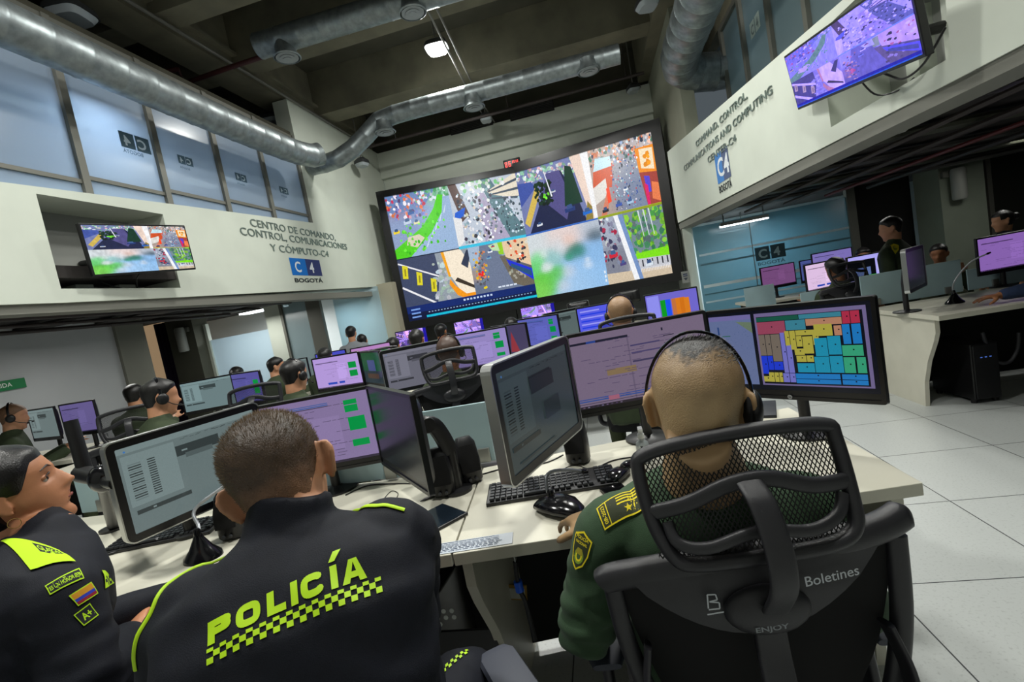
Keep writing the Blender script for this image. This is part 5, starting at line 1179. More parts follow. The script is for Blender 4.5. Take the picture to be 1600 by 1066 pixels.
desk('cream desk of the last row under the wall of purple screens', [(-3.7, 7.65), (-.1, 7.0), (1.0, 6.3), (1.1, 7.1), (-.1, 7.9), (-3.65, 8.55)])
desk('cream desk by the blue glass partition, nearer of the two', [(1.95, 5.3), (3.4, 5.25), (3.4, 5.95), (1.95, 6.0)])
desk('cream desk by the blue glass partition, farther of the two', [(2.0, 7.0), (3.6, 6.9), (3.6, 7.6), (2.0, 7.7)])
partition('pale teal desk screen behind the monitor with the green blocks', (-1.62, 1.80), (-.84, 1.815), .74, .94)
partition('pale teal desk screen standing past the black speakers', (-.80, 1.86), (-.52, 1.88), .74, .99)
partition('pale teal desk screen at the far left behind the woman', (-2.62, 1.84), (-1.68, 1.80), .74, .93)
partition('pale teal desk screen behind the dark monitor on the curved desk', (2.3, 4.78), (3.1, 4.80), .74, 1.02)
partition('pale teal desk screen behind the purple monitor on the curved desk', (3.14, 4.80), (4.5, 4.84), .74, .92)
partition('small pale teal screen left of the pink monitor by the blue glass', (1.84, 6.6), (2.2, 6.6), .02, .98)
partition('small pale teal screen in front of the pink monitor by the blue glass', (1.98, 5.25), (2.45, 5.25), .74, .92)

# ------------------------------------------------------------------ monitors
PUR = S(126, 110, 140); TL_ = S(96, 112, 112); WH = S(190, 170, 225)
def ui_grey(seed, bg=S(98, 112, 112)):
    def f(cv):
        dk = tuple(k * .25 for k in bg); lt = tuple(k * 1.35 for k in bg)
        desk_ui(cv, seed, bg, tuple(k * .55 for k in bg), lines=0, taskbar=False)
        w, h = cv.w, cv.h; cv.rect(0, .93 * h, w, .07 * h, lt); cv.rect(.02 * w, .3 * h, .34 * w, .6 * h, lt)
        r = random.Random(seed)
        for k in range(16): cv.rect(.05 * w, (.36 + k * .028) * h, .08 * w, .014 * h, dk if k % 3 else bg); cv.rect(.17 * w, (.36 + k * .028) * h, .05 * w, .014 * h, dk)
        cv.rect(.36 * w, .70 * h, .32 * w, .13 * h, dk); cv.rect(.40 * w, .75 * h, .04 * w, .02 * h, lt); cv.rect(.42 * w, .66 * h, .2 * w, .06 * h, tuple(k * .6 for k in bg))
        cv.rect(.04 * w, .2 * h, .36 * w, .05 * h, dk); cv.rect(.14 * w, .215 * h, .02 * w, .02 * h, lt)
        for k in range(20): cv.rect((.4 + r.random() * .5) * w, (.9 + .006 * (k % 3)) * h, .03 * w, .004 * h, dk)
        cv.disc(.05 * w, .95 * h, .012 * h, S(60, 110, 170))
    return f
def ui_green(seed, bg, dim=1.):
    def f(cv):
        G = tuple(k * dim for k in S(0, 140, 64)); B_ = tuple(k * dim for k in S(60, 90, 150)); D_ = tuple(k * .12 for k in bg)
        desk_ui(cv, seed, bg, tuple(k * .4 for k in bg), lines=18, bars=[(.1, .90, .55, .012, B_), (.1, .872, .55, .016, B_), (.1, .855, .55, .01, D_), (.78, .83, .11, .07, G), (.78, .72, .11, .1, G), (.79, .44, .14, .2, G), (.79, .2, .14, .1, G)],
                blocks=[(.42, .2, .3, .5, tuple(k * 1.12 for k in bg))])
    return f
def ui_form(cv):
    bg = S(112, 98, 120); w, h = cv.w, cv.h; dk = S(26, 26, 44)
    desk_ui(cv, 8, bg, S(80, 68, 96), lines=30, bars=[(0, .88, .43, .03, dk), (.12, .88, .07, .03, S(34, 60, 130)), (0, .12, 1, .012, S(40, 70, 140)), (0, .09, 1, .016, S(44, 74, 140)), (.22, .07, .08, .06, S(150, 90, 110)), (0, .06, .6, .006, dk), (.68, .88, .012, .04, dk)],
            blocks=[(.42, .0, .012, .9, S(98, 86, 108)), (.24, .40, .22, .085, S(124, 104, 76)), (.44, .74, .22, .02, S(64, 58, 96)), (.44, .64, .22, .02, S(70, 62, 100)), (.44, .52, .22, .025, S(60, 54, 84)), (.69, .80, .08, .01, dk), (.69, .70, .04, .01, dk)])
def ui_map(cv):
    w, h = cv.w, cv.h; K = S(8, 12, 22); cv.rect(0, 0, w, h, K); cv.rect(0, .06 * h, .31 * w, .9 * h, S(92, 104, 142))
    cv.poly([(.20 * w, .88 * h), (.31 * w, .86 * h), (.31 * w, .72 * h)], S(96, 112, 92)); cv.rect(0, .90 * h, .31 * w, .06 * h, S(104, 98, 150))
    r = random.Random(4)
    for _ in range(46): cv.rect(r.uniform(.02, .28) * w, r.uniform(.1, .85) * h, .004 * w, .006 * h, S(50, 80, 120))
    cv.rect(.06 * w, .62 * h, .012 * w, .2 * h, S(34, 60, 110)); cv.rect(.09 * w, .69 * h, .06 * w, .01 * h, S(30, 90, 60)); cv.rect(.12 * w, .55 * h, .04 * w, .016 * h, S(40, 60, 130))
    x0, y0, W_, H_ = .335 * w, .06 * h, .64 * w, .90 * h
    cv.rect(x0, y0, W_, H_, S(104, 94, 134)); cv.rect(x0 + .02 * W_, y0 + .02 * H_, W_ * .95, H_ * .93, K)
    def R(a, b, c, d, col, mark=True):
        gx, gy = x0 + .02 * W_, y0 + .03 * H_; ww, hh = W_ * .95, H_ * .92
        cv.rect(gx + a * ww, gy + b * hh, c * ww - .0018, d * hh - .0018, col)
        if mark: cv.rect(gx + (a + c * .5) * ww, gy + (b + d * .5) * hh, .004, .004, K)
    red, brn, blu, yel, cy, tq, gr, pk, lb, lv, og = S(138, 62, 84), S(106, 96, 86), S(20, 50, 190), S(160, 152, 60), S(24, 130, 160), S(52, 118, 136), S(48, 148, 110), S(160, 40, 66), S(24, 110, 176), S(104, 104, 180), S(166, 118, 92)
    R(0, .93, .44, .07, S(20, 78, 62), 0); R(.44, .93, .39, .07, tq, 0); R(.30, .78, .2, .15, tq); R(0, .74, .30, .19, red); R(.50, .83, .33, .10, og); R(.83, .83, .07, .17, pk); R(.90, .83, .08, .17, pk)
    R(.0, .42, .07, .32, brn); R(.07, .42, .06, .32, brn); R(.13, .33, .10, .41, brn); R(.23, .16, .05, .6, lv); R(.28, .16, .06, .42, lv); R(0, .14, .07, .28, blu); R(.07, .2, .06, .22, blu); R(.13, .2, .10, .13, blu)
    R(.0, .02, .08, .09, yel); R(.06, .02, .06, .15, yel); R(.12, .02, .05, .15, yel); R(.17, .02, .04, .15, yel); R(.21, .02, .07, .14, lv); R(.28, .02, .06, .14, lv)
    R(.28, .56, .05, .22, yel); R(.33, .50, .06, .28, yel); R(.39, .70, .18, .08, yel); R(.39, .54, .06, .16, yel); R(.45, .44, .10, .25, yel); R(.55, .56, .06, .22, yel); R(.57, .68, .17, .17, yel); R(.36, .42, .1, .1, yel); R(.37, .32, .1, .1, yel); R(.47, .32, .07, .10, yel)
    R(.56, .40, .12, .26, cy); R(.68, .42, .12, .26, cy); R(.37, .17, .17, .14, cy); R(.54, .17, .14, .23, cy); R(.68, .17, .12, .24, cy); R(.75, .68, .07, .14, og); R(.82, .56, .07, .27, lb); R(.90, .56, .08, .27, lb); R(.80, .40, .18, .15, gr); R(.80, .17, .1, .22, gr); R(.91, .17, .08, .22, gr)
    R(.34, .08, .42, .08, lb); R(.34, .01, .42, .07, lb); R(.77, .08, .22, .08, lb); R(.77, .01, .22, .07, lb)
def ui_dark(cv): cv.rect(0, 0, cv.w, cv.h, S(30, 33, 38))
def ui_dim(cv):
    bg = S(48, 58, 60); ui_grey(21, bg)(cv); w, h = cv.w, cv.h; cv.rect(.36 * w, .64 * h, .34 * w, .17 * h, S(24, 30, 32)); cv.rect(.5 * w, .3 * h, .24 * w, .2 * h, S(34, 42, 44)); cv.rect(.1 * w, .05 * h, .5 * w, .02 * h, S(36, 44, 46))
def ui_purple(seed, bg=S(150, 130, 190), green=False):
    def f(cv):
        desk_ui(cv, seed, bg, tuple(k * .45 for k in bg), lines=16, bars=[(.05, .82, .5, .03, tuple(k * .3 for k in bg))] + ([(.76, .55, .17, .2, S(0, 140, 60)), (.76, .28, .17, .2, S(0, 140, 60)), (.25, .1, .2, .07, S(40, 70, 180)), (.5, .1, .12, .07, S(40, 70, 180))] if green else []), blocks=[(.5, .25, .2, .5, tuple(k * 1.15 for k in bg))])
    return f
def ui_feeds(seed):
    def f(cv):
        t = (1.05, .62, 1.9); w, h = cv.w, cv.h; r = random.Random(seed); ks = [r.choice(range(8)) for _ in range(4)]
        for k, (a, b) in enumerate(((0, 0), (.5, 0), (0, .5), (.5, .5))): feed(cv, a * w, b * h, w / 2, h / 2, ks[k], t)
        cv.rect(.9 * w, 0, .1 * w, h, S(30, 20, 160))
    return f
def ui_side(cv):
    w, h = cv.w, cv.h; cv.rect(0, 0, w, h, S(30, 44, 52)); cv.rect(0, .4 * h, w, .6 * h, S(10, 70, 40)); cv.rect(.3 * w, .4 * h, .4 * w, .35 * h, S(60, 70, 120)); cv.rect(.2 * w, .15 * h, .6 * w, .16 * h, S(70, 50, 40))
def ui_plan(cv):
    w, h = cv.w, cv.h; cv.rect(0, 0, w, h, S(108, 100, 200)); cv.rect(.02 * w, .05 * h, .24 * w, .9 * h, S(140, 140, 235))
    for a, c in ((.28, S(0, 150, 30)), (.38, S(20, 80, 235)), (.50, S(190, 110, 60)), (.58, S(215, 120, 20)), (.66, S(205, 110, 10)), (.74, S(214, 122, 20))): cv.rect(a * w, .1 * h, .1 * w, (.66 - .03 * (a > .7)) * h, c)
def ui_blue(cv):
    w, h = cv.w, cv.h; cv.rect(0, 0, w, h, S(84, 90, 225))
    for k in range(7): cv.rect(.05 * w, (.12 + .12 * k) * h, (.4 + .07 * (k % 3)) * w, .05 * h, S(30, 60, 220) if k % 2 else S(150, 150, 240))
def ui_rg(cv):
    w, h = cv.w, cv.h; cv.rect(0, 0, w, h, S(66, 60, 92)); cv.rect(.25 * w, .1 * h, .22 * w, .75 * h, S(14, 110, 50)); cv.poly([(.5 * w, .1 * h), (.75 * w, .1 * h), (.58 * w, .8 * h)], S(140, 50, 60)); cv.rect(.15 * w, .1 * h, .07 * w, .7 * h, S(24, 40, 110))
def ui_win(cv):
    w, h = cv.w, cv.h; cv.rect(0, 0, w, h, S(170, 165, 240)); cv.rect(.0, .1 * h, .62 * w, .75 * h, S(8, 10, 16)); cv.rect(.1 * w, .25 * h, .4 * w, .3 * h, S(90, 110, 160)); cv.rect(.3 * w, .4 * h, .1 * w, .1 * h, S(30, 60, 230)); cv.rect(.42 * w, .12 * h, .2 * w, .12 * h, S(10, 190, 30)); cv.rect(.66 * w, .3 * h, .2 * w, .5 * h, S(200, 200, 250))
gF = 'black flat monitors on the desks'
monitor('large silver-edged monitor left of the man in the navy jacket', -1.482, 1.428, 1.006, 70, .50, .325, ui_grey(3), 'silver', 'arm', strength=1.)
monitor('black monitor with green blocks just behind the head of the man in navy', -1.186, 1.71, .992, 11, .51, .32, ui_green(5, S(128, 112, 152)), 'black', 'post', strength=1.)
monitor('dark black monitor seen edge-on beside the black speakers', -.738, 1.502, 1.004, -48, .51, .32, ui_dark, 'black', 'arm', strength=.5)
monitor('silver-edged tilted-away monitor left of the officer in the green headset chair', -.226, 1.41, 1.063, 70.5, .51, .325, ui_dim, 'silver', 'swing', strength=.8)
monitor('black monitor with a pale purple form behind the cropped head of the green officer', .119, 1.876, 1.047, 10.3, .545, .33, ui_form, 'black', 'post', strength=1.)
monitor('black monitor showing a coloured floor plan at the right end of the desk', .591, 1.74, 1.039, -43.8, .545, .33, ui_map, 'black', 'post', logo_=True, strength=1.)
mm = [
 ('teal grey screen at the far left, in front of the white wall', -5.33, 3.63, 1.03, -12.6, ui_grey(31), 'black', 1.),
 ('purple screen at the far left beside the teal grey one', -4.86, 3.60, 1.03, -8, ui_purple(32, S(96, 86, 136)), 'black', 1.),
 ('teal grey screen right of the officer in glasses', -3.76, 3.93, 1.02, 12, ui_grey(33, S(104, 124, 126)), 'black', 1.),
 ('blue and purple screen behind the low swivel chair headrest', -3.3, 3.9, 1.02, -20.9, ui_purple(34, S(84, 80, 150), True), 'black', 1.),
 ('lilac screen with two green blocks right of the officer in the middle left', -2.351, 3.885, 1.03, -7, ui_purple(35, S(176, 150, 214), True), 'black', 1.),
 ('dark green angled screen next to the lilac screen with green blocks', -2.0, 3.86, 1.013, -44.8, ui_side, 'black', 1.),
 ('silver-edged grey screen left of the middle swivel chair', -1.36, 3.3, 1.03, 20, ui_grey(37, S(100, 100, 112)), 'silver', 1.),
 ('lilac screen with a green corner right of the middle swivel chair', -1.0, 3.75, 1.03, 4, ui_green(38, S(146, 132, 190)), 'black', 1.),
 ('dark screen with green and red bars in the middle of the room', -.84, 4.32, 1.01, -38, ui_rg, 'black', 1.),
 ('narrow bluish screen past the one with green and red bars', -.60, 4.62, 1.02, -30, ui_green(40, S(90, 96, 180)), 'black', 1.),
 ('silver-edged dark grey screen in front of the far wall', -.392, 5.174, 1.014, 34.8, ui_grey(41, S(86, 100, 100)), 'silver', 1.),
 ('bright blue screen left of the farther man in the headset', .02, 4.86, 1.024, 4, ui_blue, 'black', 1.),
 ('bright screen with green, blue and orange bars over the near monitors', .700, 4.92, 1.028, -4.5, ui_plan, 'black', 1.),
 ('purple street picture screen farthest left under the video wall', -3.257, 7.889, 1.044, 15, ui_feeds(1), 'black', 1.),
 ('purple street picture screen second from the left under the video wall', -2.344, 8.40, 1.018, 9, ui_feeds(2), 'black', 1.),
 ('purple street picture screen right of centre under the video wall', -.939, 7.463, 1.075, 6.6, ui_feeds(5), 'black', 1.),
 ('pink purple screen standing in front of the blue glass partition', 2.5, 7.3, 1.03, 14, ui_purple(44, S(112, 72, 118)), 'black', 1.),
 ('dim blue screen right of the pink one by the blue glass', 3.02, 7.25, 1.03, 2, ui_purple(45, S(70, 80, 140)), 'black', 1.),
 ('pale pink screen left of the seated man at right', 2.42, 5.72, 1.02, 22, ui_purple(46, S(220, 190, 225), True), 'black', 1.),
 ('bright lilac screen with a black window right of the seated man at right', 2.80, 5.60, 1.023, 15, ui_win, 'black', 1.),
 ('dim lilac screen peeking behind the bright lilac one at right', 3.05, 6.95, 1.10, 5, ui_purple(48, S(120, 108, 176)), 'black', 1.),
 ('dark silver-edged monitor standing on the near corner of the curved desk', 2.373, 4.15, 1.059, 48, ui_dark, 'silver', .6),
 ('large purple monitor on the curved desk behind the white gooseneck microphone', 3.383, 5.036 - .35, 1.02, 6.8, ui_purple(50, S(132, 96, 170)), 'black', 1.),
 ('lilac monitor cut by the right edge of the picture', 3.78, 4.55, 1.03, -6, ui_purple(51, S(120, 110, 180)), 'black', 1.),
 ('pink screen seen over the lilac screen with two green blocks', -2.78, 5.4, 1.0, 8, ui_purple(52, S(180, 130, 190), True), 'black', 1.),
 ('small grey screen behind the low chair at left', -4.05, 5.6, .98, 5, ui_grey(53), 'black', 1.),
 ('small blue screen beside the bright office window', -3.75, 6.1, .98, -5, ui_blue, 'black', .7),
]
for lab, x, y, z, a, ui, st, sg in mm:
    big = y > 7 and x < 0
    monitor(lab, x, y, z, a, .55 if big else (.53 if 'large' in lab else .51), .32, ui, st, 'post', strength=sg)
desk('cream desk of the fourth row left, mostly hidden by people', [(-4.6, 5.3), (-2.4, 5.1), (-2.4, 5.8), (-4.6, 6.3)])
desk('cream desk of the third row in the middle, mostly hidden', [(-1.1, 4.2), (-.45, 4.4), (-.3, 5.25), (-1.3, 5.0)])
# backs of monitors on the wall side
for px, py, dep, w, lab in ((904, 482, 7.2, .36, 'grey back of a monitor under the left part of the right video wing'), (983, 463, 6.6, .32, 'dark back of a monitor just above the farther headset man'), (808, 506, 7.4, .2, 'small dark back of a monitor under the middle of the video wall')):
    c = wd(px, py, dep); o = monitor(lab, c.x, c.y, c.z, 176, w * .9, w * .55, ui_dark, 'silver' if '904' == str(px) else 'black', 'post', strength=.3)

# ------------------------------------------------------------------ near chairs
hc = make_chair('black mesh swivel chair with white marker writing, right foreground', True, True, writing=True)
hc.scale = (.93, .95, .965); hc.location = (.155, 1.025, -0.0); hc.rotation_euler = (0, 0, radians(4))
pc = make_chair('black swivel chair under the man in the navy jacket, one grey armrest showing', False, False, low=True)
pc.scale = (1, 1, .95); pc.location = (-.516, .69, 0); pc.rotation_euler = (0, 0, radians(33))
wc = make_chair('black swivel chair under the woman at the left edge', False, False, low=True); wc.location = (-1.40, .62, 0); wc.rotation_euler = (0, 0, radians(-22))
bc = make_chair('black swivel chair with tall headrest in the middle of the room', True, False, group='black swivel chairs with headrests in the rows behind')
c = wd(697, 592, 2.95); bc.location = (c.x - .02, c.y + .27, 0); bc.rotation_euler = (0, 0, radians(12))
for px, py, dep, a, lab in ((403, 640, 2.95, 8, 'black swivel chair with empty headrest left of the middle left officer'), (207, 668, 3.0, 30, 'black swivel chair beside the officer in glasses, headrest seen at an angle'), (1328, 452, 4.4, 10, 'black swivel chair of the seated man at right by the blue glass'), (985, 535, 2.9, -5, 'black swivel chair of the farther man in the headset, only its headrest showing'),
                          (600, 570, 4.6, 40, 'black swivel chair turned sideways left of the grey silver-edged screen'), (1590, 520, 4.1, -10, 'black swivel chair at the right edge beside the curved desk, only its foot showing')):
    c = wd(px, py, dep); k = copy_tree(bc); k['label'] = lab; k.rotation_euler = (0, 0, radians(a)); k.location = V((c.x, c.y, 0)) + Rz(radians(a)) @ V((0, .27, 0)) if 'only its foot' not in lab else V((3.02, 3.52, 0))

# ------------------------------------------------------------------ the three people in front
LIME = S(190, 235, 20); YEL = S(226, 206, 20); NAVYC = S(19, 24, 38); OLC = S(40, 48, 22)
# --- man in the navy jacket, seen from behind
Hd = wd(441, 750, .845); yaw = radians(27); f = V((-sin(yaw), cos(yaw), 0)); r = V((cos(yaw), sin(yaw), 0)); z = V((0, 0, 1))
ch = V((-.553, .672, 1.008)); rt = (r + z * -.0).normalized()
J = dict(root=V((-.49, .60, 0)), head=Hd, Rh=eul(radians(20), -.30, -.27), chest=ch, pelvis=V((-.49, .60, .58)), shL=ch - r * .165 - z * .035, shR=ch + r * .165 - z * .005, foot=f, bend=.035,
         elR=V((-.49, .87, .74)), wrR=V((-.62, 1.03, .66)), elL=V((-.80, .57, .70)), wrL=V((-.80, .84, .70)), hnL=z, hnR=z, hdR=V((-.5, .8, -.1)), hdL=f,
         hipL=V((-.58, .58, .55)), hipR=V((-.41, .66, .55)), knL=V((-.80, .86, .54)), anL=V((-.82, .82, .09)), knR=wp(735, 1062, z=.55), anR=V((-.32, 1.0, .09)))
J['folds'] = [(ch + V((.13, -.06, -.10)), V((.5, .2, 1)).normalized(), .07, .16, .0035), (ch + V((-.15, -.08, -.12)), V((-.5, 0, 1)).normalized(), .08, .16, .0035), (J['elR'], V((.2, 0, 1)), .05, .1, .004), (ch + V((0.02, -.1, -.28)), V((.3, 0, 1)).normalized(), .09, .2, .003), (J['shR'] + V((.03, 0, -.10)), V((1, 0, .7)).normalized(), .05, .12, .004)]
p1, b1, j1 = person('man seated from behind in a navy jacket with POLICÍA across the back', None, J,
    dict(skin=skinA, jacket=navy, trousers=navy, hero=True, vox=.005, jvox=.0075, jsm=6, earout=1.0, ear=1.05, hair='short', hairmat=fade_mat('hair_fade'), haircol=lambda p: mixc(S(128, 92, 66), mixc(S(74, 56, 42), S(60, 48, 38), (p.z - .03) * 12 + noise.noise(p * 60)), (p.z + .035) * 22 + noise.noise(p * 45) * .35 + .1), line=std_line(.07, .012, -.052), off=lambda k, z: .0016 + .006 * max(0, min(1, (z - .01) / .08)), hrough=.0015, fold=.006, bulk=1.02, collar_h=.06, sm=2))
strands(J['Rh'], Hd, 15000, std_line(.07, .012, -.05), lambda k, z: .004 + .011 * max(0, min(1, (z + .01) / .1)), mat('hair_strand_brown', S(112, 92, 70), .35), 'hair_strands', p1, J['root'], 3, V((0, .35, .25)), (-.04, .119), .0005, lambda k, z: .12 + .88 * max(0, min(1, (z + .01) / .09)), lift=.8)  # lighter strands, densest on top, carry the hair's highlight in their colour
T = bvh(j1); Q = lambda *pp: [on_body(T, *p) for p in pp]
# POLICÍA in heavy strokes
def stroke_word(cv, y0, h, x0, adv, t, c):
    def ring(x, w, open_=None):
        n_ = 28; pts = []
        for k in range(n_ + 1):
            a = 2 * pi * k / n_ + .7; ca, sa = cos(a), sin(a); e = .62
            pts.append((x + w / 2 + (w / 2 - t / 2) * math.copysign(abs(ca) ** e, ca), y0 + h / 2 + (h / 2 - t / 2) * math.copysign(abs(sa) ** e, sa), a))
        for a_, b_ in zip(pts, pts[1:]):
            if open_ and cos(a_[2] + .1) > .75 and abs(sin(a_[2] + .1)) < .62: continue
            cv.line(a_[:2], b_[:2], t, c); cv.disc(b_[0], b_[1], t / 2, c, n=8)
    W_ = adv * .80; x = x0
    # P
    cv.rect(x, y0, t, h, c); cv.rect(x, y0 + h - t, W_ * .8, t, c); cv.rect(x, y0 + h * .34, W_ * .8, t, c); cv.rect(x + W_ - t, y0 + h * .34 + t * .6, t, h * .66 - t * 1.2, c); cv.disc(x + W_ * .8, y0 + h - t * .75, t * .75, c); cv.disc(x + W_ * .8, y0 + h * .34 + t * .75, t * .75, c); x += adv
    ring(x, W_ * 1.05); x += adv * 1.07
    cv.rect(x, y0, t, h, c); cv.rect(x, y0, W_ * .82, t, c); x += adv * .84
    cv.rect(x, y0, t, h, c); x += adv * .36
    ring(x, W_ * 1.05, True); x += adv * 1.06
    cv.rect(x, y0, t, h, c); cv.poly([(x - t * .1, y0 + h + t * .55), (x + t * .8, y0 + h + t * .55), (x + t * 1.9, y0 + h + t * 2.0), (x + t * .7, y0 + h + t * 2.0)], c); x += adv * .40
    W_ *= 1.12; cv.poly([(x, y0), (x + t * 1.05, y0), (x + W_ / 2 + t * .12, y0 + h), (x + W_ / 2 - t * .6, y0 + h)], c); cv.poly([(x + W_, y0), (x + W_ - t * 1.05, y0), (x + W_ / 2 - t * .12, y0 + h), (x + W_ / 2 + t * .6, y0 + h)], c); cv.rect(x + W_ * .25, y0 + h * .2, W_ * .5, t * .85, c)
    return x + W_
cv = Cv(.30, .10)
end = stroke_word(cv, .034, .039, .003, .0480, .0120, LIME)
print('policia end', end)
for row in range(2):
    for k in range(27):
        if (k + row) % 2 == 0: cv.rect(.002 + k * .0109, .004 + row * .0095, .0109, .0095, LIME)
for row in (2,):
    for k in range(27):
        if (k + row) % 2 == 0: cv.rect(.002 + k * .0109, .004 + row * .0095 - .0001, .0109, .006, LIME)
for row in (): pass
decal(cv, Q((322, 1046), (602, 928), (588, 838), (322, 951)), j1, 'back_lettering', print_mat('reflective_print', .5), p1, sub=.005, lift=.0012, dz=.000004)
# lime piping along the shoulder seams
for pts, w_ in (([(545, 797), (575, 792), (605, 791), (632, 798)], .0042), ([(355, 842), (310, 866), (277, 895), (243, 945), (215, 1000), (190, 1062)], .0035)):
    P = [h for h in Q(*pts)]; TT = T; Pm = []
    for p in bez(P, 8):
        q, nn, i, d = T.find_nearest(p); Pm.append(q + nn * .002 - J['root'])
    MB().sweep(Pm, [(w_, .002)] * len(Pm), n=8).build('shoulder_piping', mat('lime_piping', LIME, .6), p1)
cv = Cv(.24, .05)
for row in range(2):
    for k in range(12):
        if (k + row) % 2 == 0: cv.rect(k * .02, row * .02, .02, .02, LIME)
tb = [c_ for c_ in p1.children if c_.name.startswith('trousers')][0]; TT = bvh(tb)
decal(cv, [on_body(TT, *p) for p in ((684, 1064), (735, 1020), (728, 1016), (684, 1050))], tb, 'trouser_checks', print_mat('reflective_print'), p1, sub=.01)

# --- officer in green, from behind, wearing a headset
Hd2 = wd(1090, 636, .845); yaw = radians(2); ch = V((.135, .905, .93)); r = V((1, .03, 0)).normalized()
wr = wp(926, 822, z=.795)
J2 = dict(root=V((.13, .95, 0)), head=Hd2, Rh=eul(radians(-9), -.16, .10), chest=ch, pelvis=V((.13, 1.03, .56)), shL=ch - r * .185 - z * .03, shR=ch + r * .180 - z * .03, foot=V((0, 1, 0)), bend=0,
          elL=V((-.135, .90, .70)), wrL=wr, hdL=(wp(880, 800, z=.775) - wr), hnL=V((.1, -.2, 1)), curlL=.42, elR=V((.37, .93, .70)), wrR=V((.26, 1.18, .765)), hnR=z,
          hipL=V((.04, .95, .54)), hipR=V((.22, .95, .54)), knL=V((-.02, 1.34, .52)), anL=V((-.03, 1.30, .09)), knR=V((.30, 1.36, .52)), anR=V((.30, 1.3, .09)))
J2['folds'] = [(J2['elL'], V((.3, .2, 1)).normalized(), .045, .12, .005), (J2['shL'] + V((-.03, -.03, -.10)), V((-.6, 0, 1)).normalized(), .06, .10, .004), (ch + V((-.08, -.08, -.2)), V((0, 0, 1)), .08, .16, .003)]
p2, b2, j2 = person('officer seated from behind in a green shirt with yellow epaulettes, cropped fair scalp', None, J2,
    dict(skin=skinB, jacket=olive, trousers=olive, jname='shirt', hero=True, vox=.005, jvox=.0075, jsm=5, ear=1.05, earout=.5, hair='short', hairmat=fade_mat('scalp_fade'), haircol=lambda p: mixc(mixc(S(180, 152, 112), S(146, 120, 88), (p.z - .0) * 14 + noise.noise(p * 40) * .5), S(20, 17, 16), (p.z - (.088 - .03 * max(0, min(1, p.y * 25 + .3)) - .014 * max(0, 1 - abs(p.x + .01) / .03))) * 55 + noise.noise(V((p.x * 160, p.y * 60, p.z * 160))) * .9), line=std_line(.06, .0, -.05), off=lambda k, z: .0012 + .004 * max(0, min(1, (z - .08) * 50)), hrough=0, fold=.003, collar_h=.035, neck=1.25, sm=5))
strands(J2['Rh'], Hd2, 8000, lambda ph: -.03, lambda k, z: .0025 + .018 * max(0, min(1, (z - .07) / .04)), mat('hair_strand_black', S(26, 22, 20), .5), 'hair_strands', p2, J2['root'], 9, V((.5, .5, .05)), (-.02, .119), .0006, lambda k, z: .06 + .94 * max(0, min(1, (z - .07) / .03)), lift=.4)
headset('black headset worn by the officer in green in the right foreground', Hd2 , J2['Rh'], 1.0, 'R', True)
T2 = bvh(j2); Q2 = lambda *pp: [on_body(T2, *p) for p in pp]
emb = print_mat('embroidery', .8)
cv = Cv(.12, .06); cv.rect(0, 0, .12, .06, YEL).rect(.003, .003, .114, .054, OLC).rect(.022, .003, .0022, .054, YEL)
cv.text('08-2023', 0, 0, .009, YEL, w=.044, bold=.015); lst_ = []
for P, c_, L in cv.p:                                   # turn the date so it reads along the epaulette's end
    lst_.append(([(.017 - y, .008 + x) for x, y in P], c_, L) if L == cv.lay else (P, c_, L))
cv.p = lst_
cv.rect(.05, .040, .058, .0035, YEL).rect(.05, .031, .058, .0035, YEL).rect(.05, .0475, .058, .0035, YEL)
st = [(.075 + (.010 if k % 2 == 0 else .004) * sin(k * pi / 5), .017 + (.010 if k % 2 == 0 else .004) * cos(k * pi / 5)) for k in range(10)]
for k in range(10): cv.poly([(.075, .017), st[k], st[(k + 1) % 10]], YEL)
decal(cv, Q2((946, 830), (1010, 795), (1002, 756), (933, 797)), j2, 'epaulette', emb, p2, sub=.005, lift=.004)
cv = Cv(.08, .10); sh_ = [(.0, .085), (.04, .1), (.08, .085), (.076, .045), (.062, .015), (.04, 0), (.018, .015), (.004, .045)]
ins = [(.04 + (x - .04) * .88, .05 + (y - .05) * .9) for x, y in sh_]
cv.poly(sh_, YEL).poly(ins, OLC).text('POLICÍA', .012, .078, .008, YEL, w=.056, bold=.02).text('NACIONAL', .014, .066, .007, YEL, w=.052, bold=.02)
cv.disc(.04, .036, .02, S(120, 150, 40), n=16).disc(.04, .036, .014, YEL, n=14).disc(.04, .036, .009, S(60, 90, 40), n=12).poly([(.022, .04), (.03, .056), (.05, .056), (.058, .04)], S(150, 140, 30))
decal(cv, Q2((890, 880), (920, 898), (930, 838), (905, 822)), j2, 'sleeve_shield', emb, p2, sub=.005, lift=.003)
cv = Cv(.05, .05); cv.rect(0, 0, .05, .05, YEL).rect(.004, .004, .042, .042, OLC)
decal(cv, Q2((1338, 862), (1356, 850), (1352, 832), (1334, 842)), j2, 'epaulette', emb, p2, sub=.01, lift=.004)

# --- woman in profile at the left edge
Hd3 = wd(19, 774, 1.14); yb3 = radians(-24); f = V((-sin(yb3), cos(yb3), 0)); r = V((cos(yb3), sin(yb3), 0)); ch = wd(92, 938, 1.0) - r * .175 + f * .02; ch.z = wd(92, 938, 1.0).z + .035
wr = wp(205, 995, z=.70)
J3 = dict(root=V((ch.x - .03, ch.y - .15, 0)), head=Hd3, Rh=eul(radians(-40), .30, .04), chest=ch, pelvis=V((ch.x - .03, ch.y - .16, .57)), shL=ch - r * .155 - z * .03, shR=wd(92, 938, 1.0), foot=f, bend=.02,
          elR=wd(135, 1062, .97), wrR=wr, hdR=(wp(238, 925, z=.715) - wr), hnR=V((-.3, -.5, .8)), curlR=.3, elL=ch - r * .2 + f * .05 - z * .26, wrL=ch - r * .08 + f * .28 - z * .26, hnL=z)
pl_ = J3['pelvis']
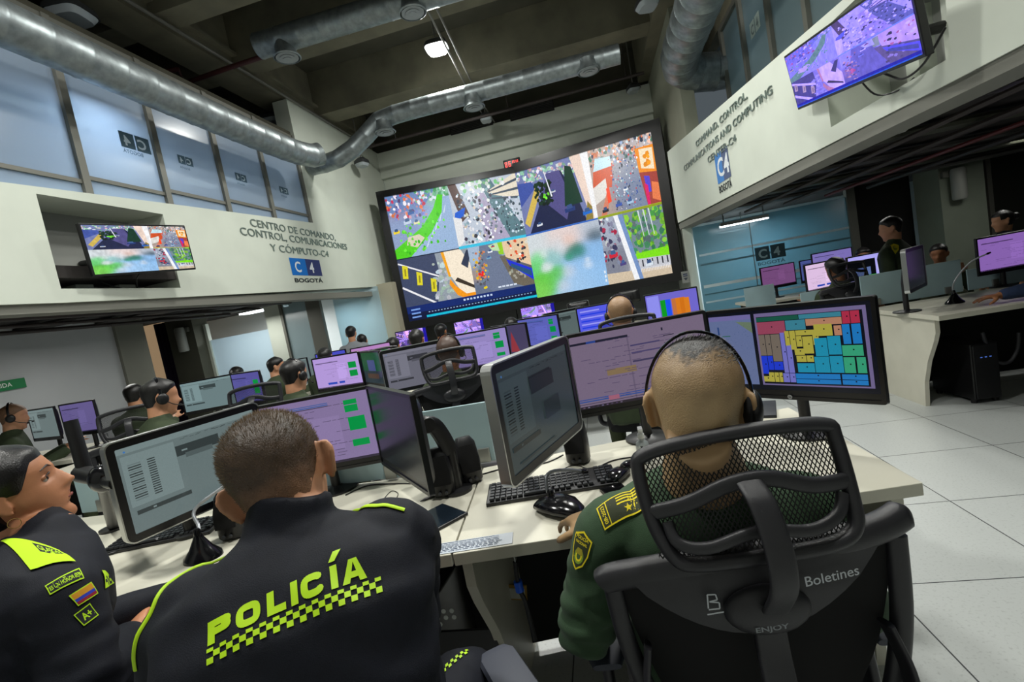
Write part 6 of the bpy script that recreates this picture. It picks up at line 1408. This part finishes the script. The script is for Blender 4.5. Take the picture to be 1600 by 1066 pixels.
for S_, g in (('L', -1), ('R', 1)): J3['hip' + S_] = pl_ + r * g * .09 - z * .02; J3['kn' + S_] = pl_ + r * g * .1 + f * .42 - z * .03; J3['an' + S_] = V((J3['kn' + S_].x, J3['kn' + S_].y, .09))
J3['folds'] = [(J3['shR'] + V((.03, -.04, -.12)), V((.4, 0, 1)).normalized(), .07, .12, .003), (J3['elR'], V((0, .3, 1)).normalized(), .05, .1, .004)]
fl_ = lambda ph: (.056 if sin(ph) > .80 else (.056 - .056 * ((.80 - sin(ph)) / .55) ** 1.2 if sin(ph) > .25 else (.004 + .03 * (.25 - sin(ph)) if sin(ph) > -.25 else -.055)))
p3, b3, j3 = person('woman in profile at the left edge in a navy jacket with a flag patch', None, J3,
    dict(skin=mat('skin_warm', S(188, 128, 92), .48, ns=18, na=.08, bump=.1, bs=300), jacket=navy, trousers=navy, hero=True, vox=.0034, smf=.3, jvox=.008, female=True, ear=.85, earout=.2, hair='bun', bunz=.0, line=fl_, off=lambda k, z: .010 + .004 * max(0, -sin(k)), hrough=.0015, fold=.0035, collar_h=.03, bulk=1.08, sleeve=1.12, sm=1,
         hairmat=mat('hair_glossy_black', S(16, 13, 14), .3, ns=120, na=.4, bump=.5, bs=350)))
R3 = J3['Rh']; L3 = J3['root']; P3 = lambda x, y, z_: Hd3 + R3 @ V((x, y, z_)) - L3
for sg in (-1, 1):
    MB().ell(P3(sg * .031, .0640, .004), .0095, R3).build('eye', mat('eye_white', S(190, 185, 180), .2), p3)
    MB().ell(P3(sg * .0325, .0725, .0035), (.0050, .0022, .0052), R3).build('iris', mat('iris_dark', S(28, 18, 12), .15), p3)
    MB().ell(P3(sg * .031, .0632, .0075), (.0125, .0108, .0085), R3).build('eyelid', mat('skin_warm'), p3)
    MB().sweep([P3(sg * .018, .078, .0085), P3(sg * .03, .0805, .0125), P3(sg * .043, .073, .009)], [(.0012, .0014), (.0022, .0018), (.001, .001)], n=8).build('eyelashes', hair_d, p3)
    MB().sweep([P3(sg * .014, .087, .024), P3(sg * .03, .086, .031), P3(sg * .049, .072, .027)], [(.0026, .0014), (.0028, .0014), (.001, .001)], n=8).build('eyebrow', hair_d, p3)
for a, b_, w_ in ((-.0535, .0022, .019), (-.0655, .003, .016)): MB().sweep([P3(-w_, .072, a), P3(-.007, .0835, a + .001), P3(.007, .0835, a + .001), P3(w_, .072, a)], [(.001, .001), (b_, .0035), (b_, .0035), (.001, .001)], side=R3 @ V((0, 0, 1)), n=10).build('lip', mat('lip_rose', S(140, 70, 62), .4), p3)
o = thing('hoop_earring', 'thin gold hoop earring worn by the woman at the left edge', 'earring', Hd3 + R3 @ V((.082, -.012, -.038)))
MB().sweep([(R3 @ V((.0, .011 * sin(2 * pi * k / 20), -.010 + .011 * cos(2 * pi * k / 20)))) for k in range(20)], .0009, n=6, closed=True).build('hoop', mat('gold', S(220, 180, 110), .25, .9), o)
T3 = bvh(j3); Q3 = lambda *pp: [on_body(T3, *p, 1.) for p in pp]
NV = S(16, 20, 32)
cv = Cv(.11, .05); cv.rect(0, 0, .11, .05, LIME).rect(.055, .026, .05, .018, NV).text('GJ.AKA', .058, .03, .010, LIME, w=.043, bold=.02)
decal(cv, Q3((48, 893), (118, 880), (92, 862), (2, 848)), j3, 'epaulette', emb, p3, sub=.008, lift=.004)
cv = Cv(.1, .03); cv.rect(0, 0, .1, .03, LIME).rect(.003, .003, .094, .024, NV).text('ES UN HONOR SER', .006, .009, .011, LIME, w=.088, bold=.02)
decal(cv, Q3((78, 931), (131, 905), (123, 889), (70, 917)), j3, 'name_tape', emb, p3, sub=.008, lift=.003)
cv = Cv(.07, .045); cv.rect(0, 0, .07, .045, LIME).rect(.003, .003, .064, .039, S(214, 150, 30)).rect(.003, .003, .064, .020, S(40, 60, 190)).rect(.003, .003, .064, .010, S(150, 24, 44))
decal(cv, Q3((121, 948), (152, 928), (141, 910), (106, 932)), j3, 'flag_patch', emb, p3, sub=.008, lift=.003)
cv = Cv(.06, .045); cv.rect(0, 0, .06, .045, LIME).rect(.003, .003, .054, .039, NV).text('A+', .013, .012, .022, LIME, w=.036, bold=.03)
decal(cv, Q3((130, 979), (153, 962), (139, 943), (114, 962)), j3, 'blood_type_patch', emb, p3, sub=.008, lift=.003)
cv = Cv(.05, .05); cv.poly([(0, 0), (.05, .0), (.03, .05), (.01, .05)], LIME)
for a in range(4):
    for b_ in range(3):
        if (a + b_) % 2: cv.rect(.006 + a * .009, .004 + b_ * .009, .009, .009, NV)
decal(cv, Q3((162, 921), (176, 912), (168, 892), (154, 892)), j3, 'chest_patch', emb, p3, sub=.008, lift=.003)

# ------------------------------------------------------------------ wall televisions
def television(label, A, B, C_, D_, feeds, tint, seed, ab=(.5, .5)):
    """A upper left, B upper right, C lower right, D lower left corner in metres"""
    A, B, C_, D_ = map(V, (A, B, C_, D_)); c = (A + B + C_ + D_) / 4; U = ((B - A) + (C_ - D_)).normalized(); Vv = ((A - D_) + (B - C_)); Vv = (Vv - U * Vv.dot(U)).normalized(); N = U.cross(Vv)
    w = ((B - A).length + (C_ - D_).length) / 2; h = ((A - D_).length + (B - C_).length) / 2
    o = thing('television', label, 'television', c); Rm = Matrix((U, -N, Vv)).transposed()
    MB().box((0, 0, 0), (w, .035, h), Rm).build('bezel', bezel_m, o, smooth=False, bevel=.004)
    cv = Cv(w - .03, h - .03); hw, hh = cv.w * ab[0], cv.h * ab[1]; r = random.Random(seed)
    for k, (x, y, ww, q) in enumerate(((0, 0, hw, hh), (hw, 0, cv.w - hw, hh), (0, hh, hw, cv.h - hh), (hw, hh, cv.w - hw, cv.h - hh))): feed(cv, x, y, ww, q, feeds[k], tint, random.Random(feeds[k] + 77))
    if tint: cv.rect(0, 0, cv.w, .06 * cv.h, S(20, 10, 190)); cv.rect(0, .0, cv.w, .018 * cv.h, S(30, 90, 240))
    cv.mesh('screen', screen_mat('tv_screen_' + str(seed), .95 if not tint else .85, .15, 30), lambda a, b, q: U * (a - cv.w / 2) + Vv * (b - cv.h / 2) + N * (.0185 + q), o)
    return o, c, U, Vv, N, w, h
# left one: hangs in front of the niche, its long edge a little turned towards the hall
P = [wp(120, 350, x=-3.92), wp(288, 352, x=-3.78), wp(303, 422, x=-3.80), wp(143, 432, x=-3.94)]
print('tvL', P)
tvl, c, U, Vv, N, w, h = television('wide television with green street pictures hanging before the left wall niche', *P, (6, 7, 2, 3), None, 1, (.6, .5))
MB().sweep([V((0, 0, 0)) - N * .02, V((-.12, -.02, -.02)), V((XL - .41 - c.x, -.04, -.02))], [(.03, .02), (.03, .02), (.05, .03)]).build('wall_bracket', blackp, tvl)
m = MB(); m.sweep(bez([(0, 0, -h / 2 + .06), (-.16, .03, -h / 2 - .02), (-.25, .08, -h / 2 - .10), (-.22, -.12, -h / 2 - .09), (-.3, -.2, -h / 2 - .02)], 6), .006, n=6); m.build('cable', blackp, tvl)
P = [wp(1225, 83, x=1.56), wp(1433, -45, x=1.52), wp(1446, 74, x=1.60), wp(1255, 175, x=1.62)]
print('tvR', P)
tvr, c, U, Vv, N, w, h = television('large purple-tinted television tilted out from the right balcony band', *P, (4, 5, 0, 1), (.75, .55, 2.6), 2, (.5, .5))
MB().sweep([V((0, 0, 0)) - N * .02, V((.08, 0, 0)), V((RX(3.2) + .39 - c.x, 0, .02))], [(.03, .02), (.03, .02), (.05, .03)]).build('wall_bracket', blackp, tvr)
m = MB(); m.sweep(bez([(.05, -.1, -h / 2 + .08), (.16, -.12, -h / 2 - .02), (.18, -.2, -h / 2 - .07), (.2, -.32, -h / 2 - .05), (.24, -.42, -h / 2 + .06)], 6), .006, n=6); m.sweep(bez([(.05, 0, -h / 2 + .08), (.15, .02, -h / 2 - .06), (.2, -.1, -h / 2 - .1), (.22, -.2, -h / 2 - .08)], 6), .005, n=6); m.build('cable', blackp, tvr)
o = thing('power_strip', 'small tangle of adapters on the sill under the purple television', 'adapter', RP(3.02, 2.13, .2)); MB().box((0, 0, .02), (.08, .16, .04), Rz(.1)).build('adapter_box', blackp, o, bevel=.005); MB().box((-.01, -.14, .015), (.05, .06, .03)).build('plug', mat('lamp_body_white'), o, bevel=.004)

# ------------------------------------------------------------------ things on the near desk
DZ = .73
def at_desk(px, py, z=DZ): p = wp(px, py, z=z); return V((p.x, p.y, DZ))
def speaker(label, px, py, rz, s=1.):
    o = thing('speaker', label, 'speaker', at_desk(px, py), rz, 'black desktop speakers')
    MB().sweep([(0, .0, 0), (0, .002, .012), (0, .004, .08), (0, .012, .15), (0, .016, .172)], [(.036 * s, .04), (.044 * s, .046), (.046 * s, .048), (.040 * s, .04), (.026 * s, .026)], side=(1, 0, 0), n=24, e=.62).build('speaker_body', blackp, o)
    MB().sweep([(0, -.046, .05), (0, -.040, .10), (0, -.028, .15)], [(.036, .006), (.037, .006), (.028, .004)], side=(1, 0, 0), n=16, e=.6).build('grille', mat('grille_cloth', S(12, 12, 13), .95, bump=.8, bs=1500), o)
    for x in (-.012, .012): MB().lathe([(.006, 0), (.006, .006), (.004, .007)], (x, -.046, .022), Rx(pi / 2)).build('knob', mat('knob_grey', S(60, 62, 66), .4), o)
    return o
speaker('black desktop speaker standing just right of the edge-on monitor', 697, 772, .2)
speaker('black desktop speaker farther back, right of its near twin', 737, 752, .5)
speaker('black desktop speaker behind the keyboard, under the tilted silver monitor', 905, 722, -.1)
speaker('black desktop speaker at the left ear of the man in navy', 368, 838, .25)
def keyboard(label, px, py, rz, w=.44):
    o = thing('keyboard', label, 'keyboard', at_desk(px, py), rz)
    MB().box((0, 0, .009), (w, .15, .014), Rx(.05)).build('keyboard_case', blackp, o, smooth=False, bevel=.003)
    m = MB()
    for r_ in range(6):
        x = -w / 2 + .012
        while x < w / 2 - .02:
            kw = .0165; 
            if r_ == 0 and -.10 < x < -.02: kw = .10
            if abs(x - .068) > .006 and abs(x - .138) > .006: m.box((x + kw / 2, -.057 + .0215 * r_, .019 + .001 * r_), (kw, .0175, .006), taper=.85)
            x += kw + .0025
    m.build('keys', mat('key_black', S(34, 36, 40), .4), o, smooth=False); return o
keyboard('black keyboard lying behind the dark oval microphone base', 862, 762, radians(8))
keyboard('black keyboard half hidden under the silver-edged monitor at left', 262, 838, radians(14), .4)
o = thing('computer_mouse', 'black computer mouse on the desk right of the keyboard', 'mouse', at_desk(968, 748), radians(60))
MB().sweep([(-.055, 0, .010), (-.045, 0, .016), (-.01, 0, .02), (.03, 0, .017), (.052, 0, .009)], [(.016, .009), (.028, .016), (.031, .019), (.028, .015), (.014, .008)], side=(0, 1, 0), n=20, e=.85).build('mouse_body', blackg, o)
MB().lathe([(.008, -.003), (.008, .003)], (.028, 0, .031), Rx(pi / 2), n=14).build('scroll_wheel', mat('knob_grey'), o)
def goosemic(label, px, py, rz, col, pts, oval=True, glossy=blackg):
    o = thing('desk_microphone', label, 'microphone', at_desk(px, py), 0)
    R_ = Rz(rz)
    if oval: MB().sweep([R_ @ V((-.085, 0, .012)), R_ @ V((-.07, 0, .015)), R_ @ V((-.02, 0, .024)), R_ @ V((.03, 0, .024)), R_ @ V((.075, 0, .016)), R_ @ V((.09, 0, .010))], [(.018, .008), (.04, .015), (.054, .024), (.052, .024), (.034, .015), (.012, .006)], side=R_ @ V((0, 1, 0)), n=24).build('microphone_base', glossy, o)
    else: MB().lathe([(.05, 0), (.048, .012), (.03, .035), (.014, .07), (.012, .08)], sx=1.3).build('microphone_base', glossy, o)
    b_ = V((-.02, .02, .035)) if oval else V((0, 0, .075))
    MB().lathe([(.012, 0), (.011, .02), (.007, .028)], b_).build('neck_collar', glossy, o)
    P = bez([b_] + [V(p) for p in pts], 8); m = MB()
    rad = [.0052 + .0006 * (k % 2) for k in range(len(P))]; m.sweep(P, rad, n=10); m.build('gooseneck', col, o)
    d = (P[-1] - P[-2]).normalized(); MB().sweep([P[-1], P[-1] + d * .012, P[-1] + d * .03], [.006, .0085, .006]).build('microphone_head', glossy, o); return o
gn = mat('gooseneck_grey', S(120, 124, 130), .4, .5); gw = mat('gooseneck_white', S(200, 204, 210), .35, .3)
goosemic('black oval microphone base with grey gooseneck under the hand of the green officer', 874, 800, radians(-38), gn, [(-.03, .03, .07), (-.02, .06, .10), (.03, .11, .085), (.07, .15, .06)])
goosemic('black microphone base with white gooseneck at the left shoulder of the man in navy', 318, 872, .3, gw, [(-.01, .02, .10), (-.04, .04, .135), (-.03, .06, .16), (.05, .08, .20), (.10, .09, .225)], False)
c = wp(1500, 470, z=.73)
o = goosemic('black microphone base with a long white gooseneck on the curved desk', 1492, 474, .2, gw, [(.0, .0, .14), (.05, .0, .22), (.14, .0, .30), (.24, .0, .335)], False)
o = thing('spray_bottle', 'small clear spray bottle with a white pump beside the keyboard', 'bottle', at_desk(1008, 722))
MB().lathe([(.02, 0), (.024, .004), (.024, .06), (.02, .075), (.010, .082), (.010, .09)]).build('bottle_body', mat('clear_plastic', S(190, 198, 200), .15, alpha=.55), o); MB().lathe([(.012, .088), (.012, .105), (.007, .108), (.007, .118)]).box((0, -.008, .122), (.016, .034, .014)).build('pump', mat('pump_white', S(225, 228, 228), .4), o, bevel=.002)
o = thing('mobile_phone', 'black mobile phone lying by the yellow epaulette', 'phone', at_desk(968, 776), radians(20)); MB().box((0, 0, .005), (.075, .15, .009)).build('phone_body', blackg, o, bevel=.003)
MB().box((0, 0, .0098), (.066, .135, .0006)).build('phone_screen', mat('phone_glass', S(8, 8, 10), .08), o)
o = thing('tablet', 'dark slate tablet lying at the right elbow of the man in navy', 'tablet', at_desk(672, 818), radians(52)); MB().box((0, 0, .005), (.20, .15, .009)).build('tablet_body', blackp, o, bevel=.003); MB().box((0, 0, .0098), (.188, .138, .0008)).build('tablet_screen', mat('tablet_glass', S(26, 36, 46), .12), o)
o = thing('document_sheet', 'printed sheet taped flat on the front edge of the desk by the seam', 'paper', at_desk(730, 852), radians(7.5)); MB().box((0, 0, .0014), (.26, .062, .0008)).build('sheet', mat('paper_blueish', S(186, 194, 204), .35), o, smooth=False)
cv = Cv(.26, .062); r = random.Random(2); cv.rect(.004, .055, .2, .003, S(40, 50, 60))
for k in range(6):
    x = .01
    while x < .22: l = r.uniform(.006, .02); cv.rect(x, .008 + k * .0078, l, .0028, S(70, 84, 110)); x += l + .004
cv.mesh('printed_rows', print_mat('print'), lambda a, b, q: V((a - .13, b - .031, .0019 + q)), o)
o = thing('folder', 'dark folder with a bright blue window behind the headset, right', 'folder', at_desk(1182, 642), radians(-18)); MB().box((0, 0, .006), (.15, .22, .012)).build('folder_cover', mat('folder_dark', S(30, 34, 42), .5), o, bevel=.002)
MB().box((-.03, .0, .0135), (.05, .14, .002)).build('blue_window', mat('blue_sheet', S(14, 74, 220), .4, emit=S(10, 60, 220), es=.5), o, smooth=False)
def pen(label, px, py, rz):
    o = thing('pen', label, 'pen', at_desk(px, py), rz); R_ = Ry(pi / 2)
    MB().lathe([(.001, -.07), (.004, -.055), (.0048, -.05), (.0048, .06), (.003, .065)], (0, 0, .005), R_, n=12).build('pen_barrel', blackp, o); MB().sweep([(.06, 0, .011), (.03, 0, .012)], .001, n=6).build('pen_clip', alu, o)
pen('dark pen lying on the desk left of the silver-edged monitor', 172, 868, radians(32)); pen('short pen lying under the near speaker', 685, 775, radians(40))
o = thing('webcam_lamp', 'small dark puck with a cable beside the spray bottle', 'device', at_desk(985, 727)); MB().lathe([(.03, 0), (.032, .006), (.02, .014), (.004, .016)]).build('puck', blackg, o)
# cables on the desk
def cable(label, pts, r=.0028, m_=blackp, zz=None):
    P = [at_desk(*p[:2]) + V((0, 0, r + (p[2] if len(p) > 2 else 0))) for p in pts]; o_ = P[0].copy(); m = MB(); m.sweep([p - o_ for p in bez(P, 8)], r, n=8); o = m.build('cable', m_, None); o.location = o_; return tag(o, label, 'cable', None)
cable('black cable trailing behind the man in navy towards the speakers', [(540, 775), (575, 760), (620, 757), (665, 756), (690, 745)])
cable('thin black cable looping behind the navy shoulder', [(600, 780), (612, 768), (622, 772), (618, 782)], .0015)
cable('black cable between the far speaker and the keyboard', [(745, 745), (800, 730), (850, 725), (880, 712)])
cable('thin grey cable with a blue plug leading to the oval microphone base', [(815, 748), (835, 758), (848, 764), (852, 770)], .002, gn)
cable('black cable between the keyboard and the spray bottle', [(930, 735), (955, 722), (985, 716), (1030, 712)])
cable('thin cable curling on the desk behind the keyboard', [(890, 748), (880, 735), (900, 728), (925, 738), (905, 742)], .0015)
cable('black cable loop on the desk at the left of the silver-edged monitor', [(100, 862), (120, 850), (150, 848), (160, 856), (140, 866), (115, 868)], .002)
cable('black cable lying left of the pen', [(120, 885), (140, 872), (160, 866), (205, 846)], .003)
# left clamp post with its joint, behind the silver monitor
o = thing('monitor_stand', 'black clamp arm with a round joint behind the silver-edged monitor at left', 'monitor arm', at_desk(180, 826))
q = o.location; jn = wd(160, 748, 1.55) - q; hi = wd(128, 655, 2.0) - q
MB().lathe([(.055, 0), (.055, .01), (.03, .016), (.024, .02)]).build('base_plate', blackp, o); MB().sweep([(0, 0, .01), (jn.x * .6, jn.y * .6, jn.z * .7), jn], [.024, .022, .02]).build('lower_post', blackp, o)
MB().ell(jn, (.045, .035, .045)).build('joint', blackg, o); MB().sweep([jn, jn + V((.05, -.02, -.01)), jn + V((.10, -.04, -.01))], [(.02, .02)] * 3).build('bracket', blackp, o)
MB().sweep([jn + V((-.12, .03, .02)), jn], [.03, .026]).build('cross_arm', blackp, o); MB().sweep([jn + V((-.10, .03, .0)), jn + V((-.12, .04, .2)), ], [.022, .02]).build('upper_post', blackp, o)

# ------------------------------------------------------------------ under the desks
def tower(label, loc, rz, s=1., lit=True):
    o = thing('computer_tower', label, 'computer', loc, rz)
    MB().box((0, 0, .03 + .2 * s), (.18, .42, .40 * s)).build('case', mat('tower_black', S(18, 18, 20), .35), o, smooth=False, bevel=.006); MB().box((0, -.214, .03 + .2 * s), (.16, .01, .38 * s)).build('front_panel', blackp, o, smooth=False, bevel=.003)
    for x in (-.07, .07):
        for y in (-.17, .17): MB().lathe([(.018, 0), (.02, .03)], (x, y, 0)).build('foot', blackp, o)
    m = MB(); [m.box((-.03 + .03 * k, -.2205, .33 * s), (.012, .003, .006)) for k in range(3)]; m.build('port_lights', mat('port_blue', S(90, 120, 200), .3, emit=S(80, 120, 220), es=.6), o, smooth=False)
tower('black computer tower under the curved desk beside the aisle', (2.66, 4.2, 0), .05, 1.05)
tower('black computer tower in the dark under the near desk at right', (.15, 1.72, 0), .1)  # added as dark filler below the desk top
tower('black computer tower in the dark under the near desk at left', (-.78, 1.6, 0), -.1)  # likewise added only to fill the dark here
o = thing('vent_plate', 'perforated dark plate with pale round holes under the near desk', 'vent plate', (-.62, 1.38, .12))
MB().box((0, 0, .12), (.26, .01, .24)).build('plate', blackp, o, smooth=False)
q = wp(688, 966, y=1.37) - o.location; m = MB()
for r_ in range(3):
    for k in range(4 if r_ < 2 else 2): m.lathe([(.0075, 0), (.0075, .002)], (q.x - .042 + .028 * k + .004 * r_, -.006, q.z + .02 - .022 * r_), Rx(pi / 2), n=14)
hl = m.build('plate_hole', mat('hole_pale', S(200, 204, 200), .6), o); hl['kind'] = 'stuff'
o = thing('hanging_cable', 'black cable with a bright blue clip hanging under the near desk', 'cable', (-.20, 1.32, .0)); q = [wp(*p, y=1.32) - o.location for p in ((805, 878), (808, 905), (812, 922), (822, 945), (836, 1000))]
MB().sweep(bez(q, 6), .007).build('cable', blackp, o); MB().sweep([q[1] + (q[2] - q[1]) * .2, q[2] + (q[2] - q[1]) * .1], .013).build('clip', mat('clip_blue', S(10, 90, 220), .4), o)
MB().sweep([V((q[0].x, q[0].y, .70)), q[0], q[0] * .5 + q[1] * .5], .003).build('metal_tip', silver, o)
o = thing('framed_notice', 'yellow-edged paper notice standing under the near desk', 'paper', wp(795, 925, y=1.55)); MB().box((0, 0, 0), (.13, .006, .055), Ry(.12)).build('notice_border', mat('notice_yellow', S(150, 116, 40), .7), o, smooth=False); MB().box((.003, -.004, -.003), (.11, .003, .038), Ry(.12)).build('notice_paper', mat('notice_paper', S(180, 180, 170), .7), o, smooth=False)
o = thing('cable_loop', 'thick dark hose looping below the curved desk', 'cable', (2.95, 4.0, .0)); q = [wp(*p, y=4.0) - o.location for p in ((1535, 520), (1545, 548), (1560, 566), (1578, 565), (1590, 545), (1592, 520))]; MB().sweep(bez(q, 6), .012).build('hose', mat('hose_grey', S(44, 44, 48), .6), o)
o = thing('glove_box', 'small crumpled blue packet in front of the purple monitor at right', 'packet', wp(1582, 424, z=.80)); MB().ell((0, 0, 0), (.06, .04, .03), e=.8, nu=9, nv=6).build('packet', mat('packet_blue', S(20, 100, 230), .5), o)
o = thing('wall_label', 'small white label with a grey pictogram on the pier right of the video wall', 'label', wp(1071, 433, y=8.69)); MB().box((0, 0, 0), (.12, .01, .2)).build('plate', mat('lamp_body_white'), o, smooth=False)
cv = Cv(.1, .18); cv.rect(.015, .1, .07, .05, S(60, 66, 90)).rect(.02, .12, .06, .006, S(200, 205, 210)).poly([(.05, .03), (.085, .075), (.015, .075)], S(60, 66, 80)); cv.mesh('pictogram', print_mat('print'), plane_place((-.05, -.006, -.09), (1, 0, 0), (0, 0, 1), (0, -1, 0)), o)

# ------------------------------------------------------------------ people in the rows behind
gs = dict(skin=skinA, jacket=mat('uniform_green', S(46, 58, 34), .85, ns=30, na=.12), trousers=olive_d, jname='shirt', vox=.011, jvox=.012, sm=2, jsm=3, collar_h=.035)
gd = dict(gs, skin=skinC); hrb = mat('hair_dark_brown', S(34, 27, 23), .5, ns=90, na=.3)
def epaulettes(o, J, col=YEL):
    for S_, g in (('L', -1), ('R', 1)):
        r_ = (J['shR'] - J['shL']).normalized(); f_ = V((-r_.y, r_.x, 0)); c_ = J['sh' + S_] - J['root'] + V((0, 0, .062)) - r_ * g * .02
        MB().sweep([c_ - r_ * g * .05 + V((0, 0, .018)), c_, c_ + r_ * g * .045 - V((0, 0, .02))], [(.024, .004)] * 3, side=f_, n=8, e=.5).build('epaulette', mat('epaulette_yellow', col, .7), o)
def bg(label, px, py, dep, yaw, look=gs, hair='short', head=None, ep=True, hset=None, stand=False, **k):
    Hd = wd(px, py, dep); yaw = radians(yaw); hy = radians(head) if head is not None else yaw
    k.setdefault('s', 1.); J = (standing if stand else seated)(Hd, yaw, hyaw=hy, **k); lk = dict(look, s=k['s'])
    if 'hairmat' not in lk: lk['hairmat'] = hair_d
    if hair == 'shaved': lk.update(off=lambda a, b: .0015, hairmat=k.get('hm') or mat('stubble_brown', S(110, 80, 58), .6, ns=200, na=.2), line=std_line(.06, .01, -.05))
    elif hair == 'bun': lk.update(hair='bun', female=True, line=lambda ph: (.062 if sin(ph) > .5 else (.02 if sin(ph) > -.2 else -.055)), off=lambda a, b: .01)
    else: lk.update(off=lambda a, b: .004 + .008 * max(0, min(1, b / .08)), line=std_line(.068, .012, -.05))
    o, b_, j_ = person(label, None, J, lk)
    if ep: epaulettes(o, J, ep if isinstance(ep, tuple) else YEL)
    if hset: headset(hset, Hd, J['Rh'], 1., 'both')
    return o, J
bg('officer with a headset and shaved head at the far left edge', 22, 652, 4.2, -35, hair='shaved', head=-50, hset='black headset on the shaved man at the far left edge')
bg('officer in glasses in profile behind the silver-edged monitor at left', 252, 622, 3.05, -20, head=-38, hset='black headset on the officer in glasses at left')
bg('dark-haired officer in green facing the lilac screen with green blocks', 461, 588, 3.5, -8, head=-16, hset='black headset on the dark-haired officer in the middle left')
bg('small figure in a white shirt bending over papers under the bright office window', 371, 588, 6.2, 20, dict(gs, skin=skinC, jacket=mat('white_shirt', S(170, 176, 186), .8)), ep=False)
bg('small dark-haired head just left of the dark-haired officer with the headset', 432, 574, 5.8, -20, head=-50)
bg('man in a grey and black sweatshirt standing by the pale glass, seen from behind', 549, 522, 7.6, 15, dict(gs, jacket=mat('sweat_grey', S(130, 134, 140), .9), trousers=black_cloth), ep=False, stand=True)
bg('officer in green standing right behind the man in the grey sweatshirt', 566, 534, 8.1, 35, stand=True, ep=False)
bg('nearly bald officer in the tall mesh chair in the middle of the room', 703, 552, 3.2, -4, gd, 'shaved', hset='black headset on the nearly bald man in the tall mesh chair', hm=mat('stubble_dark', S(74, 54, 44), .5))
bg('dark-haired man seen from behind left of the nearly bald officer', 652, 533, 5.2, 0, gd)
bg('dark head farther back just above the nearly bald officer', 690, 520, 6.6, -10, gd)
bg('small brown-haired head left of the dark-haired man in the middle', 615, 543, 6.0, 10, gd)
bg('small head behind the screen with green and red bars', 800, 512, 5.9, 0, gd)
bg('small dark head low at the edge of the lilac screen with green blocks', 509, 560, 5.6, 15)
bg('dark-haired small head behind the swivel chair at left', 211, 620, 4.8, 20)
bg('cropped officer with a large headset seen over the pale purple form monitor', 970, 492, 3.05, 0, hair='shaved', hset='black headset on the cropped man over the purple form monitor', hm=mat('stubble_tan', S(150, 118, 86), .55, ns=200, na=.2))
bg('brown-haired man in dark green seated by the pale pink screen at right', 1305, 422, 4.75, 6, gd, head=20)
offr = bg('officer in green standing in profile before the dark doorway at right', 1391, 358, 4.9, 40, dict(gs, hairmat=hair_d), stand=True, head=66)
bg('dark-haired man seated behind the bright lilac screen at right', 1349, 402, 6.2, 160, gd, ep=False)
bg('officer seated between the dark monitor and the large purple monitor at right', 1467, 398, 5.6, 150, gd, head=140)
bg('woman in navy with lime shoulders and a dark bun at the right edge', 1566, 346, 5.5, 95, dict(gs, jacket=navy, trousers=navy, hairmat=hair_d), 'bun', head=80, ep=LIME, stand=True)
TT = bvh([c_ for c_ in offr[0].children if c_.name.startswith('shirt')][0])
cv = Cv(.09, .1); cv.poly([(0, .08), (.045, .1), (.09, .08), (.08, .03), (.045, 0), (.01, .03)], YEL).disc(.045, .05, .025, S(120, 130, 30), n=12)
decal(cv, [on_body(TT, *p) for p in ((1391, 398), (1406, 397), (1403, 381), (1389, 383))], [c_ for c_ in offr[0].children if c_.name.startswith('shirt')][0], 'sleeve_shield', emb, offr[0], sub=.02, lift=.004)
# arm of the officer in blue, reaching over the curved desk from outside the picture
w_ = wp(1560, 462, z=.785); Hd = V((w_.x + .62, w_.y - .42, 1.18)); J = seated(Hd, radians(35)); J['wrL'] = w_; J['elL'] = w_ + V((.27, -.06, .03)); J['shL'] = V((w_.x + .44, w_.y - .36, .95)); J['hdL'] = V((-1, .1, -.05)); J['hnL'] = V((0, 0, 1)); J['curlL'] = .2
person('person in dark blue whose forearm reaches in from the right edge onto the curved desk', None, J, dict(gs, skin=skinC, jacket=navy_b, trousers=navy_b, vox=.008))
